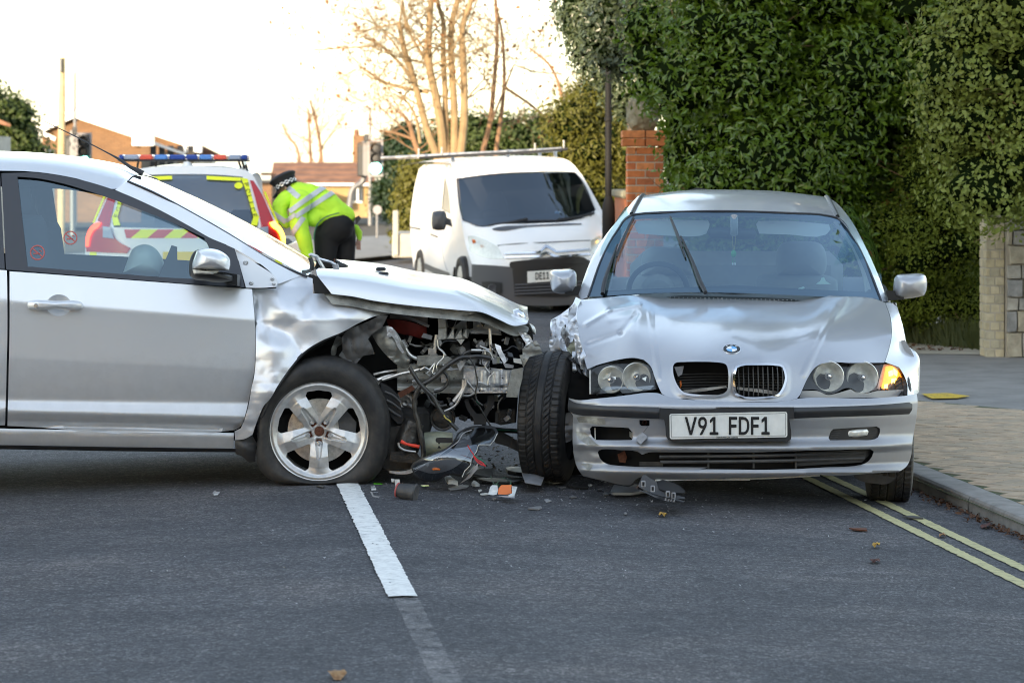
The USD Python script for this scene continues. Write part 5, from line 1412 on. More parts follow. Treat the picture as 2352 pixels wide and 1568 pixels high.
# chassis leg and crash can
def bx4(name, m, x0, x1, y0, y1, y2, y3, d, th=0.11, label=None, extra=None):
    fn = extra or (lambda x, y: D0 + d + 0 * x)
    return part(name, panel(e4((x0, y0), (x1, y1), (x1 - 12, y2), (x0, y3)), fn, 3.2, th, smooth_poly=False), m, car, smooth=25, label=label)
def legd(x, y):
    u, v = (x - 803.9) / .2746, (y - 660.3) / .2746
    return D0 + 0.16 + 0.02 * np.exp(-((v - 800) / 18) ** 2) - 0.012 * np.exp(-((u - 850) / 30) ** 2) + 0.03 * (np.hypot(u - 785, v - 765) < 24)
bx4("chassis_leg", "grey_primer", 395, 955, 640, 640, 890, 860, .16, label="grey chassis leg with bolt holes", extra=legd)
eplate("leg_top", "grey_primer", .12, (560, 570), (700, 560), (820, 575), (900, 625), (955, 640), (560, 655), thick=0.1)
def cand(x, y):
    u, v = (x - 803.9) / .2746, (y - 660.3) / .2746
    a = np.zeros_like(u)
    for c in (1060, 1165, 1270):
        a += 0.018 * np.exp(-((u - c) / 16) ** 2) * ((v > 690) & (v < 860))
    for c in (1110, 1215, 1315):
        a -= 0.008 * np.exp(-((u - c) / 20) ** 2) * ((v > 690) & (v < 860))
    return D0 + 0.13 + a + 0.025 * np.exp(-((v - 825) / 6) ** 2) - 0.04 * np.clip((u - 950) / 400, 0, 1) + 0.02 * (v < 690)
can = bx4("crash_can", "galvanised", 950, 1352, 645, 690, 880, 882, .13, label="bright ribbed crash box behind the missing bumper", extra=cand)
for u, v in ((1068, 752), (1175, 728), (1278, 756), (1085, 862), (1175, 680), (868, 758), (620, 715), (480, 780)):
    part("drain_hole", lathe([(0, 0), (0.0042, 0)], 12, "y", U(*e4((u, v))[0], float(cand(*[np.array([k]) for k in e4((u, v))[0]])[0] if u > 950 else D0 + 0.155) - 0.004)), "dark_void", can)
eplate("bumper_mount_plate", "grey_primer", .05, (1352, 685), (1448, 668), (1442, 760), (1400, 918), (1305, 915), (1330, 800), thick=0.02)
eplate("tow_eye_boss", "bare_metal", .12, (760, 735), (800, 725), (815, 760), (800, 795), (765, 795), thick=0.05, sp=True)
eplate("leg_bracket", "galvanised", .10, (895, 640), (930, 610), (970, 620), (945, 660), (920, 700), thick=0.02, sp=True)
etube("leg_brace", 0.014, "bare_metal", .10, (955, 770), (950, 840), (915, 900), (870, 955))
etube("leg_brace", 0.006, "bare_metal", .09, (970, 760), (965, 820), (935, 890), (880, 985), (790, 1035))
eplate("torn_bracket", "rust", .14, (400, 880), (520, 815), (545, 850), (420, 925), thick=0.02)
# loom and hoses
etube("wiring_loom", 0.012, "oily_black", .06, (1180, 590), (1090, 575), (1000, 580), (930, 585), (840, 635), (770, 690), (730, 730), (660, 780), (600, 815), (560, 870), (538, 950), (545, 1040), (570, 1130), (580, 1200), (600, 1290), label="thick black wiring loom across the engine bay")
etube("wiring_loom", 0.010, "oily_black", .05, (500, 670), (540, 735), (575, 790), (640, 860), (700, 920), (740, 1000), (780, 1060), (830, 1120), (900, 1190))
etube("wiring_loom", 0.008, "oily_black", .07, (1010, 530), (970, 545), (900, 600), (830, 640))
etube("wiring_loom", 0.007, "oily_black", .09, (760, 700), (800, 720), (820, 790), (770, 850), (700, 870))
etube("loose_wire", 0.004, "oily_black", .04, (1000, 590), (1040, 650), (1055, 720), (1065, 790), (1050, 880), (1060, 940), (1110, 985))
etube("loose_wire", 0.0025, "wire_green", .04, (1050, 880), (1062, 950), (1100, 980))
etube("loose_wire", 0.003, "wire_yellow", .03, (785, 1065), (800, 1090), (830, 1110), (845, 1125))
etube("loose_wire", 0.006, "oily_black", .05, (545, 735), (520, 690), (500, 665))
# lower engine pieces
part("belt_pulley", lathe([(0, 0.0), (0.012, -0.004), (0.045, 0.0), (0.05, 0.006), (0.058, 0.004), (0.062, -0.004), (0.062, 0.05), (0, 0.05)], 36, "y", U(*e4((775, 1092))[0], D0 + 0.2)), "oily_black", car, label="round dark belt pulley")
part("alternator_ring", lathe([(0.0, 0.0), (0.012, -0.005), (0.02, 0.005), (0.03, 0.0), (0.034, -0.008), (0.044, -0.008), (0.046, 0.01), (0.055, 0.0), (0.06, 0.03)], 32, "y", U(*e4((462, 965))[0], D0 + 0.22)), "bare_metal", car)
eplate("engine_mount", "black_plastic", .2, (955, 945), (985, 925), (1010, 990), (1060, 1055), (1110, 1050), (1140, 990), (1150, 905), (1205, 900), (1205, 970), (1165, 1040), (1140, 1090), (1140, 1145), (1035, 1145), (1030, 1090), (985, 1030), thick=0.04, sp=True)
eplate("sump_guard", "oily_black", .3, (1220, 1030), (1380, 1010), (1375, 1130), (1260, 1150), (1210, 1130), thick=0.08)
for k, (x0, y0, x1, y1) in enumerate(((1215, 1040, 1235, 1130), (1260, 1090, 1340, 1105), (1265, 1110, 1335, 1122))):
    eplate("guard_rib", "dusty_plastic", .28, (x0, y0), (x1, y0), (x1, y1), (x0, y1), thick=0.02)
eplate("splash_shield", "black_plastic", .12, (255, 790), (330, 830), (400, 900), (430, 1000), (445, 1100), (435, 1135), (400, 1140), (330, 1060), (280, 960), thick=0.02, sp=True)
for k in range(3):
    etube("shield_rib", 0.006, "dusty_plastic", .1, (290 + 15 * k, 870 + 70 * k), (360, 900 + 70 * k), (425, 960 + 60 * k))
part("lamp_motor", ptube(e4d(.1, (540, 1120), (500, 1220), (480, 1320), (470, 1400)), [0.05, 0.055, 0.062, 0.05], 14), "oily_black", car, label="oily black cylinder with an orange-red seal ring")
part("seal_ring", ptube(e4d(.045, (425, 1285), (470, 1305), (520, 1318), (580, 1330)), 0.0085, 8), "red_seal", car)
etube("wire_clip", 0.005, "bare_metal", .04, (405, 1295), (410, 1325), (450, 1355), (510, 1368), (550, 1372))
eplate("motor_flange", "oily_black", .05, (340, 1370), (560, 1380), (600, 1440), (560, 1470), (330, 1450), thick=0.09)
part("washer_canister", ptube(e4d(.14, (625, 1310), (760, 1305), (860, 1300)), [0.058, 0.06, 0.05], 18), "beige_can", car, label="dusty beige canister")
part("canister_spout", ptube(e4d(.1, (745, 1260), (745, 1340)), 0.02, 12), "black_plastic", car)
etube("hose", 0.012, "oily_black", .06, (585, 1190), (600, 1250), (610, 1330), (615, 1400), (600, 1450))
eplate("undertray", "oily_black", .12, (280, 1180), (420, 1150), (440, 1260), (420, 1400), (560, 1440), (580, 1500), (330, 1540), (250, 1480), thick=0.04)
eplate("undertray_edge", "galvanised", .02, (330, 1530), (430, 1535), (520, 1510), (560, 1470), (590, 1460), (570, 1500), (520, 1545), (420, 1560), (330, 1548), thick=0.006, sp=True)
eplate("torn_undertray", "dusty_plastic", .45, (1175, 1195), (1290, 1215), (1405, 1285), (1412, 1375), (1320, 1330), (1215, 1300), thick=0.02, sp=True)
etube("subframe_tube", 0.012, "oily_black", .5, (1100, 1160), (1250, 1190), (1420, 1200))
etube("brake_line", 0.004, "wire_green", .4, (1180, 1185), (1300, 1192), (1400, 1196))
# small fittings, clips and stray wires
rq = np.random.default_rng(21)
for k in range(95):
    x, y = rq.uniform(480, 1340), rq.uniform(420, 1120)
    if 940 < x < 1350 and 640 < y < 890 or (740 < x < 1030 and y < 440):
        continue
    sz = rq.uniform(0.008, 0.042, 3)
    q = trimesh.transformations.random_rotation_matrix(rq.random(3))[:3, :3]
    part("engine_fitting", box(U(*e4((x, y))[0], D0 + rq.uniform(.15, .42)), sz, 0.003, q), rq.choice(["galvanised", "bare_metal", "grey_primer", "oily_black", "black_plastic", "grey_plastic", "alu_pipe"]), car, smooth=False)
for k in range(26):
    x, y = rq.uniform(480, 1250), rq.uniform(430, 950)
    p = [(x, y)]
    for j in range(4):
        p.append((p[-1][0] + rq.normal(20, 55), p[-1][1] + rq.normal(25, 45)))
    etube("stray_wire", rq.uniform(.0025, .006), rq.choice(["oily_black", "black_plastic", "dusty_plastic", "alu_pipe", "bare_metal"]), rq.uniform(.06, .3), *p, n=6)
# bent sheet metal at the nose
fc = crumple(0.05, 26, 12)
part("radiator_edge", panel(e4((1350, 375), (1400, 400), (1440, 440), (1455, 520), (1420, 545), (1390, 480), (1365, 430)), lambda x, y: D0 + 0.18 + fc(x, y), 3, 0.03), "oily_black", car, smooth=15)
part("nose_strut", panel(e4((1405, 365), (1470, 380), (1560, 430), (1580, 440), (1545, 405), (1490, 380), (1520, 430), (1540, 470), (1490, 480), (1450, 520), (1470, 470)), lambda x, y: D0 + 0.10 + fc(x, y), 4, 0.02, smooth_poly=False), "galvanised", car, smooth=20)
part("nose_sheet", panel(e4((1440, 515), (1500, 470), (1555, 440), (1580, 470), (1610, 548), (1500, 580), (1450, 668), (1425, 590), (1418, 565), (1445, 560)), lambda x, y: D0 + 0.0 + 0.5 * fc(x, y), 4, 0.012, smooth_poly=False), "grey_primer", car, smooth=20, label="torn grey sheet metal at the nose above the saloon's wheel")
eplate("nose_clip", "pale_plastic", .08, (1365, 590), (1440, 595), (1440, 640), (1370, 625), thick=0.02)
part("lamp_hinge", panel(e4((1210, 468), (1240, 480), (1262, 490), (1268, 520), (1300, 580), (1310, 615), (1290, 640), (1255, 580), (1225, 520)), lambda x, y: D0 + 0.1 + 0.3 * fc(x, y), 4, 0.03), "enamel_white", car, smooth=30)
eplate("lamp_hinge_foot", "grey_plastic", .1, (1278, 630), (1330, 640), (1372, 650), (1365, 672), (1300, 670), thick=0.04)
part("bonnet_badge_plate", pillow([(1178, 712), (1190, 708), (1203, 716), (1209, 730), (1206, 741), (1192, 740), (1183, 728)], D0 + 0.30, D0 + 0.26, 4), "chrome", car, smooth=60)
part("headlamp_stub", pillow([(1216, 742), (1226, 748), (1231, 760), (1230, 768), (1222, 766), (1216, 756)], D0 + 0.6, D0 + 0.55, 4, back=D0 + 0.7), "reflector", car, smooth=60)
part("far_front_corner", hull(np.vstack([U([1190, 1222, 1226, 1195], [742, 744, 800, 860], q) for q in (14.7, 15.3)])), "oily_black", car, smooth=False)
# ================================================================ silver saloon (front on)
sal = thing("crashed_saloon", "silver saloon facing the camera with its front corner crushed and one headlight smashed", "car", (1.25, 15.5, -0.06))


def g7(*p):
    return [(1263.2 + x * .2197, 631.6 + y * .2197) for x, y in p]


def g8(*p):
    return [(1263.2 + x * .2014, 861.3 + y * .2014) for x, y in p]


def h2(*p):
    return [(1607.8 + x * .293, 689 + y * .293) for x, y in p]


def g1(*p):
    return [(1263.2 + x * .3906, 401.9 + y * .3906) for x, y in p]


# ---- bumper
_by = np.array([895, 906, 917, 931, 962, 985, 1004, 1012, 1026, 1033, 1040, 1070, 1077, 1087, 1094, 1115, 1130])
_bd = np.array([.09, .05, .03, .004, .0, .012, .016, .008, -.020, -.018, .006, .016, .0, -.012, .004, .055, .10])


def bump(px, py):
    px, py = np.asarray(px, float), np.asarray(py, float)
    u = (px - 1705) / 395
    y = py + 9 * np.abs(u) ** 3
    return 13.32 + 0.05 * u ** 2 + 0.20 * np.abs(np.clip(u, -1.06, 1.06)) ** 5 + np.interp(y, _by, _bd) * (1 - 0.35 * np.clip(np.abs(u), 0, 1) ** 6)


bt = crumple(0.02, 35, 21)
def bump2(px, py):
    return bump(px, py) + bt(px, py) * np.clip((1430 - np.asarray(px, float)) / 110, 0, 1)


bump_o = g8((215, 262), (330, 285), (500, 270), (700, 250), (900, 225), (1100, 200), (1230, 205), (1290, 225), (1400, 260), (1700, 285), (2281, 310)) + h2((600, 797), (720, 782), (770, 771), (1300, 770), (1600, 750), (1700, 735), (1706, 800), (1692, 950), (1668, 1090), (1652, 1230), (1620, 1300), (1560, 1345), (1400, 1352), (1000, 1375), (960, 1368), (700, 1380), (0, 1400)) + \
    g8((1400, 1180), (1200, 1195), (1100, 1200), (1080, 1150), (1000, 1175), (920, 1250), (880, 1255), (600, 1200), (380, 1150), (335, 1095), (292, 1000), (265, 850), (262, 460), (225, 400))
fog_hole = g8((456, 610), (480, 582), (700, 590), (895, 600), (940, 650), (945, 720), (930, 738), (700, 742), (520, 738), (475, 690))
tow_hole = g8((1020, 510), (1135, 512), (1136, 570), (1120, 580), (1040, 575), (1022, 555))
fog2 = h2((1008, 1080), (1025, 1030), (1045, 1010), (1200, 1000), (1385, 990), (1410, 1005), (1410, 1035), (1395, 1075), (1365, 1090), (1200, 1095), (1020, 1098))
low_hole = g8((545, 880), (560, 855), (600, 845), (800, 852), (1000, 872), (1050, 905), (1130, 880), (1300, 878), (2281, 880)) + h2((700, 1182), (1100, 1172), (1335, 1166), (1362, 1185), (1345, 1230), (1305, 1272), (1250, 1292), (1000, 1308), (700, 1325), (0, 1325)) + g8((1800, 1050), (1250, 1045), (800, 1032), (640, 1005), (580, 960))
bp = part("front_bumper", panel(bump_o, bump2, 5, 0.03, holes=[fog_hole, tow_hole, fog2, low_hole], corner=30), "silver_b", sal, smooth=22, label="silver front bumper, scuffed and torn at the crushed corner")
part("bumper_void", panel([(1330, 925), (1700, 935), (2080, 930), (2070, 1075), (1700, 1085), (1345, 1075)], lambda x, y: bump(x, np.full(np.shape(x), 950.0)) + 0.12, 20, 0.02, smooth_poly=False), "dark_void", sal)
strip_l = g8((215, 272), (280, 310), (400, 332), (700, 352), (1000, 360), (1240, 366), (1248, 497), (1000, 490), (600, 470), (270, 440), (205, 400), (205, 320))
strip_r = h2((738, 842), (1000, 835), (1400, 820), (1640, 800), (1665, 815), (1662, 860), (1640, 893), (1400, 905), (1000, 917), (738, 928))
part("rub_strip", panel(strip_l, lambda x, y: bump(x, y * 0 + 945) - 0.022 + 0.0009 * np.abs(y - 943 - (x - 1420) * 0.06), 5, 0.04, corner=30), "bumper_strip", sal, smooth=30, label="scuffed black rub strip, torn loose at its outer end")
part("rub_strip", panel(strip_r, lambda x, y: bump(x, y * 0 + 945) - 0.018 + 0.0009 * np.abs(y - 942 + (x - 1960) * 0.03), 5, 0.03, corner=30), "bumper_strip", sal, smooth=30)
holder = g8((1250, 372), (1310, 378), (2281, 376)) + h2((100, 838), (736, 838), (736, 928), (700, 930), (716, 1050), (712, 1090), (690, 1106), (300, 1108), (0, 1104)) + g8((1800, 760), (1400, 752), (1350, 735), (1325, 700), (1312, 560), (1300, 505), (1252, 498))
ph_ = part("plate_holder", panel(holder, 13.285, 8, 0.05, corner=30), "bumper_strip", sal, smooth=30)
plo = np.array(Polygon([(1537.5, 950), (1808, 945), (1808.5, 1003.5), (1538.5, 1008)]).buffer(-5).buffer(5).exterior.coords)[:-1]
npl = part("number_plate", panel(plo, 13.278, 12, 0.012, smooth_poly=False), "plate_white", ph_, smooth=20)
bo = Polygon(plo).buffer(-3.2)
part("plate_border", panel(np.array(bo.exterior.coords)[:-1], 13.2765, 12, 0, holes=[np.array(bo.buffer(-0.9).exterior.coords)[:-1]], smooth_poly=False), "ink", npl, smooth=False)
for txt, x0, x1 in (("V91", 1572, 1650), ("FDF1", 1671, 1768)):
    o = U(x0, 997.5 - 0.004 * (x0 - 1537), 13.2765)
    part("lettering", lettering(txt, 0.079, o, depth=0.0015, bold=True, width=(x1 - x0) / FP * 13.277), "ink", npl, smooth=False)
part("dealer_lettering", lettering("Sandown Car Centre", 0.0075, U(1645, 1005.2, 13.2765), depth=0.001), "ink", npl, smooth=False)
for q in (g8((300, 480), (380, 470), (520, 485), (620, 500), (640, 560), (560, 570), (450, 545), (330, 540)), g8((290, 640), (400, 650), (520, 770), (560, 800), (430, 800), (320, 720)), g8((350, 1010), (430, 1005), (490, 1020), (470, 1060), (430, 1100), (400, 1050))):
    part("scuff_mark", panel(q, lambda x, y: bump2(x, y) - 0.002, 5, 0, corner=20), "grey_primer", bp, smooth=25)
# fog lamps
part("fog_lamp_bezel", panel(fog2, lambda x, y: bump(x, y * 0 + 990) + 0.012, 6, 0.05, corner=30), "black_plastic", sal, smooth=30)
fl = part("fog_lamp", pillow(h2((1135, 1050), (1150, 1020), (1230, 1012), (1310, 1010), (1322, 1030), (1310, 1060), (1230, 1072), (1150, 1072)), float(bump(1970, 990)) + 0.012, float(bump(1970, 990)) - 0.006, 5, back=float(bump(1970, 990)) + 0.04), "reflector", sal, smooth=60)
for k in range(5):
    y = 1018 + 16 * k
    part("fog_lamp_rib", ptube([(*h2((1035 - k * 4, y + 8))[0], float(bump(1915, 990)) + .006), (*h2((1385 - k * 3, y - 8))[0], float(bump(2015, 990)) + .004)], 0.0014, 5, 1), "dusty_plastic", sal)
part("fog_socket", hull(np.vstack([U(*np.array(g8((505, 600), (520, 600), (525, 735), (510, 735))).T, 13.56), U(*np.array(g8((505, 600), (520, 600), (525, 735), (510, 735))).T, 13.5)])), "pale_plastic", sal, smooth=False)
part("lamp_tab", hull(np.vstack([U(*np.array(g8((905, 640), (945, 655), (940, 725), (908, 700))).T, q) for q in (13.47, 13.49)])), "pale_plastic", sal, smooth=False)
part("dangling_tow_cover", panel(g8((980, 740), (1000, 690), (1050, 650), (1108, 690), (1105, 715), (1035, 788)), [(*g8((980, 740))[0], 13.34), (*g8((1108, 690))[0], 13.33), (*g8((1035, 788))[0], 13.31)], 5, 0.012, solid=True, smooth_poly=False), "grey_plastic", sal, smooth=False)
part("cover_strap", ptube([(*g8((1065, 650))[0], 13.33), (*g8((1115, 590))[0], 13.34)], 0.001, 4, 1), "black_plastic", sal)
part("tow_socket", lathe([(0.004, 0.0), (0.010, -0.01), (0.012, 0.0)], 14, "y", U(*g8((1080, 540))[0], 13.42)), "rust", sal)
# lower grille slats
for a, b, m in ((1249, 929, "black_plastic"), (1260, 990, "black_plastic")):
    x0, y0 = g8((a, b))[0]
    part("grille_slat", tube([np.array(U(x, y, float(bump(x, 1050)) + 0.02)) for x, y in ((x0, y0), (1600, y0 - 0.5), (1813, y0 - 3.5), (1985, y0 - 9))], 0.0075, 8), "dusty_plastic", sal)
for x in (1627, 1731, 1828):
    part("grille_post", ptube([(x, 1040, float(bump(x, 1050)) + .03), (x, 1075, float(bump(x, 1050)) + .03)], 0.005, 6, 1), "black_plastic", sal)
part("grille_blank", panel(h2((760, 1195), (1340, 1170), (1330, 1210), (1270, 1270), (760, 1300)), lambda x, y: bump(x, y * 0 + 1050) + 0.035, 10, 0.01, smooth_poly=False), "black_plastic", sal)
part("rusty_bracket", hull(np.vstack([U(*np.array(g8((770, 900), (850, 860), (880, 930), (860, 1000), (790, 990))).T, q) for q in (13.46, 13.52)])), "rust", sal, smooth=False)
part("duct_edge", hull(np.vstack([U(*np.array(g8((1020, 985), (1290, 985), (1290, 1040), (1020, 1035))).T, q) for q in (13.44, 13.5)])), "dusty_plastic", sal, smooth=False)
part("valance_lip", tube([np.array(U(x, y, 13.36)) for x, y in g8((1200, 1198), (1600, 1190), (2281, 1190)) + h2((200, 1402), (600, 1392), (940, 1372))], 0.004, 6), "pale_plastic", sal)
part("splash_guard", panel(h2((1220, 1395), (1400, 1440), (1480, 1435), (1545, 1380), (1560, 1350), (1400, 1352), (1200, 1365)), 13.75, 10, 0.05), "dusty_plastic", sal)

# ---- bonnet
hood_c = [(1545, 913, 13.42), (1680, 921, 13.40), (1810, 918, 13.42), (1610, 870, 13.425), (1680, 870, 13.41), (1750, 870, 13.425), (1680, 828, 13.45), (1610, 826, 13.46), (1750, 828, 13.46), (1515, 895, 13.48), (1843, 895, 13.48), (1505, 865, 13.53), (1858, 862, 13.53), (1480, 826, 13.63), (1890, 835, 13.60), (2031, 833, 13.82), (1960, 833, 13.69),
          (1680, 802, 13.545), (1510, 800, 13.68), (1850, 800, 13.66), (1990, 800, 13.84), (2040, 800, 13.93), (1680, 760, 13.77), (1520, 760, 13.87), (1860, 760, 13.86), (2045, 765, 14.04), (1680, 722, 14.13), (1530, 722, 14.18), (1880, 722, 14.18), (2044, 733, 14.28), (1680, 685, 14.60), (1530, 690, 14.56), (1850, 690, 14.57), (2034, 694, 14.55), (1680, 700, 14.36), (1960, 705, 14.38)]
dmg_c = [(1440, 823, 13.70), (1400, 835, 13.77), (1349, 848, 13.88), (1340, 800, 14.0), (1330, 742, 14.22), (1325, 720, 14.36), (1336, 689, 14.55), (1400, 690, 14.54), (1465, 699, 14.38), (1400, 768, 13.99), (1462, 762, 13.86), (1395, 725, 14.20), (1500, 745, 14.0)]
hf = field(hood_c + dmg_c, "thin_plate_spline", 0.006)
hl = field(hood_c + dmg_c, "linear", 0.0)


def seg_dist(x, y, a, b):
    a, b = np.array(a, float), np.array(b, float)
    d = b - a
    t = np.clip(((x - a[0]) * d[0] + (y - a[1]) * d[1]) / (d @ d), 0, 1)
    return np.hypot(x - a[0] - t * d[0], y - a[1] - t * d[1]), t


hcr = crumple(0.02, 40, 31)
def hood(x, y):
    x, y = np.asarray(x, float), np.asarray(y, float)
    k = np.clip((1490 - x) / 90, 0, 1)
    d = hf(x, y) * (1 - 0.35 * k) + hl(x, y) * 0.35 * k + hcr(x, y) * 0.12 * k * np.clip((y - 690) / 30, 0, 1)
    for a, b, w, h in (((1918, 706), (1846, 860), 9, .008), ((1492, 715), (1512, 868), 8, .007)):
        q, t = seg_dist(x, y, a, b)
        d = d - h * np.clip(1 - (q / w) ** 2, 0, 1)
    for a, b, w, h in (((1345, 745), (1400, 712), 7, .03), ((1400, 712), (1470, 699), 7, .03), ((1352, 790), (1425, 765), 9, -.022), ((1425, 765), (1462, 722), 9, -.022), ((1400, 735), (1455, 722), 10, .012)):
        q, t = seg_dist(x, y, a, b)
        d = d - h * np.clip(1 - q / w, 0, 1)
    for cx_ in (1610, 1747):
        r = ((np.abs(x - cx_) / 68) ** 4 + (np.abs(y - 871) / 43) ** 4)
        d = d - 0.018 * np.clip(1.12 - r, 0, 0.5) * np.clip((y - 815) / 15, 0, 1)
    return d


kid_l = g7((1285, 950), (1310, 915), (1400, 905), (1560, 902), (1780, 912), (1840, 930), (1862, 980), (1865, 1150), (1850, 1210), (1800, 1245), (1700, 1255), (1500, 1245), (1400, 1225), (1350, 1180), (1300, 1080))
kid_r = h2((275, 590), (290, 530), (330, 513), (450, 508), (600, 512), (640, 522), (660, 560), (668, 610), (660, 650), (640, 700), (600, 745), (500, 757), (350, 757), (290, 735), (278, 690))
hood_o = g7((330, 260), (285, 330), (280, 400), (300, 600), (340, 800), (365, 900), (390, 985), (480, 945), (560, 920), (760, 875), (880, 865), (980, 885), (1050, 950), (1100, 1080), (1140, 1180), (1170, 1240), (1250, 1280), (1500, 1300)) + h2((0, 790), (200, 797), (400, 797), (600, 795), (700, 785), (760, 771), (785, 740), (800, 705), (850, 600), (900, 530), (960, 497), (1200, 492), (1445, 490), (1475, 400), (1500, 280), (1500, 200), (1488, 130), (1450, 20)) + g1((1900, 725), (1700, 712), (1400, 703), (1000, 690), (700, 692), (500, 703), (300, 722))
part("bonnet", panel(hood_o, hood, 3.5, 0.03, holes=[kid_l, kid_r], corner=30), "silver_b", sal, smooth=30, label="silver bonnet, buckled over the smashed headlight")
# grilles
def kidney(inner, full):
    P = Polygon(cr(inner, 4, True))
    o, i = P.buffer(4.5), P.buffer(-0.5)
    s = part("grille_surround", panel(np.array(o.exterior.coords)[:-1:2], lambda x, y: hood(x, y) - 0.010, 3, 0.02, holes=[np.array(i.exterior.coords)[:-1:2]], smooth_poly=False), "chrome" if full else "silver_b", sal, smooth=30)
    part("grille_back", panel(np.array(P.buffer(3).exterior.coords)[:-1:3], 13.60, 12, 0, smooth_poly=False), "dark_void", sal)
    return s
kidney(kid_l, False); kidney(kid_r, True)
for k, x in enumerate(np.linspace(1697, 1798, 10)):
    y0, y1 = 840, 909 - (max(0, x - 1775) * 0.9)
    part("grille_bar", ptube([(x - 1.5, y0 + 0.06 * abs(x - 1740), 13.455), (x, (y0 + y1) / 2, 13.44), (x, y1, 13.43)], 0.0028, 6, 2), "bumper_strip", sal)
for k in range(6):
    y = 858 + 6.5 * k
    part("radiator_fin", ptube([(1556, y + 2, 13.58), (1620, y, 13.58), (1800, y + 1, 13.58)], 0.003, 5, 1), "dusty_plastic", sal)
part("radiator_bar", hull(np.vstack([U(*np.array(g7((1390, 1205), (1600, 1180), (1840, 1155), (1850, 1175), (1600, 1215), (1420, 1235))).T, q) for q in (13.50, 13.53)])), "bare_metal", sal, smooth=False)
part("radiator_bar", hull(np.vstack([U(*np.array(h2((290, 680), (500, 700), (640, 722), (600, 742), (290, 700))).T, q) for q in (13.52, 13.55)])), "bare_metal", sal, smooth=False)
part("leaf_scrap", pillow(g7((1350, 1110), (1370, 1100), (1380, 1150), (1360, 1185)), 13.56, 13.54, 3), "amber_dull", sal)
part("grille_tab", hull(np.vstack([U(*np.array(g7((1300, 960), (1400, 950), (1380, 1040), (1340, 1060))).T, q) for q in (13.53, 13.55)])), "grey_plastic", sal, smooth=False)
# badge
bc = U(1680.6, 802.5, float(hood(np.array([1680.6]), np.array([802.5]))[0]) - 0.004)
nb = np.array([0, -0.46, 0.888]); ub = np.array([1, 0, 0]); vb = np.cross(nb, ub)
Rb = np.stack([ub, nb, -vb], 1)
bdg = part("badge", lathe([(0.0, 0.0), (0.0385, 0.0), (0.040, 0.004), (0.0435, 0.005), (0.0445, 0.0), (0.0445, -0.01)], 40, "y", bc, Rb), "chrome", sal, smooth=30)
part("badge_ring", extrude(ell(0, 0, 0.0385, 0.0385, 40), 0.0035, bc, ub, vb, holes=[ell(0, 0, 0.0265, 0.0265, 36)]), "ink", bdg, smooth=False)
for q in range(4):
    t = np.linspace(q * np.pi / 2, (q + 1) * np.pi / 2, 9)
    part("badge_quarter", extrude(np.vstack([[(0, 0)], 0.025 * np.c_[np.cos(t), np.sin(t)]]), 0.004, bc, ub, vb), "enamel_blue" if q % 2 == 0 else "enamel_white", bdg, smooth=False)
for ch, a in (("B", 130), ("M", 90), ("W", 50)):
    a = math.radians(a)
    rdir = math.cos(a) * ub + math.sin(a) * vb; tdir = math.sin(a) * ub - math.cos(a) * vb
    part("badge_lettering", lettering(ch, 0.0075, bc + rdir * 0.029 - tdir * 0.0035 + nb * 0.0036, tdir, rdir, 0.0006, True), "enamel_white", bdg, smooth=False)
# cowl vent
vx = np.linspace(1529, 1837, 32)
part("bonnet_vent", panel(g1((680, 718), (720, 711), (1000, 714), (1300, 722), (1440, 730), (1472, 738), (1440, 743), (1300, 735), (1000, 725), (720, 723)), lambda x, y: hood(x, y) - 0.006, 4, 0.004), "ink", sal, smooth=30)
for x in vx[1:-1]:
    y = 682.5 + (x - 1529) * 0.022
    d = float(hood(np.array([x]), np.array([y]))[0])
    part("vent_fin", box(U(x, y - 0.2, d - 0.008), (0.006, 0.05, 0.006), 0.001), "silver_b", sal, smooth=False)
# ---- wings
fr_c = [(2032.7, 831, 13.83), (2047, 771, 14.04), (2044, 733, 14.28), (2033, 695, 14.56), (2060, 704, 14.60), (2074, 748, 14.38), (2084, 795, 14.20), (2110, 818, 14.16), (2111, 830, 14.13), (2110, 900, 14.02), (2084, 907, 13.74), (2065, 841, 13.92), (2082, 880, 13.84), (2098, 860, 14.02), (2084, 840, 14.0), (2066, 780, 14.10), (2100, 905, 13.84)]
part("front_wing", panel(h2((1450, 485), (1478, 400), (1503, 280), (1503, 200), (1492, 130), (1452, 20), (1500, 22), (1545, 50), (1590, 200), (1622, 355), (1650, 375), (1690, 405), (1714, 440), (1722, 470), (1718, 720), (1700, 735), (1626, 746), (1628, 690), (1622, 650), (1600, 590), (1560, 525)), field(fr_c, "thin_plate_spline", 0.002), 5, 0.03, corner=30), "silver_b", sal, smooth=35)
part("inner_wing", panel([(2045, 790), (2078, 780), (2100, 820), (2104, 900), (2050, 900), (2060, 850)], 14.12, 12, 0.02), "silver_b", sal, smooth=30)
part("headlight_trim", panel(h2((800, 712), (920, 712), (1000, 742), (1040, 738), (1180, 698), (1225, 722), (1290, 732), (1385, 712), (1500, 706), (1620, 697), (1618, 738), (1600, 748), (1300, 764), (780, 766)), lambda x, y: 13.50 + 0.34 * np.clip((x - 1840) / 245, 0, 1) ** 1.6, 5, 0.03, corner=30), "silver_b", sal, smooth=30)
crw = crumple(0.12, 36, 41)
crw2 = crumple(0.03, 16, 47)
lw_c = [(1335, 689, 14.50), (1307, 706, 14.45), (1265, 735, 14.40), (1263, 772, 14.32), (1264, 807, 14.28), (1300, 800, 14.20), (1316, 818, 14.12), (1340, 807, 14.02), (1351, 866, 13.97), (1330, 763, 14.22), (1325, 719, 14.37), (1295, 760, 14.28), (1320, 690, 14.55)]
lwf = field(lw_c, "thin_plate_spline", 0.01)
def lwd(x, y):
    k = np.clip((np.asarray(y) - 715) / 25, 0.05, 1)
    return lwf(x, y) + (crw(x, y) + crw2(x, y)) * k
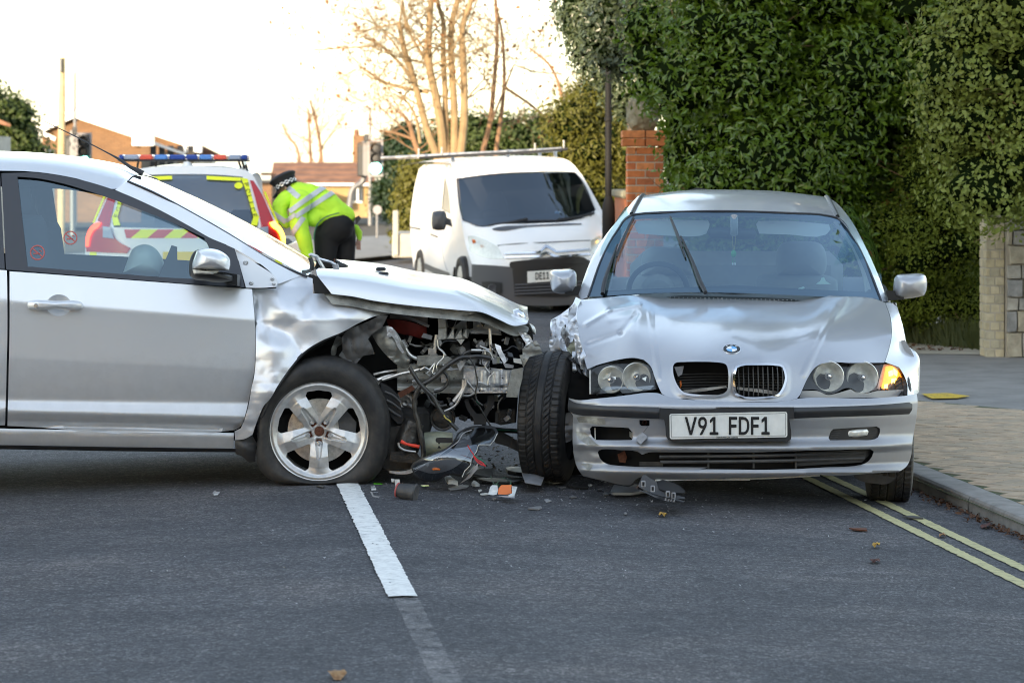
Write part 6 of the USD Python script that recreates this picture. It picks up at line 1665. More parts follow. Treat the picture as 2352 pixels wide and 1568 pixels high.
part("crushed_wing", panel(g7((330, 258), (270, 230), (240, 300), (200, 345), (110, 410), (10, 470), (2, 520), (6, 580), (-2, 640), (5, 800), (95, 800), (150, 800), (240, 860), (262, 900), (300, 955), (330, 1010), (400, 1075), (428, 1000), (420, 985), (385, 985), (362, 900), (345, 800), (303, 600), (284, 400), (290, 330)), lwd, 2.6, 0.02, smooth_poly=False), "silver_crushed", sal, smooth=36, label="shredded and folded front wing at the impact corner")
part("torn_flap", panel(g7((0, 640), (95, 655), (100, 790), (10, 805), (-6, 740)), lambda x, y: 14.2 + 0.4 * crw(x, y), 4, 0.006, corner=20), "silver_crushed", sal, smooth=30)
part("torn_flap", panel(g7((200, 345), (260, 290), (285, 330), (270, 420), (215, 470), (185, 520), (190, 430)), lambda x, y: 14.22 + 0.7 * crw(x, y), 4, 0.006, corner=20), "silver_b", sal, smooth=20)
part("torn_flap", panel(g7((255, 610), (300, 640), (335, 760), (345, 900), (320, 960), (285, 860), (260, 740)), lambda x, y: 13.95 + 0.6 * crw(x, y), 3, 0.006, corner=20), "silver_crushed", sal, smooth=15)
part("torn_flap", panel(g7((170, 770), (240, 690), (265, 720), (260, 800), (225, 860)), lambda x, y: 14.02 + 0.4 * crw(x, y), 4, 0.006, corner=20), "beige_can", sal, smooth=20)
part("torn_flap", panel(g7((100, 785), (200, 800), (245, 860), (300, 960), (330, 1040), (300, 1010), (240, 900), (140, 830)), lambda x, y: 14.0 + 0.3 * crw(x, y), 4, 0.006, corner=20), "black_plastic", sal, smooth=20)
rv = np.random.default_rng(77)
for k in range(13):
    t = rv.uniform(0, 1)
    cx_, cy_ = 1285 + 48 * t + rv.normal(0, 5), 738 + 115 * t + rv.normal(0, 7)
    q = [(cx_ + rv.uniform(3, 9) * math.cos(a), cy_ + rv.uniform(8, 24) * math.sin(a)) for a in np.linspace(0, 2 * np.pi, 6)[:-1] + rv.uniform(0, 1)]
    dd = float(lwf(np.array([cx_]), np.array([cy_]))[0]) - 0.05 - rv.uniform(0, 0.05)
    part("torn_shard", panel(q, [(*p, dd + rv.normal(0, 0.03)) for p in q], 4, 0.004, smooth_poly=False), rv.choice(["silver_crushed", "silver_crushed", "bare_metal", "grey_primer"]), sal, smooth=False)
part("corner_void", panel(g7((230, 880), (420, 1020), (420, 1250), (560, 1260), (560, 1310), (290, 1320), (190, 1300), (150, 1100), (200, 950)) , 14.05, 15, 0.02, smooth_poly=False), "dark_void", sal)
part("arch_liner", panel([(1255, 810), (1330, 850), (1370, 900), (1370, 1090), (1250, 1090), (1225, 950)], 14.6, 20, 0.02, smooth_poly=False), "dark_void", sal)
part("torn_liner", panel(g8((180, 430), (235, 420), (262, 470), (262, 700), (245, 740), (180, 770), (170, 650)), lambda x, y: 13.75 + 0.3 * crw(x, y), 5, 0.006), "dusty_plastic", sal, smooth=25)
# ---- headlights
def lamp(outline, circles, dfn, lensm, label):
    h = part("headlight", panel(outline, lambda x, y: dfn(x, y) + 0.07, 6, 0.05, corner=30), "black_plastic", sal, smooth=30, label=label)
    for cx_, cy_, r, tilt in circles:
        d = float(dfn(np.array([cx_]), np.array([cy_]))[0])
        s = d / FP * r
        c = U(cx_, cy_, d + 0.015)
        R = rotz(tilt)
        part("reflector", lathe([(0.010, 0.05), (s * 0.5, 0.042), (s * 0.82, 0.022), (s, 0.0), (s * 1.05, 0.004), (s * 1.07, 0.05)], 40, "y", c, R), "reflector", h, smooth=35)
        part("bulb", lathe([(0.0, -0.012), (0.009, -0.01), (0.012, 0.0), (0.012, 0.045)], 16, "y", c, R), "chrome", h, smooth=40)
        part("bulb_shade", lathe([(0.013, 0.0), (0.016, 0.0), (0.016, 0.03)], 16, "y", c + [0, -0.004, 0], R), "grey_plastic", h)
    part("lens", panel(outline, dfn, 6, 0, corner=30), lensm, h, smooth=True)
    return h


hl_r = h2((805, 703), (850, 602), (900, 532), (930, 510), (965, 498), (1200, 495), (1440, 496), (1420, 570), (1385, 703), (1340, 715), (1290, 725), (1225, 715), (1180, 690), (1140, 690), (1090, 712), (1040, 732), (1000, 735), (950, 722), (920, 705))
rfn = lambda x, y: 13.53 + 0.26 * np.clip((np.asarray(x, float) - 1845) / 185, 0, 1) ** 1.3 + 0.0012 * (880 - np.asarray(y, float))
lamp(hl_r, [(1904.3, 864.5, 34, 0.10), (1981.5, 867, 36, 0.16)], rfn, "lamp_lens", "clear twin headlight, unbroken")
hl_l = g7((425, 1000), (440, 985), (600, 925), (760, 880), (880, 868), (980, 890), (1040, 950), (1090, 1050), (1130, 1150), (1125, 1190), (1060, 1200), (850, 1230), (760, 1235), (720, 1200), (690, 1192), (655, 1200), (620, 1235), (420, 1245), (412, 1150))
lfn = lambda x, y: 13.58 + 0.24 * np.clip((1500 - np.asarray(x, float)) / 145, 0, 1) + 0.0012 * (880 - np.asarray(y, float))
lh = lamp(hl_l, [(1462, 866, 32, -0.15), (1403, 872, 30, -0.3)], lfn, "lamp_lens", "smashed headlight with its lens pushed back")
for q, m in ((g7((550, 1040), (640, 1020), (620, 1070), (560, 1090)), "reflector"), (g7((650, 1060), (690, 1060), (690, 1090), (655, 1085)), "reflector"), (g7((960, 1080), (1010, 1060), (1000, 1110)), "reflector"), (g7((440, 1180), (700, 1160), (860, 1170), (1100, 1150), (1050, 1195), (700, 1190), (450, 1225)), "smoked_lens")):
    part("lamp_fragment", panel(q, lambda x, y: lfn(x, y) + 0.02, 5, 0.004, smooth_poly=False), m, lh, smooth=False)
part("lamp_edge", panel(g7((408, 1000), (428, 990), (430, 1240), (412, 1245)), 13.78, 6, 0.06, smooth_poly=False), "pale_plastic", lh, smooth=False)
ind = h2((1440, 502), (1500, 502), (1545, 520), (1585, 560), (1612, 610), (1627, 665), (1620, 692), (1500, 700), (1385, 704), (1405, 620))
ifn = lambda x, y: 13.80 + 0.14 * np.clip((np.asarray(x, float) - 2015) / 70, 0, 1) ** 1.5 + 0.0008 * (880 - np.asarray(y, float))
il = part("indicator", panel(ind, lambda x, y: ifn(x, y) + 0.04, 5, 0.03), "pale_plastic", sal, smooth=30, label="lit amber indicator")
part("indicator_glow", panel(h2((1455, 520), (1500, 515), (1540, 540), (1575, 590), (1580, 630), (1560, 680), (1440, 695), (1420, 690), (1440, 600)), lambda x, y: ifn(x, y) + 0.02, 4, 0.02), "amber_lit", il, smooth=30)
for q in (h2((1475, 560), (1510, 545), (1515, 590), (1480, 600)), h2((1515, 530), (1550, 560), (1545, 600), (1515, 580)), h2((1500, 615), (1540, 610), (1545, 690), (1495, 690)), h2((1445, 660), (1475, 655), (1470, 690), (1440, 692))):
    part("indicator_hot_spot", panel(q, lambda x, y: ifn(x, y) + 0.012, 4, 0.004), "amber_hot", il, smooth=30)
part("indicator_lens", panel(ind, ifn, 5, 0), "lamp_lens", il, smooth=True)

# ---- glasshouse
ws_c = [(1351, 681, 14.74), (1458, 675, 14.60), (1615, 671, 14.52), (1690, 671, 14.50), (1810, 677, 14.54), (1930, 685, 14.62), (2025, 692, 14.76), (1447, 496, 15.38), (1560, 488, 15.28), (1690, 486, 15.25), (1820, 490, 15.28), (1927, 503, 15.38), (1690, 580, 14.87), (1388, 580, 15.06), (1985, 585, 15.07), (1540, 580, 14.92), (1840, 582, 14.92)]
wsf = field(ws_c, "thin_plate_spline", 0.001)
ws_o = g1((470, 240), (510, 232), (700, 220), (900, 215), (1100, 215), (1400, 225), (1650, 243), (1700, 260), (1760, 330), (1880, 560), (1935, 700), (1950, 742), (1700, 722), (1400, 705), (900, 690), (600, 695), (225, 717), (300, 500), (400, 320))
ws_i = g1((500, 250), (700, 232), (1100, 226), (1400, 236), (1640, 255), (1690, 275), (1740, 345), (1850, 560), (1895, 690), (1700, 680), (1400, 676), (900, 668), (600, 675), (330, 690), (330, 600), (390, 440), (440, 330))
part("windscreen_border", panel(ws_o, lambda x, y: wsf(x, y) + 0.006, 7, 0.004, holes=[ws_i], corner=25), "ink", sal, smooth=True)
part("windscreen", panel(ws_o, wsf, 10, 0, corner=25), "windscreen_glass", sal, smooth=True, label="windscreen with two wipers left standing across it")
part("windscreen_seal", tube([np.array(U(x, y, float(wsf(np.array([x]), np.array([y]))[0]) - 0.002)) for x, y in g1((225, 715), (300, 500), (400, 320), (470, 240), (510, 231), (700, 219), (900, 214), (1100, 214), (1400, 224), (1650, 242), (1700, 259), (1760, 330), (1880, 560), (1950, 742))], 0.006, 6, 4), "trim_black", sal)
rr0 = [U(1451, 492, 15.42), U(1570, 486.5, 15.31), U(1690, 485, 15.28), U(1810, 489, 15.31), U(1923, 497.5, 15.42)]
rr1 = [U(1462, 470, 15.68), U(1572, 460, 15.62), U(1690, 457.5, 15.60), U(1800, 462, 15.62), U(1912, 475, 15.68)]
rr2 = [U(1474, 451, 16.0), U(1575, 439.5, 16.0), U(1690, 438, 16.0), U(1790, 442, 16.0), U(1900, 455, 16.0)]
sh = lambda r, dy, dz: [p + np.array([0.085 * dy, dy, dz - 0.004 * 0]) for p in r]
rr3, rr4 = sh(rr2, 0.55, -0.008), sh(rr2, 1.0, -0.06)
part("roof", loft([rr0, rr1, rr2, rr3, rr4], 6, 6), "silver_b", sal, smooth=True)
part("roof_strip", tube([U(1450.5, 492, 15.41), U(1462, 470, 15.67), U(1474, 450.5, 16.0), U(1474, 450.5, 16.0) + [0.05, 0.6, -0.01]], 0.012, 8), "black_plastic", sal)
part("roof_strip", tube([U(1923.5, 497.5, 15.41), U(1912.5, 475, 15.67), U(1901, 454.5, 16.0), U(1901, 454.5, 16.0) + [0.05, 0.6, -0.01]], 0.012, 8), "black_plastic", sal)
part("roof_aerial", hull(np.vstack([U([1573, 1622, 1625, 1600], [440, 437, 434, 431], 16.7), U([1573, 1622, 1625, 1600], [440, 437, 434, 431], 16.76)])), "black_plastic", sal, smooth=False)
pl_c = [(1466, 451, 16.05), (1427, 496, 15.58), (1361, 589, 15.18), (1330, 675, 14.85), (1352, 681, 14.73), (1380, 597, 15.03), (1419, 527, 15.27), (1450, 493, 15.41), (1474, 451, 15.99)]
part("a_pillar", panel(g1((520, 123), (480, 165), (420, 240), (330, 350), (250, 480), (205, 590), (168, 702), (178, 735), (222, 718), (298, 500), (398, 320), (468, 241), (480, 231), (540, 125)), field(pl_c, "thin_plate_spline", 0.003), 6, 0.04, corner=30), "silver_b", sal, smooth=35)
pr_c = [(1904, 455, 16.0), (1935, 480, 15.75), (1978, 546, 15.32), (2025, 652, 15.0), (2039, 691, 14.80), (2026, 693, 14.74), (1998, 621, 15.02), (1951, 531, 15.25), (1923, 498, 15.41)]
part("a_pillar", panel(g1((1635, 133), (1680, 160), (1720, 200), (1770, 265), (1830, 370), (1895, 505), (1950, 640), (1985, 742), (1952, 744), (1882, 560), (1762, 330), (1702, 259), (1690, 245)), field(pr_c, "thin_plate_spline", 0.003), 6, 0.04, corner=30), "silver_b", sal, smooth=35)
def xc_(d):
    return 1.055 + 0.085 * (d - 13.5)
sides = []
for sgn in (-1, 1):
    rows = []
    for d, w in ((14.75, .80), (15.6, .845), (16.6, .85), (17.6, .80)):
        rows.append([np.array([xc_(d) + sgn * w * k, d, z]) for k, z in ((.96, .10), (1.0, .30), (1.01, .50), (.99, .72), (.95, .86))])
    part("body_side", loft(rows, 4, 4), "silver_b", sal, smooth=True)
    part("side_glass", loft([[np.array([xc_(d) + sgn * w * .95, d, .86]), np.array([xc_(d) + sgn * (w - .08), d, 1.1]), np.array([xc_(d) + sgn * (w - .2), d, 1.3])] for d, w in ((15.1, .80), (16.0, .83), (17.1, .80))], 4, 3), "side_glass", sal, smooth=True)
part("boot", hull([(xc_(d) + s * w, d, z) for s in (-1, 1) for d, w, z in ((17.4, .78, .1), (17.4, .8, .86), (18.05, .7, .84), (18.1, .72, .3))]), "silver_b", sal, smooth=40)
part("rear_window", loft([[np.array([xc_(16.95) + x, 16.97, 1.29]) for x in (-.5, 0, .5)], [np.array([xc_(17.5) + x, 17.5, .88]) for x in (-.62, 0, .62)]], 4, 3), "side_glass", sal, smooth=True)
part("floor_pan", box((1.28, 16, 0.14), (1.5, 3.6, 0.14), 0.03, -0.085), "underseal", sal, smooth=False)
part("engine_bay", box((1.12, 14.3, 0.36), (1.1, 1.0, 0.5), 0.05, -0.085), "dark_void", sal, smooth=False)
# mirrors
ml = part("door_mirror", pillow(g1((0, 590), (3, 570), (14, 560), (60, 556), (135, 557), (152, 572), (157, 600), (155, 660), (140, 690), (90, 697), (40, 695), (15, 682), (4, 650)), 14.98, 14.86, 7, back=15.05), "silver_b", sal, smooth=60)
part("mirror_arm", hull(np.vstack([U(*np.array(g1((85, 660), (100, 652), (195, 658), (185, 708), (88, 704))).T, 14.92), U(*np.array(g1((95, 660), (195, 662), (185, 702), (95, 700))).T, 15.0)])), "black_plastic", ml, smooth=False)
mr = part("door_mirror", pillow(g1((2020, 640), (2026, 605), (2042, 588), (2100, 582), (2185, 580), (2207, 592), (2216, 615), (2213, 680), (2200, 708), (2150, 720), (2060, 726), (2030, 715), (2020, 690)), 14.98, 14.86, 7, back=15.05), "silver_b", sal, smooth=60)
part("mirror_arm", hull(np.vstack([U(*np.array(g1((1975, 680), (2060, 680), (2085, 700), (2080, 732), (1985, 738))).T, 14.92), U(*np.array(g1((1978, 685), (2060, 688), (2078, 725), (1990, 732))).T, 15.0)])), "black_plastic", mr, smooth=False)
part("side_marker", pillow(g1((2015, 745), (2035, 748), (2042, 765), (2030, 785), (2018, 775)), 15.0, 14.97, 4, back=15.02), "trim_black", sal)
# wipers
def wd(x, y, o):
    return float(wsf(np.array([x]), np.array([y]))[0]) - o
for arm, blade in (([(1620.6, 672), (1607, 644), (1590, 600), (1564, 543)], [(1538.6, 497), (1546, 515), (1556, 540), (1566, 568), (1575, 592)]), ([(1384, 675), (1388, 650), (1400, 612), (1418, 562)], [(1455, 498), (1444, 520), (1430, 552), (1415, 590), (1408, 625)])):
    w = part("wiper", tube([np.array(U(x, y, wd(x, y, .03))) for x, y in arm], [0.011, 0.012, 0.009, 0.005], 8), "black_plastic", sal)
    part("wiper_blade", tube([np.array(U(x, y, wd(x, y, .016))) for x, y in blade], [0.004, 0.006, 0.0075, 0.006, 0.004], 6), "ink", w)
    part("blade_frame", tube([np.array(U(x + 2, y, wd(x, y, .03))) for x, y in blade[:4]], [0.003, 0.004, 0.005, 0.004], 6), "black_plastic", w)
# interior
def cushion(name, pts, d0, d1, m, n=6):
    return part(name, pillow(pts, d0, d1, n, back=d0 + 0.15), m, sal, smooth=60)
cushion("front_seat", g1((1200, 800), (1215, 610), (1250, 590), (1400, 585), (1640, 592), (1690, 620), (1700, 800)), 16.0, 15.85, "seat_beige")
cushion("headrest", g1((1330, 590), (1335, 440), (1370, 400), (1480, 390), (1590, 405), (1620, 450), (1622, 560), (1600, 598)), 15.98, 15.88, "seat_beige")
cushion("front_seat", g1((430, 800), (450, 620), (520, 590), (700, 585), (860, 600), (880, 800)), 16.0, 15.85, "seat_beige")
cushion("headrest", g1((535, 590), (545, 470), (580, 430), (690, 425), (800, 440), (835, 480), (840, 590)), 15.98, 15.88, "seat_beige")
part("rear_bench", box((1.32, 16.9, 0.78), (1.25, 0.2, 0.5), 0.08), "seat_beige", sal, smooth=40)
part("dashboard", hull([U(x, y, d) for x, y, d in ((1375, 668, 14.82), (1690, 655, 14.72), (2000, 672, 14.82), (1390, 690, 15.3), (1990, 690, 15.3), (1690, 680, 15.3), (1690, 720, 14.7))]), "dash", sal, smooth=False)
part("steering_wheel", lathe([(0.155 + 0.015 * math.cos(a), 0.015 * math.sin(a)) for a in np.linspace(0, 2 * math.pi, 9)], 40, "y", U(1511, 668, 15.3), rotx(0.35)), "dash", sal)
part("wheel_boss", lathe([(0, -0.03), (0.07, -0.02), (0.09, 0.02)], 20, "y", U(1511, 668, 15.3), rotx(0.35)), "seat_beige", sal)
part("sun_visor", plate(cr(g1((497, 300), (510, 272), (600, 264), (930, 268), (938, 290), (920, 345), (880, 358), (700, 357), (520, 345)), 4, True), 15.36, 0.02, tilt=[(1458, 507, 15.36), (1628, 507, 15.34), (1540, 541, 15.26)]), "lining", sal, smooth=30)
part("sun_visor", plate(cr(g1((1212, 290), (1225, 270), (1400, 270), (1640, 290), (1650, 320), (1620, 352), (1400, 350), (1230, 345)), 4, True), 15.36, 0.02, tilt=[(1740, 507, 15.36), (1900, 512, 15.36), (1820, 539, 15.26)]), "lining", sal, smooth=30)
part("headlining", loft([[p + np.array([0, 0.05, -0.03]) for p in r] for r in (rr0, rr1, rr2, rr3, rr4)], 3, 3), "lining", sal, smooth=True)
mp = part("interior_mirror", pillow(g1((928, 340), (940, 312), (1010, 306), (1080, 310), (1200, 318), (1214, 345), (1205, 375), (1080, 380), (940, 372)), 15.25, 15.20, 5, back=15.28), "black_plastic", sal, smooth=50)
part("mirror_mount", tube(U([1686, 1686, 1686], [498, 520, 538], [15.22, 15.18, 15.20]), 0.021, 10), "grey_plastic", mp)
part("pillar_lining", tube(U([1925, 1965, 1990, 2000], [510, 560, 620, 675], [15.45, 15.3, 15.15, 14.95]), 0.03, 8), "lining", sal)
part("permit_holder", plate(g1((1562, 642), (1590, 622), (1598, 602), (1612, 600), (1622, 622), (1652, 642)), 14.82, 0.002), "paper", sal, smooth=False)
part("paper_slip", plate(g1((1445, 672), (1490, 655), (1500, 662), (1480, 676)), 14.8, 0.002), "paper", sal, smooth=False)
orn = thing("hanging_ornament", "little green hanging ornament with white feet in the saloon's windscreen", "ornament", U(1685, 585, 15.12))
part("body", hull(np.vstack([U(ell(1685, 583, 6.5, 9, 10)[:, 0], ell(1685, 583, 6.5, 9, 10)[:, 1], q) for q in (15.11, 15.13)] + [U(ell(1685, 580, 4, 6, 8)[:, 0], ell(1685, 580, 4, 6, 8)[:, 1], q) for q in (15.10, 15.14)])), "ornament_green", orn, smooth=50)
part("cord", join([tube(U([1682, 1684], [543, 573], 15.12), 0.0012, 5, 1), tube(U([1690, 1687], [543, 573], 15.12), 0.0012, 5, 1)]), "wire_yellow", orn)
part("leg", join([tube(U([1683, 1683], [590, 604], 15.12), 0.0012, 5, 1), tube(U([1688, 1688], [590, 604], 15.12), 0.0012, 5, 1)]), "ornament_green", orn)
part("foot", box(U(1683, 606, 15.12), (0.009, 0.012, 0.012), 0.002), "enamel_white", orn, smooth=False)
part("foot", box(U(1688.5, 606, 15.12), (0.009, 0.012, 0.012), 0.002), "enamel_white", orn, smooth=False)

# ---- wheels
def tread_tyre(C, R, W, yaw, tilt, nth=432, nw=66, detail=True):
    w = np.r_[np.linspace(-1, 1, nw)]
    prof = np.where(np.abs(w) < 0.80, R - 0.004 * (w / 0.8) ** 2, R - 0.004 - 0.11 * ((np.abs(w) - 0.80) / 0.2) ** 2.2)
    off = np.where(np.abs(w) < 0.8, w, np.sign(w) * (0.8 + 0.2 * np.sin((np.abs(w) - 0.8) / 0.2 * np.pi / 2))) * W / 2
    th = np.linspace(0, 2 * np.pi, nth + 1)
    Wd, T = np.meshgrid(w, th)
    Rr = np.broadcast_to(prof, Wd.shape).copy()
    if detail:
        g = np.zeros_like(Wd)
        for c in (-0.52, -0.18, 0.18, 0.52):
            g = np.maximum(g, np.clip(1.4 - np.abs(Wd - c) / 0.03, 0, 1))
        ph = T * 62 / (2 * np.pi)
        sh_ = (ph + np.where(np.abs(Wd) > 0.52, 0, 1.2 * Wd * 3)) % 1
        g = np.maximum(g, 0.8 * np.clip(1.5 - np.abs(sh_ - 0.5) / 0.11, 0, 1) * (np.abs(Wd) > 0.56) * (np.abs(Wd) < 0.9))
        g = np.maximum(g, 0.7 * np.clip(1.4 - np.abs(sh_ - 0.5) / 0.12, 0, 1) * ((np.abs(Wd) < 0.5) & (np.abs(Wd) > 0.22)))
        Rr = Rr - 0.0075 * g
    X = np.broadcast_to(off, Wd.shape)
    Rz = np.minimum(Rr * np.sin(T), 9)
    V = np.stack([X, Rr * np.cos(T), Rz], -1)
    V[..., 2] = np.maximum(V[..., 2], -R + 0.012)
    V = V @ (rotz(yaw) @ roty(tilt)).T + C
    return grid(V)


C1 = U(1263, 956, 14.15)
w1 = part("front_wheel", tread_tyre(C1, 0.322, 0.222, -0.20, 0.03), "rubber", sal, smooth=25, label="detached-looking front wheel, tread facing the camera")
part("wheel_disc", lathe([(0.0, 0.05), (0.2, 0.06), (0.215, 0.09), (0.215, -0.09), (0.2, -0.06), (0, -0.05)], 36, "x", C1, rotz(-0.20)), "dark_void", w1)
C2 = U(2040, 1003, 14.02)
w2 = part("front_wheel", tread_tyre(C2, 0.318, 0.215, -0.06, 0.0), "rubber", sal, smooth=25)
part("wheel_disc", lathe([(0.0, 0.05), (0.2, 0.06), (0.215, 0.09), (0.215, -0.09), (0.2, -0.06), (0, -0.05)], 36, "x", C2, rotz(-0.06)), "dark_void", w2)
for s in (-1, 1):
    C = np.array([xc_(17.0) + s * 0.74, 17.0, 0.25 - (0.05 if s > 0 else 0.0)])
    part("rear_wheel", tread_tyre(C, 0.318, 0.215, -0.085, 0, 72, 20, False), "rubber", sal, smooth=40)
# ================================================================ white van
van = thing("white_van", "white panel van with a roof rack facing the crash behind the two silver cars", "van", (0.3, 35.5, -0.1))
mat("van_grey", (0.075, 0.075, 0.08), 0.5, bump=(150, 0.15, 0.004))
mat("van_inside", (0.03, 0.032, 0.036), 0.9)
glass_pane("van_glass", (0.32, 0.36, 0.42), (0.8, 0.9, 1.0), 0.15)


def v3(*p):
    return [(918.7 + x * .293, 287.1 + y * .293) for x, y in p]


vs = lambda x, y: 34.0 + (1080 - np.asarray(x, float)) / 130 * 4.1 + 0.0007 * np.clip(480 - np.asarray(y, float), 0, 200)
side_o = [(948, 598), (944, 552), (942, 508), (951, 434), (962, 388), (976, 377), (1036, 375.5), (1043, 392), (1047, 412), (1053, 455), (1060, 507), (1069, 560), (1084, 606), (1084, 664), (1063, 670), (1058, 640), (1050, 615), (1042, 612), (1040, 635), (1040, 655), (972, 636), (968, 610), (960, 597), (953, 598), (950, 618)]
part("body_side", panel(side_o, vs, 6, 0.08, holes=[v3((350, 412), (340, 520), (325, 660), (392, 700), (412, 860), (400, 740), (385, 560), (365, 450))], corner=35), "van_white", van, smooth=30)
part("side_window", panel(v3((352, 405), (338, 520), (320, 665), (375, 720), (415, 865), (403, 740), (388, 560), (368, 445)), lambda x, y: vs(x, y) + 0.03, 8, 0), "van_glass", van)
back = lambda p, t: p + np.array([-0.194 * t, t, -0.02 if t > 3 else 0.0])
f0 = [U(1037, 376, 34.62), U(1094, 368, 34.55), U(1211, 362.5, 34.5), U(1279, 362, 34.5), U(1309, 372, 34.6)]
part("roof", loft([f0, [back(p, .8) + [0, 0, .02] for p in f0], [back(p, 2.4) + [0, 0, .03] for p in f0], [back(p, 4.3) for p in f0]], 4, 5), "van_white", van, smooth=True)
part("roof_header", panel([(1037, 375.5), (1094, 367.5), (1211, 362), (1279, 361.5), (1309, 371.5), (1336, 401), (1321, 396), (1211, 395), (1124, 400), (1048, 411), (1043, 393)], [(1037, 375, 34.62), (1211, 362, 34.5), (1309, 372, 34.6), (1336, 401, 34.55), (1211, 395, 34.36), (1048, 411, 34.46), (1124, 400, 34.38)], 8, 0.05, corner=35), "van_white", van, smooth=40)
wsv = field([(1048, 410, 34.45), (1211, 395, 34.35), (1320, 396, 34.47), (1062, 506, 34.0), (1106, 521, 33.72), (1220, 513, 33.6), (1329, 503, 33.7), (1368, 481, 33.95), (1210, 455, 33.97)], "thin_plate_spline", 0.001)
wso = v3((440, 420), (700, 385), (1000, 367), (1370, 369), (1432, 440), (1532, 662), (1500, 715), (1400, 737), (1000, 752), (760, 775), (642, 797), (490, 748), (466, 650), (452, 540))
part("windscreen", panel(wso, wsv, 8, 0, corner=35), "van_glass", van, smooth=True)
wb = np.array(Polygon(cr(wso, 5, True)).buffer(-2.2).exterior.coords)[:-1:2]
part("windscreen_seal", panel(wso, lambda x, y: wsv(x, y) - 0.006, 6, 0.01, holes=[wb], corner=35), "trim_black", van)
part("a_pillar", panel([(1336, 400), (1352, 428), (1368, 456), (1385, 488), (1400, 517), (1392, 530), (1368, 482), (1350, 445), (1337, 415), (1321, 396)], lambda x, y: wsv(x, y) + 0.04, 6, 0.1, corner=35), "van_white", van, smooth=40)
part("a_pillar", panel([(1042, 390), (1048, 411), (1053, 455), (1059, 490), (1063, 506), (1060, 508), (1053, 470), (1046, 420)], lambda x, y: wsv(x, y) + 0.02, 5, 0.1, corner=35), "van_white", van, smooth=40)
ff = field([(1062, 506, 34.0), (1106, 521, 33.72), (1220, 513, 33.6), (1329, 503, 33.7), (1368, 482, 33.95), (1400, 517, 33.9), (1069, 560, 33.75), (1084, 606, 33.55), (1150, 560, 33.25), (1220, 558, 33.15), (1300, 554, 33.2), (1380, 548, 33.45), (1170, 612, 33.08), (1260, 606, 33.02), (1358, 600, 33.15), (1395, 590, 33.4), (1220, 590, 33.05), (1120, 600, 33.25)], "thin_plate_spline", 0.002)
part("front_body", panel([(1060, 507), (1064, 506), (1106, 521), (1150, 515), (1220, 513), (1329, 503), (1368, 482), (1386, 500), (1400, 517), (1402, 560), (1400, 592), (1358, 600), (1260, 607), (1170, 612.5), (1084, 606.5), (1069, 560)], ff, 6, 0.08, corner=35), "van_white", van, smooth=40)
off = lambda k: (lambda x, y: ff(x, y) - k)
part("bonnet_gap", panel(v3((720, 815), (740, 805), (1000, 785), (1300, 770), (1420, 770), (1425, 780), (1300, 785), (1000, 800), (735, 825)), off(.012), 4, 0.01), "trim_black", van)
part("bonnet_edge", tube([np.array(U(x, y, float(ff(np.array([x]), np.array([y]))[0]) - 0.008)) for x, y in v3((765, 945), (900, 932), (1100, 922), (1300, 912), (1490, 905))], 0.006, 5), "van_grey", van)
for nm, q in (("headlight", v3((532, 872), (560, 866), (620, 880), (700, 915), (765, 950), (790, 1000), (812, 1050), (700, 1045), (610, 1020), (570, 1000), (540, 975))), ("headlight", v3((1495, 905), (1560, 870), (1600, 860), (1640, 850), (1640, 960), (1560, 1000), (1500, 1005)))):
    hh_ = part(nm, panel(q, off(.006), 5, 0.02, corner=35), "reflector", van, smooth=30)
    part("lens", panel(q, off(.016), 5, 0, corner=35), "lamp_lens", hh_)
part("indicator", pillow(v3((562, 895), (590, 898), (598, 925), (570, 930)), 33.52, 33.49, 3), "amber_dull", van)
part("indicator", pillow(v3((1600, 835), (1622, 822), (1628, 850), (1605, 860)), 33.42, 33.38, 3), "amber_hot", van)
bf = lambda x, y: 33.0 + 0.45 * np.clip(np.abs(np.asarray(x, float) - 1245) / 165, 0, 1.05) ** 3
part("front_bumper", panel(v3((562, 1092), (700, 1098), (860, 1110), (900, 1085), (1460, 1050), (1500, 1070), (1640, 1030), (1650, 1350), (1400, 1402), (900, 1402), (700, 1345), (560, 1292)), bf, 8, 0.1, corner=35), "van_grey", van, smooth=35)
part("upper_grille", panel(v3((856, 1100), (862, 1075), (890, 1068), (1200, 1050), (1440, 1037), (1470, 1060), (1480, 1085), (1200, 1105), (880, 1125)), lambda x, y: bf(x, y) - .03, 8, 0.02), "ink", van)
part("lower_grille", panel(v3((880, 1130), (1480, 1090), (1490, 1290), (1400, 1330), (900, 1335)), lambda x, y: bf(x, y) - .02, 8, 0.02), "ink", van)
for k in range(4):
    part("grille_slat", tube([np.array(U(x, y, float(bf(x, 0)) - .045)) for x, y in v3((900, 1255 + 24 * k), (1200, 1240 + 24 * k), (1470, 1225 + 24 * k))], 0.012, 6), "van_grey", van)
for k in range(2):
    part("chevron", panel(v3((820, 1000 + 30 * k), (1085, 990 + 30 * k), (1143, 938 + 52 * k), (1155, 938 + 52 * k), (1228, 985 + 38 * k), (1490, 965 + 38 * k), (1490, 978 + 38 * k), (1222, 1000 + 38 * k), (1146, 958 + 52 * k), (1095, 1005 + 30 * k), (820, 1012 + 30 * k)), off(.03), 5, 0.02, smooth_poly=False), "chrome", van, smooth=30)
vp = part("number_plate", plate(v3((998, 1148), (1338, 1126), (1338, 1212), (1000, 1238)), 32.93, 0.02), "plate_white", van, smooth=False)
o_, o2 = np.array(v3((1058, 1212))[0]), np.array(v3((1168, 1205))[0])
part("lettering", lettering("DE11", 0.079, U(*o_, 32.925), (1, 0, 0.065), (0, 0, 1), 0.002, True, width=float((o2[0] - o_[0]) / FP * 32.93)), "ink", vp, smooth=False)
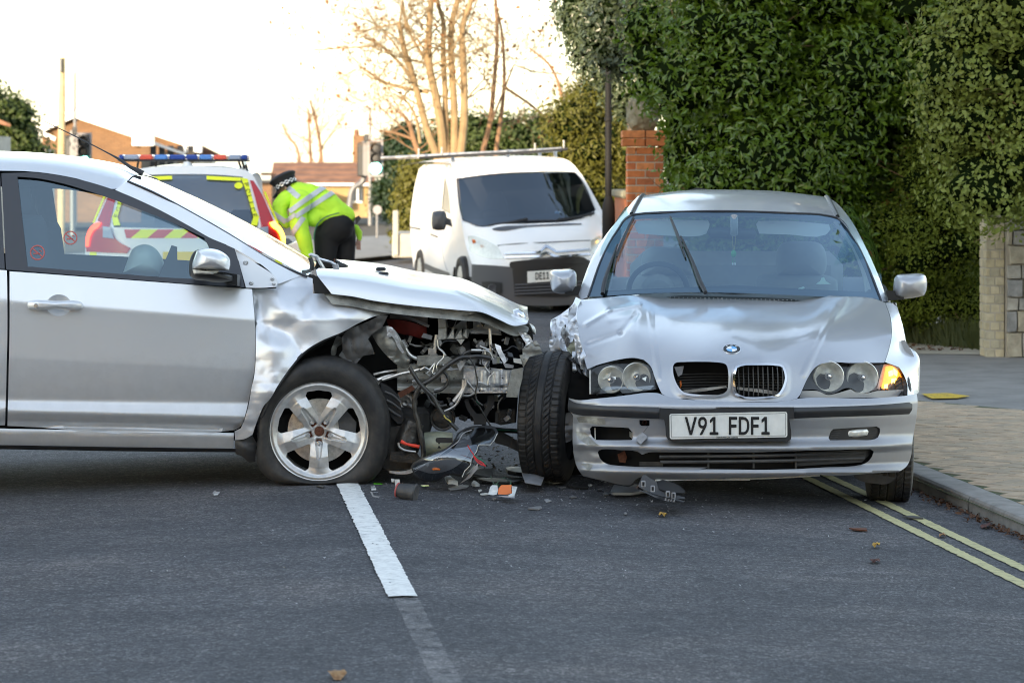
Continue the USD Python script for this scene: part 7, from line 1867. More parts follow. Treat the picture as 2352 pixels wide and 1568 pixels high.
part("fog_surround", panel(v3((640, 1228), (700, 1225), (800, 1235), (800, 1320), (700, 1330), (650, 1300)), lambda x, y: bf(x, y) - .012, 5, 0.01), "ink", van)
part("fog_lamp", lathe([(0, -0.01), (0.055, -0.02), (0.06, 0.02)], 20, "y", U(*v3((728, 1285))[0], float(bf(1132, 0)) - .02)), "van_grey", van, smooth=40)
vm = part("door_mirror", pillow(v3((252, 700), (258, 680), (290, 672), (345, 672), (360, 690), (362, 790), (350, 822), (290, 826), (255, 815), (248, 780)), 34.0, 33.88, 6, back=34.1), "van_grey", van, smooth=50)
part("mirror_arm", hull(np.vstack([U(*np.array(v3((355, 720), (400, 740), (410, 800), (355, 780))).T, q) for q in (34.0, 34.1)])), "van_grey", vm, smooth=False)
part("rub_strip", panel(v3((178, 1075), (270, 1115), (387, 1158), (387, 1208), (270, 1165), (185, 1122)), lambda x, y: vs(x, y) - .03, 6, 0.03, smooth_poly=False), "van_grey", van)
part("door_handle", panel(v3((236, 850), (295, 870), (297, 886), (238, 862)), lambda x, y: vs(x, y) - .03, 4, 0.02, smooth_poly=False), "van_grey", van)
part("door_track", panel(v3((78, 795), (162, 808), (162, 826), (80, 808)), lambda x, y: vs(x, y) - .02, 4, 0.02, smooth_poly=False), "van_grey", van)
for q in (v3((300, 480), (318, 600), (326, 760), (332, 900), (345, 1060), (372, 1140)), v3((170, 420), (160, 600), (160, 800), (175, 1080))):
    part("door_seam", tube([np.array(U(x, y, float(vs(x, y)) - .004)) for x, y in q], 0.006, 4), "grey_plastic", van)
for k in range(2):
    part("wiper", tube([np.array(U(x, y, float(wsv(np.array([x]), np.array([y]))[0]) - .03)) for x, y in (v3((690, 790), (850, 765), (1000, 735)) if k == 0 else v3((1230, 745), (1400, 720), (1520, 690)))], 0.016, 6), "ink", van)
part("aerial", ptube([(*v3((900, 322))[0], 34.5), (*v3((868, 258))[0], 34.55)], [0.012, 0.004], 6, 1), "trim_black", van)
for (x, y, d, r) in ((1050, 652, 34.35, .31), (957, 612, 37.6, .31)):
    w = part("wheel", lathe([(0.0, -.02), (.19, -.02), (.2, .0), (.2, .18), (0, .18)], 24, "x", (U(x + 6, y, d)[0] + .02, d, 0.21), rotz(0.19)), "galvanised", van)
    part("tyre", lathe([(.2, -.01), (.24, -.03), (.29, -.03), (.31, .0), (.31, .18), (.29, .2), (.2, .2)], 36, "x", (U(x + 6, y, d)[0] + .02, d, 0.21), rotz(0.19)), "rubber", w)
part("wheel", lathe([(.0, -.1), (.29, -.1), (.315, -.07), (.315, .07), (.29, .1), (.0, .1)], 36, "x", (U(1285, 650, 34.0)[0], 33.95, 0.2), rotz(0.19)), "rubber", van)
part("underbody", hull([U(1090, 690, 33.5), U(1330, 690, 33.5), U(1090, 640, 33.5), U(1330, 640, 33.5), U(1000, 630, 38.2), U(1230, 630, 38.2), U(1000, 600, 38.2), U(1230, 600, 38.2)]), "underseal", van, smooth=False)
part("cab_bulkhead", plate([(1052, 405), (1325, 395), (1372, 490), (1372, 600), (1075, 600)], 35.3, 0.04), "van_inside", van, smooth=False)
part("far_side", panel([(1309, 372), (1336, 401), (1400, 517), (1402, 640), (1270, 640), (1240, 400)], lambda x, y: 34.7 + (1400 - np.asarray(x, float)) / 130 * 3.0, 20, 0.05, smooth_poly=False), "van_white", van, smooth=30)
for k, x in enumerate((1140, 1280)):
    part("cab_seat", pillow([(x - 28, 520), (x - 26, 470), (x - 14, 440), (x + 14, 440), (x + 26, 470), (x + 28, 520)], 34.9, 34.8, 4, back=35.05), "seat_dark", van, smooth=50)
part("dashboard", hull([U(x, y, d) for x, y, d in ((1070, 505, 34.05), (1110, 518, 33.8), (1330, 503, 33.8), (1365, 483, 34.0), (1070, 515, 34.5), (1365, 500, 34.5), (1110, 530, 33.8), (1330, 520, 33.8))]), "dash", van, smooth=False)
part("steering_wheel", lathe([(0.18 + 0.016 * math.cos(a), 0.016 * math.sin(a)) for a in np.linspace(0, 2 * math.pi, 8)], 28, "y", U(1128, 508, 34.35), rotx(0.7)), "seat_dark", van)
part("blue_cloth", pillow(v3((1205, 695), (1215, 672), (1250, 672), (1265, 690), (1245, 705)), 34.0, 33.9, 4), "enamel_blue", van)
# roof rack with a pipe carrier
rk = part("roof_rack", join([tube(U([958, 1040, 1130, 1211, 1290], [360.5, 356, 352, 348, 343], 35.2), 0.028, 8, 2), tube([back(p, 1.5) + [0, 0, .0] for p in U([958, 1040, 1130, 1211, 1290], [360.5, 356, 352, 348, 343], 35.2)], 0.025, 8, 2), tube([back(p, 3.0) for p in U([958, 1040, 1130, 1211, 1290], [360.5, 356, 352, 348, 343], 35.2)], 0.025, 8, 2)]), "bare_metal", van, smooth=40)
part("rack_rail", tube(U([962, 1100, 1220, 1304], [363, 355, 349, 342.5], 34.9), 0.017, 8), "black_plastic", rk)
for x, y0, y1 in ((962, 363, 341), (1015, 360, 338), (1229, 352, 329), (1295, 346, 322), (1220, 352, 342)):
    part("rack_post", ptube([(x, y0, 35.0), (x, y1, 35.0)], 0.013, 6, 1), "bare_metal", rk)
for x, y0, y1 in ((1167, 346, 366), (1275, 345, 364), (1240, 347, 364), (1040, 358, 376)):
    part("rack_foot", ptube([(x, y0, 35.1), (x, y1, 35.0)], 0.022, 6, 1), "bare_metal", rk)

# ================================================================ police estate car
pol = thing("police_car", "white police estate car with blue light bar seen from behind, yellow and red markings", "police car", (-3.1, 29.5, -0.1))
PD = 27.4
def pd_(x, y):
    u = np.abs(np.asarray(x, float) - 426) / 225
    return PD + 0.22 * np.clip(u, 0, 1.05) ** 4 + 0.0022 * np.clip(522 - np.asarray(y, float), 0, 140)
paint("police_white", (0.74, 0.76, 0.78), 0.35, 0.0)
body_o = [(300, 398), (322, 388), (360, 383.5), (440, 381), (520, 385), (560, 391), (578, 400), (590, 420), (606, 452), (628, 498), (645, 530), (655, 565), (656, 620), (646, 690), (206, 690), (196, 620), (197, 565), (207, 530), (224, 498), (246, 452), (262, 420), (276, 402)]
win_o = [(298, 404), (360, 401), (440, 400), (500, 401.5), (557, 406), (568, 440), (580, 480), (594, 512), (592, 522), (440, 525), (262, 522), (258, 512), (272, 480), (284, 440)]
part("rear_body", panel(body_o, pd_, 8, 0.1, holes=[win_o], corner=35), "police_white", pol, smooth=40)
part("rear_window", panel(win_o, lambda x, y: pd_(x, y) + 0.02, 12, 0), "van_glass", pol)
rfp = [U(x, y, 27.95) for x, y in ((280, 402), (322, 388), (440, 381), (560, 391), (578, 402))]
part("roof", loft([rfp] + [[np.array([-3.11 + (p[0] + 3.11) * k, p[1] + dy, p[2] + dz]) for p in rfp] for k, dy, dz in ((.92, 1.2, .02), (.82, 2.4, -.1), (.7, 3.3, -.5))], 4, 5), "police_white", pol, smooth=True)
for s in (-1, 1):
    part("body_side", hull([(-3.11 + s * w, y, z) for w, y, z in ((.90, 27.7, .15), (.92, 27.9, .8), (.91, 31.5, .8), (.88, 32, .2), (.9, 31.5, .2))] + [(-3.11 + s * (w - .08), y, z) for w, y, z in ((.90, 27.7, .15), (.92, 31.5, .8))]), "police_white", pol, smooth=False)
    part("tyre", lathe([(.0, -.11), (.29, -.11), (.32, -.08), (.32, .08), (.29, .11), (0, .11)], 30, "x", (-3.11 + s * .76, 28.6, .2)), "rubber", pol)
part("bonnet", hull([(-3.11 + s * w, y, z) for s in (-1, 1) for w, y, z in ((.86, 31.4, .82), (.8, 32.6, .66), (.8, 32.6, .2), (.86, 31.4, .2))]), "police_white", pol, smooth=False)
part("cabin_dark", box((-3.11, 29.6, 0.55), (1.5, 3.0, 0.5), 0.05), "van_inside", pol, smooth=False)
for x in (-3.5, -2.75):
    part("headrest", box((x, 29.2, 1.02), (0.26, 0.12, 0.22), 0.05), "seat_dark", pol, smooth=40)
flip_x = lambda pts: [(852 - x, y) for x, y in pts]
lampR = [(574, 414), (582, 415), (602, 447), (616, 478), (628, 506), (618, 514), (600, 518), (597, 500), (588, 462)]
lowR = [(600, 519), (620, 513), (634, 517), (647, 532), (655, 560), (654, 578), (560, 582), (552, 570), (585, 550)]
ledR = [(619, 511), (632, 512), (645, 522), (654, 542), (656, 566), (648, 566), (645, 545), (637, 530), (626, 522)]
for f in (lambda p: p, flip_x):
    t = part("tail_lamp", panel(f(lampR), lambda x, y: pd_(x, y) - .015, 5, 0.03, corner=35), "red_lamp", pol, smooth=30)
    part("lower_lamp", panel(f(lowR), lambda x, y: pd_(x, y) - .012, 5, 0.03, corner=35), "red_lamp", t, smooth=30)
    part("reversing_lamp", panel(f([(598, 522), (616, 520), (616, 545), (590, 548)]), lambda x, y: pd_(x, y) - .025, 5, 0.01, smooth_poly=False), "bar_clear", t)
    part("lit_strip", panel(f(ledR), lambda x, y: pd_(x, y) - .03, 4, 0.02, corner=35), "led_amber" if f(ledR)[0][0] > 426 else "red_lit", t)
strip = lambda q, m="hi_yellow", k=.004: part("marking", panel(q, lambda x, y: pd_(x, y) - k, 6, 0.004, smooth_poly=False), m, pol, smooth=30)
strip([(349, 405.5), (395, 404), (395, 412), (354, 414)])
strip([(474, 404), (553, 408), (553, 416), (475, 412.5)])
strip([(299, 405), (340, 405), (330, 413), (303, 414)])
pr = [(553, 408), (569, 411), (577, 445), (586, 480), (595, 498), (591, 518), (576, 517), (582, 498), (572, 462), (562, 430)]
strip(pr); strip(flip_x(pr))
part("yellow_disc", panel(ell(548, 426, 9.5, 7.5, 20), lambda x, y: pd_(x, y) - .004, 5, .004, smooth_poly=False), "hi_yellow", pol)
for k, ch in enumerate("POLICE"):
    for f in (1, -1):
        x, y = 566 + 3.7 * k, 424 + 14.2 * k
        xx = x if f == 1 else 852 - x
        c = U(xx, y, float(pd_(xx, y)) - 0.010)
        up = np.array([0.97 * f, 0, 0.25]); up /= np.linalg.norm(up)
        rt = np.cross([0, -1, 0], up) * -1 if False else np.array([0.25 * f * f, 0, -0.97 * f]) / 1.0
        rt = np.array([0.25, 0, -0.97]) if f == 1 else np.array([0.25, 0, 0.97])
        up = np.array([0.97, 0, 0.25]) if f == 1 else np.array([-0.97, 0, 0.25])
        part("lettering", lettering(ch, 0.042, c - up * 0.02 - rt * 0.02, rt, up, 0.002), "seat_dark", pol, smooth=False)
# chevrons and plate on the tailgate
cheq = []
for k in range(9):
    x0 = 262 + 38 * k
    q = Polygon([(x0, 547), (x0 + 38, 547), (x0 + 62, 527), (x0 + 24, 527)]).intersection(Polygon([(285, 527), (567, 527), (562, 547), (290, 547)]))
    if q.area > 20:
        strip(np.array(q.exterior.coords)[:-1], "hi_yellow" if k % 2 else "hi_red")
    q = Polygon([(x0, 660), (x0 + 38, 660), (x0 + 62, 622), (x0 + 24, 622)])
    strip(np.array(q.exterior.coords)[:-1], "hi_yellow" if k % 2 else "hi_red")
for x0, x1 in ((206, 222), (632, 648)):
    strip([(x0, 560), (x1, 560), (x1, 620), (x0, 620)])
for f in (lambda p: p, flip_x):
    strip(f([(606, 440), (610, 440), (640, 512), (635, 512)]))
pp_ = part("number_plate", plate([(374, 578), (478, 578), (478, 601), (374, 601)], PD - .03, 0.015), "plate_yellow", pol, smooth=False)
part("rear_bumper", panel([(200, 618), (652, 618), (650, 668), (630, 680), (222, 680), (202, 668)], lambda x, y: pd_(x, y) - .06, 10, 0.1), "police_white", pol, smooth=30)
# light bar
lb = part("light_bar", box((U(424, 0, 28.3)[0], 28.3, U(0, 369, 28.3)[2]), (297 / FP * 28.3, 0.28, 0.02), 0.008), "ink", pol, smooth=False, label="blue light bar with red and clear end modules")
for x0, x1, m in ((276, 288, "bar_blue"), (288.5, 322, "bar_clear"), (325, 354.5, "bar_red"), (358, 388, "bar_sky"), (392, 428, "bar_blue"), (430, 457, "bar_blue"), (461, 489.5, "bar_sky"), (494, 523, "bar_red"), (527, 556, "bar_clear"), (556.5, 571, "bar_blue")):
    part("light_module", box((U((x0 + x1) / 2, 0, 28.3)[0], 28.3, U(0, 362, 28.3)[2]), ((x1 - x0) / FP * 28.3, 0.26, 0.055), 0.014), m, lb, smooth=False)
for x in (318, 360, 548, 556):
    part("bar_foot", ptube([(x, 370, 28.3), (x + (6 if x > 500 else -3), 388, 28.3)], 0.012, 6, 1), "black_plastic", lb)
part("roof_dome", lathe([(0.06, 0), (0.045, 0.03), (0.02, 0.075), (0, 0.08)], 16, "z", U(430, 382, 28.2)), "police_white", pol)
part("aerial", ptube([(429, 380, 28.2), (429, 332, 28.2)], 0.004, 5, 1), "trim_black", pol)
part("roof_bar", tube([U(568, 393, 28.1), U(566, 384, 28.2), U(560, 382, 30)], 0.015, 6), "trim_black", pol)

# ================================================================ police officer bending by the car
from manifold3d import Manifold
import trimesh.smoothing as tsm
mat("hi_vis", (0.56, 0.95, 0.05), 0.75, bump=(9, 0.6, 0.03))
mat("hi_vis_band", (0.52, 0.56, 0.60), 0.4)
mat("trousers", (0.009, 0.0095, 0.011), 0.85, bump=(9, 0.5, 0.03))
mat("skin", (0.50, 0.28, 0.20), 0.6, sub=0.1)
mat("hair", (0.05, 0.035, 0.025), 0.8)
mat("cap_cloth", (0.012, 0.014, 0.018), 0.8)


def oc(x, y, d, r):
    return (*U(574.2 + x * .183, 344.5 + y * .183, d), r * .183 / FP * d)


def flesh(chains, grow=0.0, edge=0.03, it=12):
    sp = lambda p: [tuple(np.array(p[:3]) + v * (p[3] + grow)) for v in SPH]
    parts_ = []
    for c in chains:
        for a, b in zip(c[:-1], c[1:]):
            parts_.append(Manifold.hull_points(np.array(sp(a) + sp(b))))
    from manifold3d import OpType
    m = Manifold.batch_boolean(parts_, OpType.Add).refine_to_length(edge)
    v, f = arr(m)
    t = trimesh.Trimesh(v, f, process=True)
    tsm.filter_taubin(t, 0.5, 0.52, it)
    return t


SPH = np.array(trimesh.creation.icosphere(subdivisions=2).vertices)
OD = 28.0
off_ = thing("person", "police officer in a flat cap and lime hi-vis jacket, bending over beside the police car", "person", (-1.7, 28.1, -0.05))
gz = lambda z: (EYE - z) * FP / OD + HZ
gy = lambda z: (gz(z) - 344.5) / .183
body = [[oc(1090, 960, OD, 215), oc(960, 1080, OD - .02, 165), oc(945, 1600, OD - .02, 105), oc(935, gy(.05), OD, 62)],
        [oc(1110, 960, OD + .06, 205), oc(1190, 1100, OD + .1, 140), oc(1205, 1600, OD + .12, 100), oc(1215, gy(.05), OD + .14, 62)],
        [oc(1090, 960, OD, 200), oc(900, 740, OD, 180), oc(640, 580, OD, 150), oc(520, 510, OD, 70), oc(450, 480, OD, 70)],
        ]
lower = flesh([body[0], body[1], [body[0][0], body[1][0]]])
part("trousers", lower, "trousers", off_, smooth=True)
jacket_c = [[oc(1165, 840, OD + .03, 150), oc(1060, 800, OD + .02, 185), oc(900, 690, OD, 205), oc(740, 610, OD, 190), oc(600, 560, OD, 160), oc(530, 520, OD, 105)],
            [oc(1060, 800, OD - .02, 150), oc(900, 790, OD - .05, 120), oc(800, 860, OD - .1, 110)],
            [oc(640, 620, OD - .16, 130), oc(600, 800, OD - .2, 118), oc(620, 980, OD - .22, 110), oc(690, 1160, OD - .22, 92), oc(720, 1300, OD - .2, 70)],
            [oc(560, 560, OD - .02, 120), oc(430, 640, OD - .08, 105), oc(370, 720, OD - .1, 95), oc(400, 830, OD - .12, 82), oc(450, 920, OD - .12, 68)],
            [oc(1330, 980, OD + .2, 40), oc(1360, 1040, OD + .2, 42), oc(1370, 1110, OD + .2, 30)]]
jm = flesh(jacket_c, it=8)
jv = np.array(jm.vertices)
jv += jm.vertex_normals * ((meshkit.fbm(jv * 9, 3) - 0.5) * 0.035)[:, None]
part("jacket", (jv, jm.faces), "hi_vis", off_, smooth=True)
from manifold3d import Mesh as MMesh
big = Manifold.batch_boolean([Manifold.hull_points(np.array([tuple(np.array(p[:3]) + v * (p[3] + .010)) for p in (a, b) for v in SPH])) for c in jacket_c[:4] for a, b in zip(c[:-1], c[1:])], __import__("manifold3d").OpType.Add)
def slab(a, b, w, d0=-0.6, d1=0.6):
    A, B = np.array(oc(*a, OD, 1)[:3]), np.array(oc(*b, OD, 1)[:3])
    t = (B - A); L = np.linalg.norm(t); t /= L
    n = np.array([-t[2], 0, t[0]])
    w = w * .183 / FP * OD / 2
    return Manifold.hull_points(np.array([p + n * s * w + np.array([0, dd, 0]) for p in (A, B) for s in (-1, 1) for dd in (d0, d1)]))
for a, b, w, d0, d1 in (((965, 440), (520, 770), 62, -.6, .02), ((1060, 520), (600, 830), 58, -.6, .02), ((480, 470), (640, 590), 66, -.6, .3), ((700, 840), (530, 1080), 62, -.7, -.08), ((260, 760), (470, 900), 62, -.7, .2), ((600, 800), (470, 890), 50, -.7, -.1)):
    bm = big ^ slab(a, b, w, d0, d1)
    if not bm.is_empty():
        part("reflective_band", bm, "hi_vis_band", off_, smooth=30)
part("hem", ptube([(574.2 + x * .183, 344.5 + y * .183, OD - .25) for x, y in ((800, 1130), (815, 1010), (870, 900), (980, 830), (1120, 790))], 0.006, 5), "wire_green", off_)
head = flesh([[oc(425, 450, OD, 66), oc(395, 500, OD, 56), oc(380, 545, OD, 38)], [oc(540, 520, OD, 60), oc(450, 470, OD, 62)], [oc(352, 505, OD, 16), oc(380, 500, OD, 22)]], edge=.02, it=6)
part("head", head, "skin", off_, smooth=True)
part("ear", pillow([(574.2 + x * .183, 344.5 + y * .183) for x, y in ((440, 465), (455, 460), (462, 485), (450, 505), (440, 495))], OD - .13, OD - .15, 4, back=OD - .1), "skin", off_, smooth=60)
part("hair", flesh([[oc(470, 445, OD, 66), oc(500, 480, OD, 55)]], edge=.03, it=4), "hair", off_, smooth=True)
hand = [[oc(1362, 1125, OD + .2, 26), oc(1362, 1180, OD + .2, 30)]] + [[oc(1340 + 14 * k, 1190, OD + .19, 10), oc(1338 + 14 * k, 1225, OD + .17, 9), oc(1346 + 13 * k, 1246, OD + .16, 8)] for k in range(4)] + [[oc(1340, 1160, OD + .17, 12), oc(1328, 1195, OD + .15, 9)]]
part("hand", flesh(hand, edge=.01, it=4), "skin", off_, smooth=True)
hand2 = [[oc(722, 1300, OD - .2, 40), oc(728, 1380, OD - .2, 36)]] + [[oc(700 + 18 * k, 1390, OD - .2, 12), oc(702 + 18 * k, 1450, OD - .19, 10), oc(715 + 16 * k, 1480, OD - .17, 9)] for k in range(4)] + [[oc(700, 1350, OD - .24, 14), oc(690, 1410, OD - .25, 11)]]
part("hand", flesh(hand2, edge=.01, it=4), "skin", off_, smooth=True)
ca = math.radians(-27)
Rc = roty(ca) @ rotx(-0.12)
cc_ = np.array(oc(430, 395, OD, 1)[:3])
cap = part("cap", lathe([(0, .075), (.10, .07), (.135, .05), (.14, .04), (.125, .02), (.112, -.015), (.112, -.055), (.10, -.06)], 36, "z", cc_, Rc), "cap_cloth", off_, smooth=35, label="dark police cap with a chequered band")
for k in range(26):
    for j in range(3):
        if (k + j) % 2:
            continue
        a0, a1 = 2 * np.pi * k / 26, 2 * np.pi * (k + 1) / 26
        z0, z1 = -.050 + .014 * j, -.036 + .014 * j
        q = np.array([(.1135 * math.cos(a), .1135 * math.sin(a), z) for a, z in ((a0, z0), (a1, z0), (a1, z1), (a0, z1))]) @ Rc.T + cc_
        part("band_check", (q, [(0, 1, 2), (0, 2, 3)]), "enamel_white", cap, smooth=False)
part("cap_peak", loft([[np.array([-.11 * math.cos(a), .11 * math.sin(a), -.055]) @ Rc.T + cc_ for a in np.linspace(-.9, .9, 5)], [np.array([-.175 * math.cos(a * .8), .13 * math.sin(a), -.095]) @ Rc.T + cc_ for a in np.linspace(-.9, .9, 5)]], 3, 4), "cap_cloth", cap, smooth=True)
part("belt_radio", hull(np.vstack([U(*np.array([(574.2 + x * .183, 344.5 + y * .183) for x, y in ((1320, 850), (1370, 820), (1395, 860), (1360, 900), (1330, 940))]).T, q) for q in (OD - .1, OD + .05)])), "black_plastic", off_, smooth=False)
for x, d in ((910, OD - .05), (1190, OD + .1)):
    part("shoe", hull(np.vstack([np.array(oc(x + dx, gy(z), d + dd, 1)[:3])[None] for dx, z, dd in ((-130, .0, -.05), (-130, .0, .05), (90, .0, -.05), (90, .0, .05), (-110, .05, -.03), (-110, .05, .03), (60, .11, -.04), (60, .11, .04))])) , "ink", off_, smooth=40)

mat("leaf_tan", (0.36, 0.22, 0.10), 0.8, alt=(60, (0.20, 0.09, 0.03)))
mat("leaf_yellow", (0.45, 0.30, 0.05), 0.8, alt=(60, (0.35, 0.18, 0.04)))
mat("leaf_red", (0.10, 0.03, 0.02), 0.8, alt=(60, (0.05, 0.02, 0.015)))
mat("crumb", (0.55, 0.55, 0.55), 0.4, alt=(9, (0.12, 0.12, 0.12)))
# ================================================================ debris on the road
def g6(*p):
    return [(861.3 + x * .3174, 918.7 + y * .3174) for x, y in p]


def gd(px, py, z=0.0):
    """the point of the road seen at (px, py), raised by z"""
    d = EYE * FP / (py - HZ)
    for _ in range(6):
        d = (EYE - float(zroad((px - CX) / FP * d, d)) - z) * FP / (py - HZ)
    return U(px, py, d)


def flake(name, label, pts, m, lift=0.004, thick=0.004, cat="fragment", group=None, parent=None, warp=0.0, seed=1):
    P = np.array([gd(x, y, lift) for x, y in pts])
    rg = np.random.default_rng(seed)
    P[:, 2] += rg.uniform(0, 1, len(P)) * warp
    top = P + [0, 0, thick]
    n = len(P)
    c0, c1 = P.mean(0), top.mean(0) + [0, 0, warp * 0.3]
    V = np.vstack([P, top, c0[None], c1[None]])
    i = np.arange(n); j = (i + 1) % n
    f = np.vstack([np.stack([i, j, j + n], 1), np.stack([i, j + n, i + n], 1), np.stack([np.full(n, 2 * n + 1), i + n, j + n], 1), np.stack([np.full(n, 2 * n), j, i], 1)])
    if parent:
        return part(name, (V, f), m, parent, smooth=False)
    return part(name, (V, f), m, smooth=False, label=label, cat=cat, group=group)


hlx = thing("fallen_headlamp", "broken hatchback headlamp unit lying on the road between the wheels", "headlamp", gd(1010, 1108))
fo = g6((258, 485), (275, 455), (305, 435), (420, 385), (530, 335), (570, 290), (600, 235), (650, 205), (700, 188), (790, 183), (865, 190), (893, 232), (868, 280), (842, 322), (800, 330), (752, 330), (748, 365), (720, 420), (690, 470), (660, 510), (620, 552), (560, 542), (500, 555), (450, 585), (395, 592), (330, 575), (285, 545))
hfn = field([(943, 1070, 13.62), (1010, 1105, 13.60), (1060, 1092, 13.56), (1060, 985, 13.74), (1140, 985, 13.66), (1120, 1020, 13.58), (990, 1060, 13.54), (1040, 1040, 13.54)], "thin_plate_spline", 0.002)
part("housing", panel(fo, lambda x, y: hfn(x, y) + 0.035, 4, 0.05, corner=30), "black_plastic", hlx, smooth=25)
ring_i = np.array(Polygon(cr(fo, 4, True)).buffer(-6).exterior.coords)[:-1:2]
part("rim", panel(fo, lambda x, y: hfn(x, y) - 0.004, 3.5, 0.05, holes=[ring_i], corner=30), "black_plastic", hlx, smooth=25)
part("lens", panel(np.array(Polygon(cr(fo, 4, True)).buffer(-4).exterior.coords)[:-1:2], lambda x, y: hfn(x, y) - 0.03 * np.clip(1 - ((np.asarray(x) - 1030) / 90) ** 2, 0, 1), 5, 0, smooth_poly=False), "smoked_lens", hlx, smooth=True)
part("inner_reflector", panel(g6((300, 500), (420, 430), (560, 360), (620, 280), (680, 250), (700, 330), (600, 470), (420, 530)), lambda x, y: hfn(x, y) + 0.015, 5, 0.01), "grey_plastic", hlx, smooth=30)
part("lamp_bracket", plate(cr(g6((438, 290), (445, 272), (470, 270), (560, 272), (565, 308), (470, 308), (445, 305)), 4, True), 13.66, 0.008), "black_plastic", hlx, smooth=False)
part("torn_lens", panel(g6((790, 225), (893, 232), (840, 325), (745, 322), (700, 300), (740, 260)), lambda x, y: hfn(x, y) - 0.035, 4, 0.004, smooth_poly=False), "lamp_lens", hlx)
part("lens_edge", ptube([(*q, 13.52) for q in g6((632, 555), (650, 510), (690, 470), (700, 420), (735, 370), (745, 335), (752, 322), (835, 322), (886, 240))], 0.0018, 5, 2), "pale_plastic", hlx)
part("lens_edge", ptube([(*q, 13.54) for q in g6((290, 500), (400, 440), (540, 345), (600, 300), (640, 240), (700, 215))], 0.0022, 5, 4), "grey_plastic", hlx)
part("amber_bulb", pillow(g6((410, 495), (440, 488), (475, 495), (470, 508), (420, 508)), 13.53, 13.515, 3), "amber_dull", hlx)
part("clear_strip", panel(g6((610, 605), (660, 560), (730, 470), (748, 455), (740, 500), (690, 560), (640, 590)), [(1055, 1108, 13.62), (1098, 1063, 13.5), (1080, 1095, 13.55)], 4, 0.005, smooth_poly=False), "grey_plastic", hlx)
for m, q in (("wire_red", ((670, 325), (690, 360), (715, 395), (740, 430), (780, 455), (800, 478))), ("wire_green", ((715, 395), (750, 420), (790, 445), (805, 462))), ("wire_red", ((712, 400), (735, 440), (770, 465), (798, 475)))):
    part("wire", ptube([(*p, 13.50) for p in g6(*q)], 0.0028, 6, 4), m, hlx)
wl_ = thing("wire_tangle", "loops of thin green wire on the road beside the fallen headlamp", "wire", gd(1150, 1085))
for q in (((835, 480), (850, 520), (870, 555), (900, 520), (940, 495), (975, 510), (980, 545), (950, 575)), ((870, 540), (900, 560), (940, 580), (975, 585)), ((880, 515), (930, 500), (965, 520))):
    part("wire", tube([gd(x, y + 20, 0.02) for x, y in g6(*q)], 0.0025, 6, 4), "wire_green", wl_)
# motor cap with a red ring
mc = thing("lamp_motor_cap", "grey plastic cap with a pink-red ring on the road by the flat tyre", "cap", gd(935, 1133))
c0 = gd(930, 1128, 0.035)
ax = np.array([0.93, -0.30, -0.16]); ax /= np.linalg.norm(ax)
Rm = np.stack([ax, np.cross([0, 0, 1.0], ax) / np.linalg.norm(np.cross([0, 0, 1.0], ax)), np.cross(ax, np.cross([0, 0, 1.0], ax) / np.linalg.norm(np.cross([0, 0, 1.0], ax)))], 1)
part("shell", lathe([(0.0, -.035), (.030, -.035), (.034, -.02), (.040, .02), (.043, .045), (.045, .05), (.040, .055), (.0, .05)], 28, "x", c0, Rm), "dusty_plastic", mc, smooth=30)
part("red_ring", lathe([(.031 + .004 * math.cos(a), -.036 + .004 * math.sin(a)) for a in np.linspace(0, 2 * np.pi, 8)], 28, "x", c0, Rm), "red_print", mc)
part("connector", hull(np.vstack([U(*np.array(g6((140, 572), (178, 572), (182, 638), (150, 636))).T, q) for q in (13.5, 13.53)])), "pale_plastic", mc, smooth=False)
part("connector_tab", hull(np.vstack([U(*np.array(g6((115, 566), (140, 570), (135, 590), (120, 592))).T, q) for q in (13.51, 13.53)])), "pale_plastic", mc, smooth=False)
ol = thing("orange_lens_piece", "orange lens piece with clear shards around it in front of the saloon's wheel", "lens fragment", gd(1160, 1134))
part("amber_body", panel(g6((893, 640), (915, 612), (990, 612), (985, 640), (992, 672), (950, 682), (890, 680)), [(1145, 1134, 13.27), (1170, 1112, 13.33), (1175, 1132, 13.29)], 4, 0.02, smooth_poly=False), "amber_dull", ol, smooth=False)
part("clear_wing", panel(g6((990, 620), (1030, 625), (1010, 690), (985, 705), (960, 690), (992, 672)), [(1180, 1116, 13.35), (1185, 1135, 13.24), (1170, 1140, 13.2)], 4, 0.006, smooth_poly=False), "pale_plastic", ol, smooth=False)
part("clear_base", panel(g6((880, 690), (960, 690), (1012, 690), (1010, 708), (940, 702)), [(1145, 1140, 13.2), (1180, 1140, 13.2), (1160, 1144, 13.15)], 4, 0.006, smooth_poly=False), "grey_plastic", ol, smooth=False)
part("white_shell", panel(g6((835, 625), (850, 612), (885, 615), (890, 650), (880, 682), (850, 685), (818, 680)), [(1125, 1134, 13.26), (1142, 1114, 13.34), (1140, 1136, 13.25)], 4, 0.01, corner=30), "pale_plastic", ol, smooth=25)
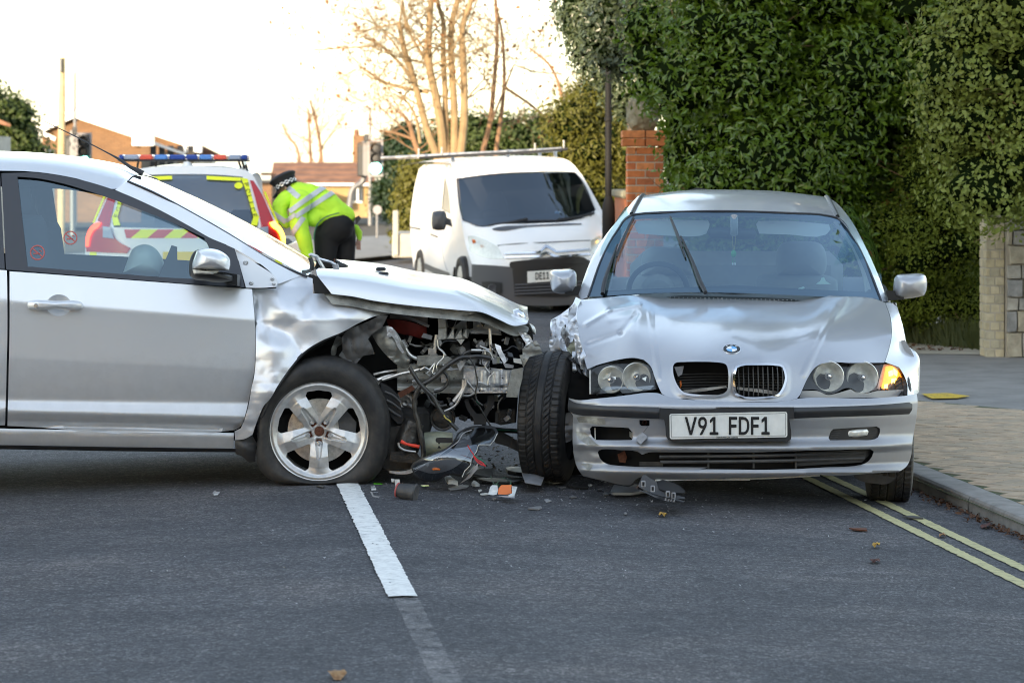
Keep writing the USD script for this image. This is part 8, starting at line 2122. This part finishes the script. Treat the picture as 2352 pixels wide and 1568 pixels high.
# detached kidney grille
dg = thing("detached_grille", "chrome-rimmed grille insert knocked off the saloon, lying upside down below its bumper", "grille", gd(1510, 1150))
gq = g6((1898, 640), (1905, 625), (1960, 660), (2040, 690), (2130, 712), (2240, 712), (2245, 728), (2235, 738), (2150, 735), (2050, 712), (1960, 672), (1905, 650))
part("rim", panel(gq, [(*g6((1900, 640))[0], 13.15), (*g6((2240, 725))[0], 13.02), (*g6((2060, 700))[0], 13.0)], 4, 0.03, corner=30), "chrome", dg, smooth=30)
part("frame", panel(g6((1903, 620), (1935, 545), (1955, 540), (1985, 560), (2040, 590), (2050, 640), (2150, 680), (2242, 700), (2240, 715), (2130, 705), (2040, 685), (1960, 655)), [(*g6((1900, 620))[0], 13.17), (*g6((1940, 545))[0], 13.22), (*g6((2240, 705))[0], 13.04), (*g6((2050, 640))[0], 13.12)], 4, 0.06, corner=30), "dusty_plastic", dg, smooth=30)
part("bar_block", panel(g6((2045, 590), (2080, 572), (2140, 590), (2200, 615), (2242, 650), (2240, 672), (2150, 665), (2050, 640)), [(*g6((2045, 600))[0], 13.18), (*g6((2200, 615))[0], 13.14), (*g6((2240, 665))[0], 13.08), (*g6((2100, 655))[0], 13.08)], 4, 0.08, corner=30), "black_plastic", dg, smooth=30)
for x, y in ((1942, 605), (2010, 640), (2120, 680), (2160, 690)):
    part("clip", box(U(*g6((x, y))[0], 13.05), (0.02, 0.008, 0.03), 0.003), "grey_plastic", dg, smooth=False)
    part("clip_slot", box(U(*g6((x, y))[0], 13.044), (0.009, 0.004, 0.018), 0.001), "ink", dg, smooth=False)
flake("trim_fragment", "torn silver strip of trim in front of the detached grille", g6((1705, 690), (1730, 655), (1800, 668), (1880, 650), (1920, 640), (1975, 665), (1985, 690), (1850, 700), (1720, 702)), "silver_b", 0.003, 0.012, "trim strip", warp=0.02)
big_items = [("black_trim_strip", "long curved black trim strip behind the orange lens piece", ((735, 575), (830, 590), (1000, 588), (1110, 570), (1115, 578), (1000, 602), (850, 606), (740, 588)), "black_plastic", .01, .006, "trim strip", .01),
    ("grey_lens_piece", "flat translucent grey lens piece leaning beside the saloon's wheel", ((1062, 600), (1110, 575), (1232, 560), (1228, 600), (1200, 655), (1085, 662)), "grey_plastic", .01, .004, "lens fragment", .05),
    ("white_lamp_shell", "broken white lamp shell in front of the fallen headlamp", ((505, 605), (520, 592), (560, 598), (585, 625), (600, 640), (560, 640), (530, 640), (512, 628)), "pale_plastic", .01, .02, "fragment", .03),
    ("curved_shard", "curved grey lens shard lying beside the white lamp shell", ((530, 648), (560, 632), (620, 625), (680, 628), (660, 640), (590, 650), (545, 656)), "grey_plastic", .003, .004, "fragment", .006),
    ("black_bracket_piece", "flat black bracket among the green wire loops", ((945, 540), (990, 530), (1060, 545), (1112, 560), (1110, 580), (1020, 582), (960, 570)), "black_plastic", .01, .02, "bracket", .03),
    ("black_plastic_sheet", "crumpled black plastic sheet below the fallen headlamp", ((660, 560), (720, 515), (800, 520), (860, 545), (840, 575), (740, 580), (680, 585)), "dusty_plastic", .006, .006, "fragment", .05),
    ("small_white_shell", "small white plastic shell between the lamp pieces", ((698, 622), (715, 605), (735, 612), (757, 632), (725, 636)), "pale_plastic", .004, .012, "fragment", .01),
    ("black_bar_piece", "thin black L-shaped bar below the crushed bumper corner", ((1390, 628), (1510, 630), (1508, 610), (1525, 608), (1542, 645), (1450, 645)), "black_plastic", .003, .01, "fragment", .0),
    ("silver_shard", "longest pale silver shard lying out on the road alone", ((1105, 785), (1160, 782), (1200, 775), (1207, 790), (1180, 796), (1110, 793)), "silver_b", .002, .006, "fragment", .004),
    ("bent_clip_piece", "small bent blue-grey clip beside the white line", None, "grey_plastic", .0, .0, "fragment", 0)]
for nm, lab, q, m, lift, th, cat_, wp_ in big_items:
    if q:
        flake(nm, lab, g6(*q), m, lift, th, cat_, warp=wp_, seed=len(lab))
bc_ = thing("bent_clip_piece", "small bent blue-grey clip beside the white line", "fragment", gd(860, 1142))
part("plate", panel([(850, 1129), (855, 1128), (858, 1137), (870, 1139), (872, 1137), (871, 1143), (858, 1144)], [(850, 1129, 13.33), (872, 1138, 13.22), (858, 1144, 13.2)], 3, 0.006, smooth_poly=False), "silver_b", bc_, smooth=False)
part("edge", tube([gd(858, 1130, .02), gd(868, 1129.5, .02)], 0.002, 5, 1), "silver_b", bc_)
shard_labels = ["small grey shard nearest the grey lens piece, out in front of it", "curved silver shard lying ahead of the torn trim strip", "tiny silver shard just in front of the orange lens piece", "pale flat sliver beside the orange lens piece", "silver shard below the crushed bumper corner, beside the black bar",
    "hooked silver shard at the end of the torn trim strip", "thin silver sliver under the grey lens piece", "small pale shard right behind the black bar piece", "short silver shard between the black bar and the torn trim strip", "single bright silver shard far out in front of the torn trim strip", "tiny pale shard beside the white lamp shells"]
for k, (q, m) in enumerate(((((1225, 728), (1250, 722), (1278, 732), (1240, 742)), "grey_plastic"), (((1405, 705), (1430, 699), (1460, 706), (1420, 714)), "silver_b"), (((845, 720), (865, 714), (880, 718), (860, 727)), "silver_b"), (((760, 684), (800, 679), (836, 686), (780, 692)), "pale_plastic"), (((1325, 640), (1350, 634), (1382, 640), (1345, 648)), "silver_b"), (((1648, 684), (1665, 674), (1703, 682), (1690, 690), (1660, 691)), "silver_b"), (((1230, 600), (1290, 596), (1335, 603), (1290, 609)), "silver_b"),
        (((1540, 622), (1560, 617), (1572, 622), (1556, 630)), "pale_plastic"), (((1600, 652), (1640, 650), (1642, 658), (1610, 660)), "silver_b"), (((1800, 826), (1815, 818), (1823, 830), (1808, 834)), "silver_b"), (((745, 660), (768, 652), (775, 660), (752, 667)), "pale_plastic"))):
    flake("plastic_shard", shard_labels[k], g6(*q), m, 0.002, 0.005, "fragment", "shards scattered in front of the wreck", warp=0.004, seed=k)
flake("white_chip", "white paint chip lying on the dark road below the hatchback's sill", [(488, 1135), (494, 1131), (499, 1133), (505, 1134), (500, 1137), (491, 1138)], "enamel_white", 0.002, 0.006, "fragment", warp=0.006)
flake("white_chip", "white chip lying between the flat tyre and the grey cap", [(851, 1121), (861, 1119), (864, 1125), (853, 1127)], "enamel_white", 0.002, 0.008, "fragment", warp=0.003)
flake("black_chip", "flat black chip on the road under the flat tyre's edge", [(727, 1118), (735, 1116), (745, 1119), (741, 1121)], "black_plastic", 0.002, 0.006, "fragment")
flake("dark_strip_piece", "dark strip lying across the two yellow lines", [(2073, 1187), (2095, 1186), (2122, 1189), (2120, 1191.5), (2090, 1190)], "dusty_plastic", 0.006, 0.006, "fragment")
flake("rusty_strip_piece", "brown strip of debris lying alone in the saloon's lane", [(1950, 1215), (1990, 1216.5), (1992, 1220), (1960, 1219)], "rust", 0.003, 0.006, "fragment", warp=0.004)
for k, q in enumerate((((1398, 1011), (1440, 1014), (1478, 1018), (1480, 1026), (1400, 1023)), ((1838, 1038), (1915, 1034), (1922, 1044), (1870, 1050)))):
    flake("coolant_puddle", ("bright green coolant drop beside the flat tyre", "bright green coolant streak under the grey cap")[k], [(516.8 + x * .2441, 861.3 + y * .2441) for x, y in q], "coolant", 0.001, 0.002, "puddle")
leaf_spots = [(775, 1554, 22, "brown and tan fallen leaf nearest the camera"), (1523, 1185, 10, "single yellow fallen leaf in front of the saloon"), (2010, 1291, 13, "dark red-brown fallen leaf farthest out in the saloon's lane"), (2165, 1232, 9, "pale tan fallen leaf beside the yellow lines"), (2012, 1256, 9, "small dark curled leaf near the yellow lines"), (2263, 1211, 12, "tan leaf in the gutter by the kerb")]
for k, (x, y, r, lab) in enumerate(leaf_spots):
    t = np.linspace(0, 2 * np.pi, 11)[:-1]
    rg = np.random.default_rng(k)
    pts = [(x + r * math.cos(a) * rg.uniform(.8, 1.1), y + r * 0.30 * math.sin(a) * rg.uniform(.7, 1.2)) for a in t]
    flake("fallen_leaf", lab, pts, "dry_leaf_%d" % (k % 3) if False else ("leaf_tan", "leaf_yellow", "leaf_red")[k % 3], 0.003, 0.001, "leaf", warp=0.02, seed=k)
rg = np.random.default_rng(15)
V, Fq, n = [], [], 0
for k in range(620):
    c = rg.random()
    if c < 0.55:
        px, py = rg.normal(1250, 170), 1100 + abs(rg.normal(0, 38))
    elif c < 0.8:
        px, py = rg.uniform(1330, 2000), 1118 + abs(rg.normal(0, 45))
    else:
        px, py = rg.uniform(300, 2200), rg.uniform(1110, 1400)
    s = rg.uniform(0.002, 0.007) * (1.6 if rg.random() < 0.1 else 1)
    P = gd(px, py, 0.003)
    a = rg.uniform(0, 6.28, 3)
    tri = np.stack([np.cos(a) * s, np.sin(a) * s * 1.5, rg.uniform(0, s, 3)], 1)
    V += [P + tri[0], P + tri[1], P + tri[2], P + [0, 0, s * 0.8]]
    Fq += [(n, n + 1, n + 2), (n, n + 1, n + 3), (n + 1, n + 2, n + 3), (n + 2, n, n + 3)]
    n += 4
part("glass_crumbs", (np.array(V), np.array(Fq)), "crumb", smooth=False, kind="stuff", label="tiny pale plastic and glass crumbs strewn over the road in front of the wreck")
V, Fq, n = [], [], 0
for k in range(260):
    px, py = rg.normal(1150, 90), 1030 + rg.uniform(-25, 55)
    s = rg.uniform(0.004, 0.016)
    P = gd(px, py, 0.004)
    a = rg.uniform(0, 6.28, 3)
    tri = np.stack([np.cos(a) * s, np.sin(a) * s * 1.5, rg.uniform(0, s, 3)], 1)
    V += [P + tri[0], P + tri[1], P + tri[2], P + [0, 0, s * 0.9]]
    Fq += [(n, n + 1, n + 2), (n, n + 1, n + 3), (n + 1, n + 2, n + 3), (n + 2, n, n + 3)]
    n += 4
part("dirt_clods", (np.array(V), np.array(Fq)), "earth", smooth=False, kind="stuff", label="brown dirt and dark bits shaken onto the road between the two cars")
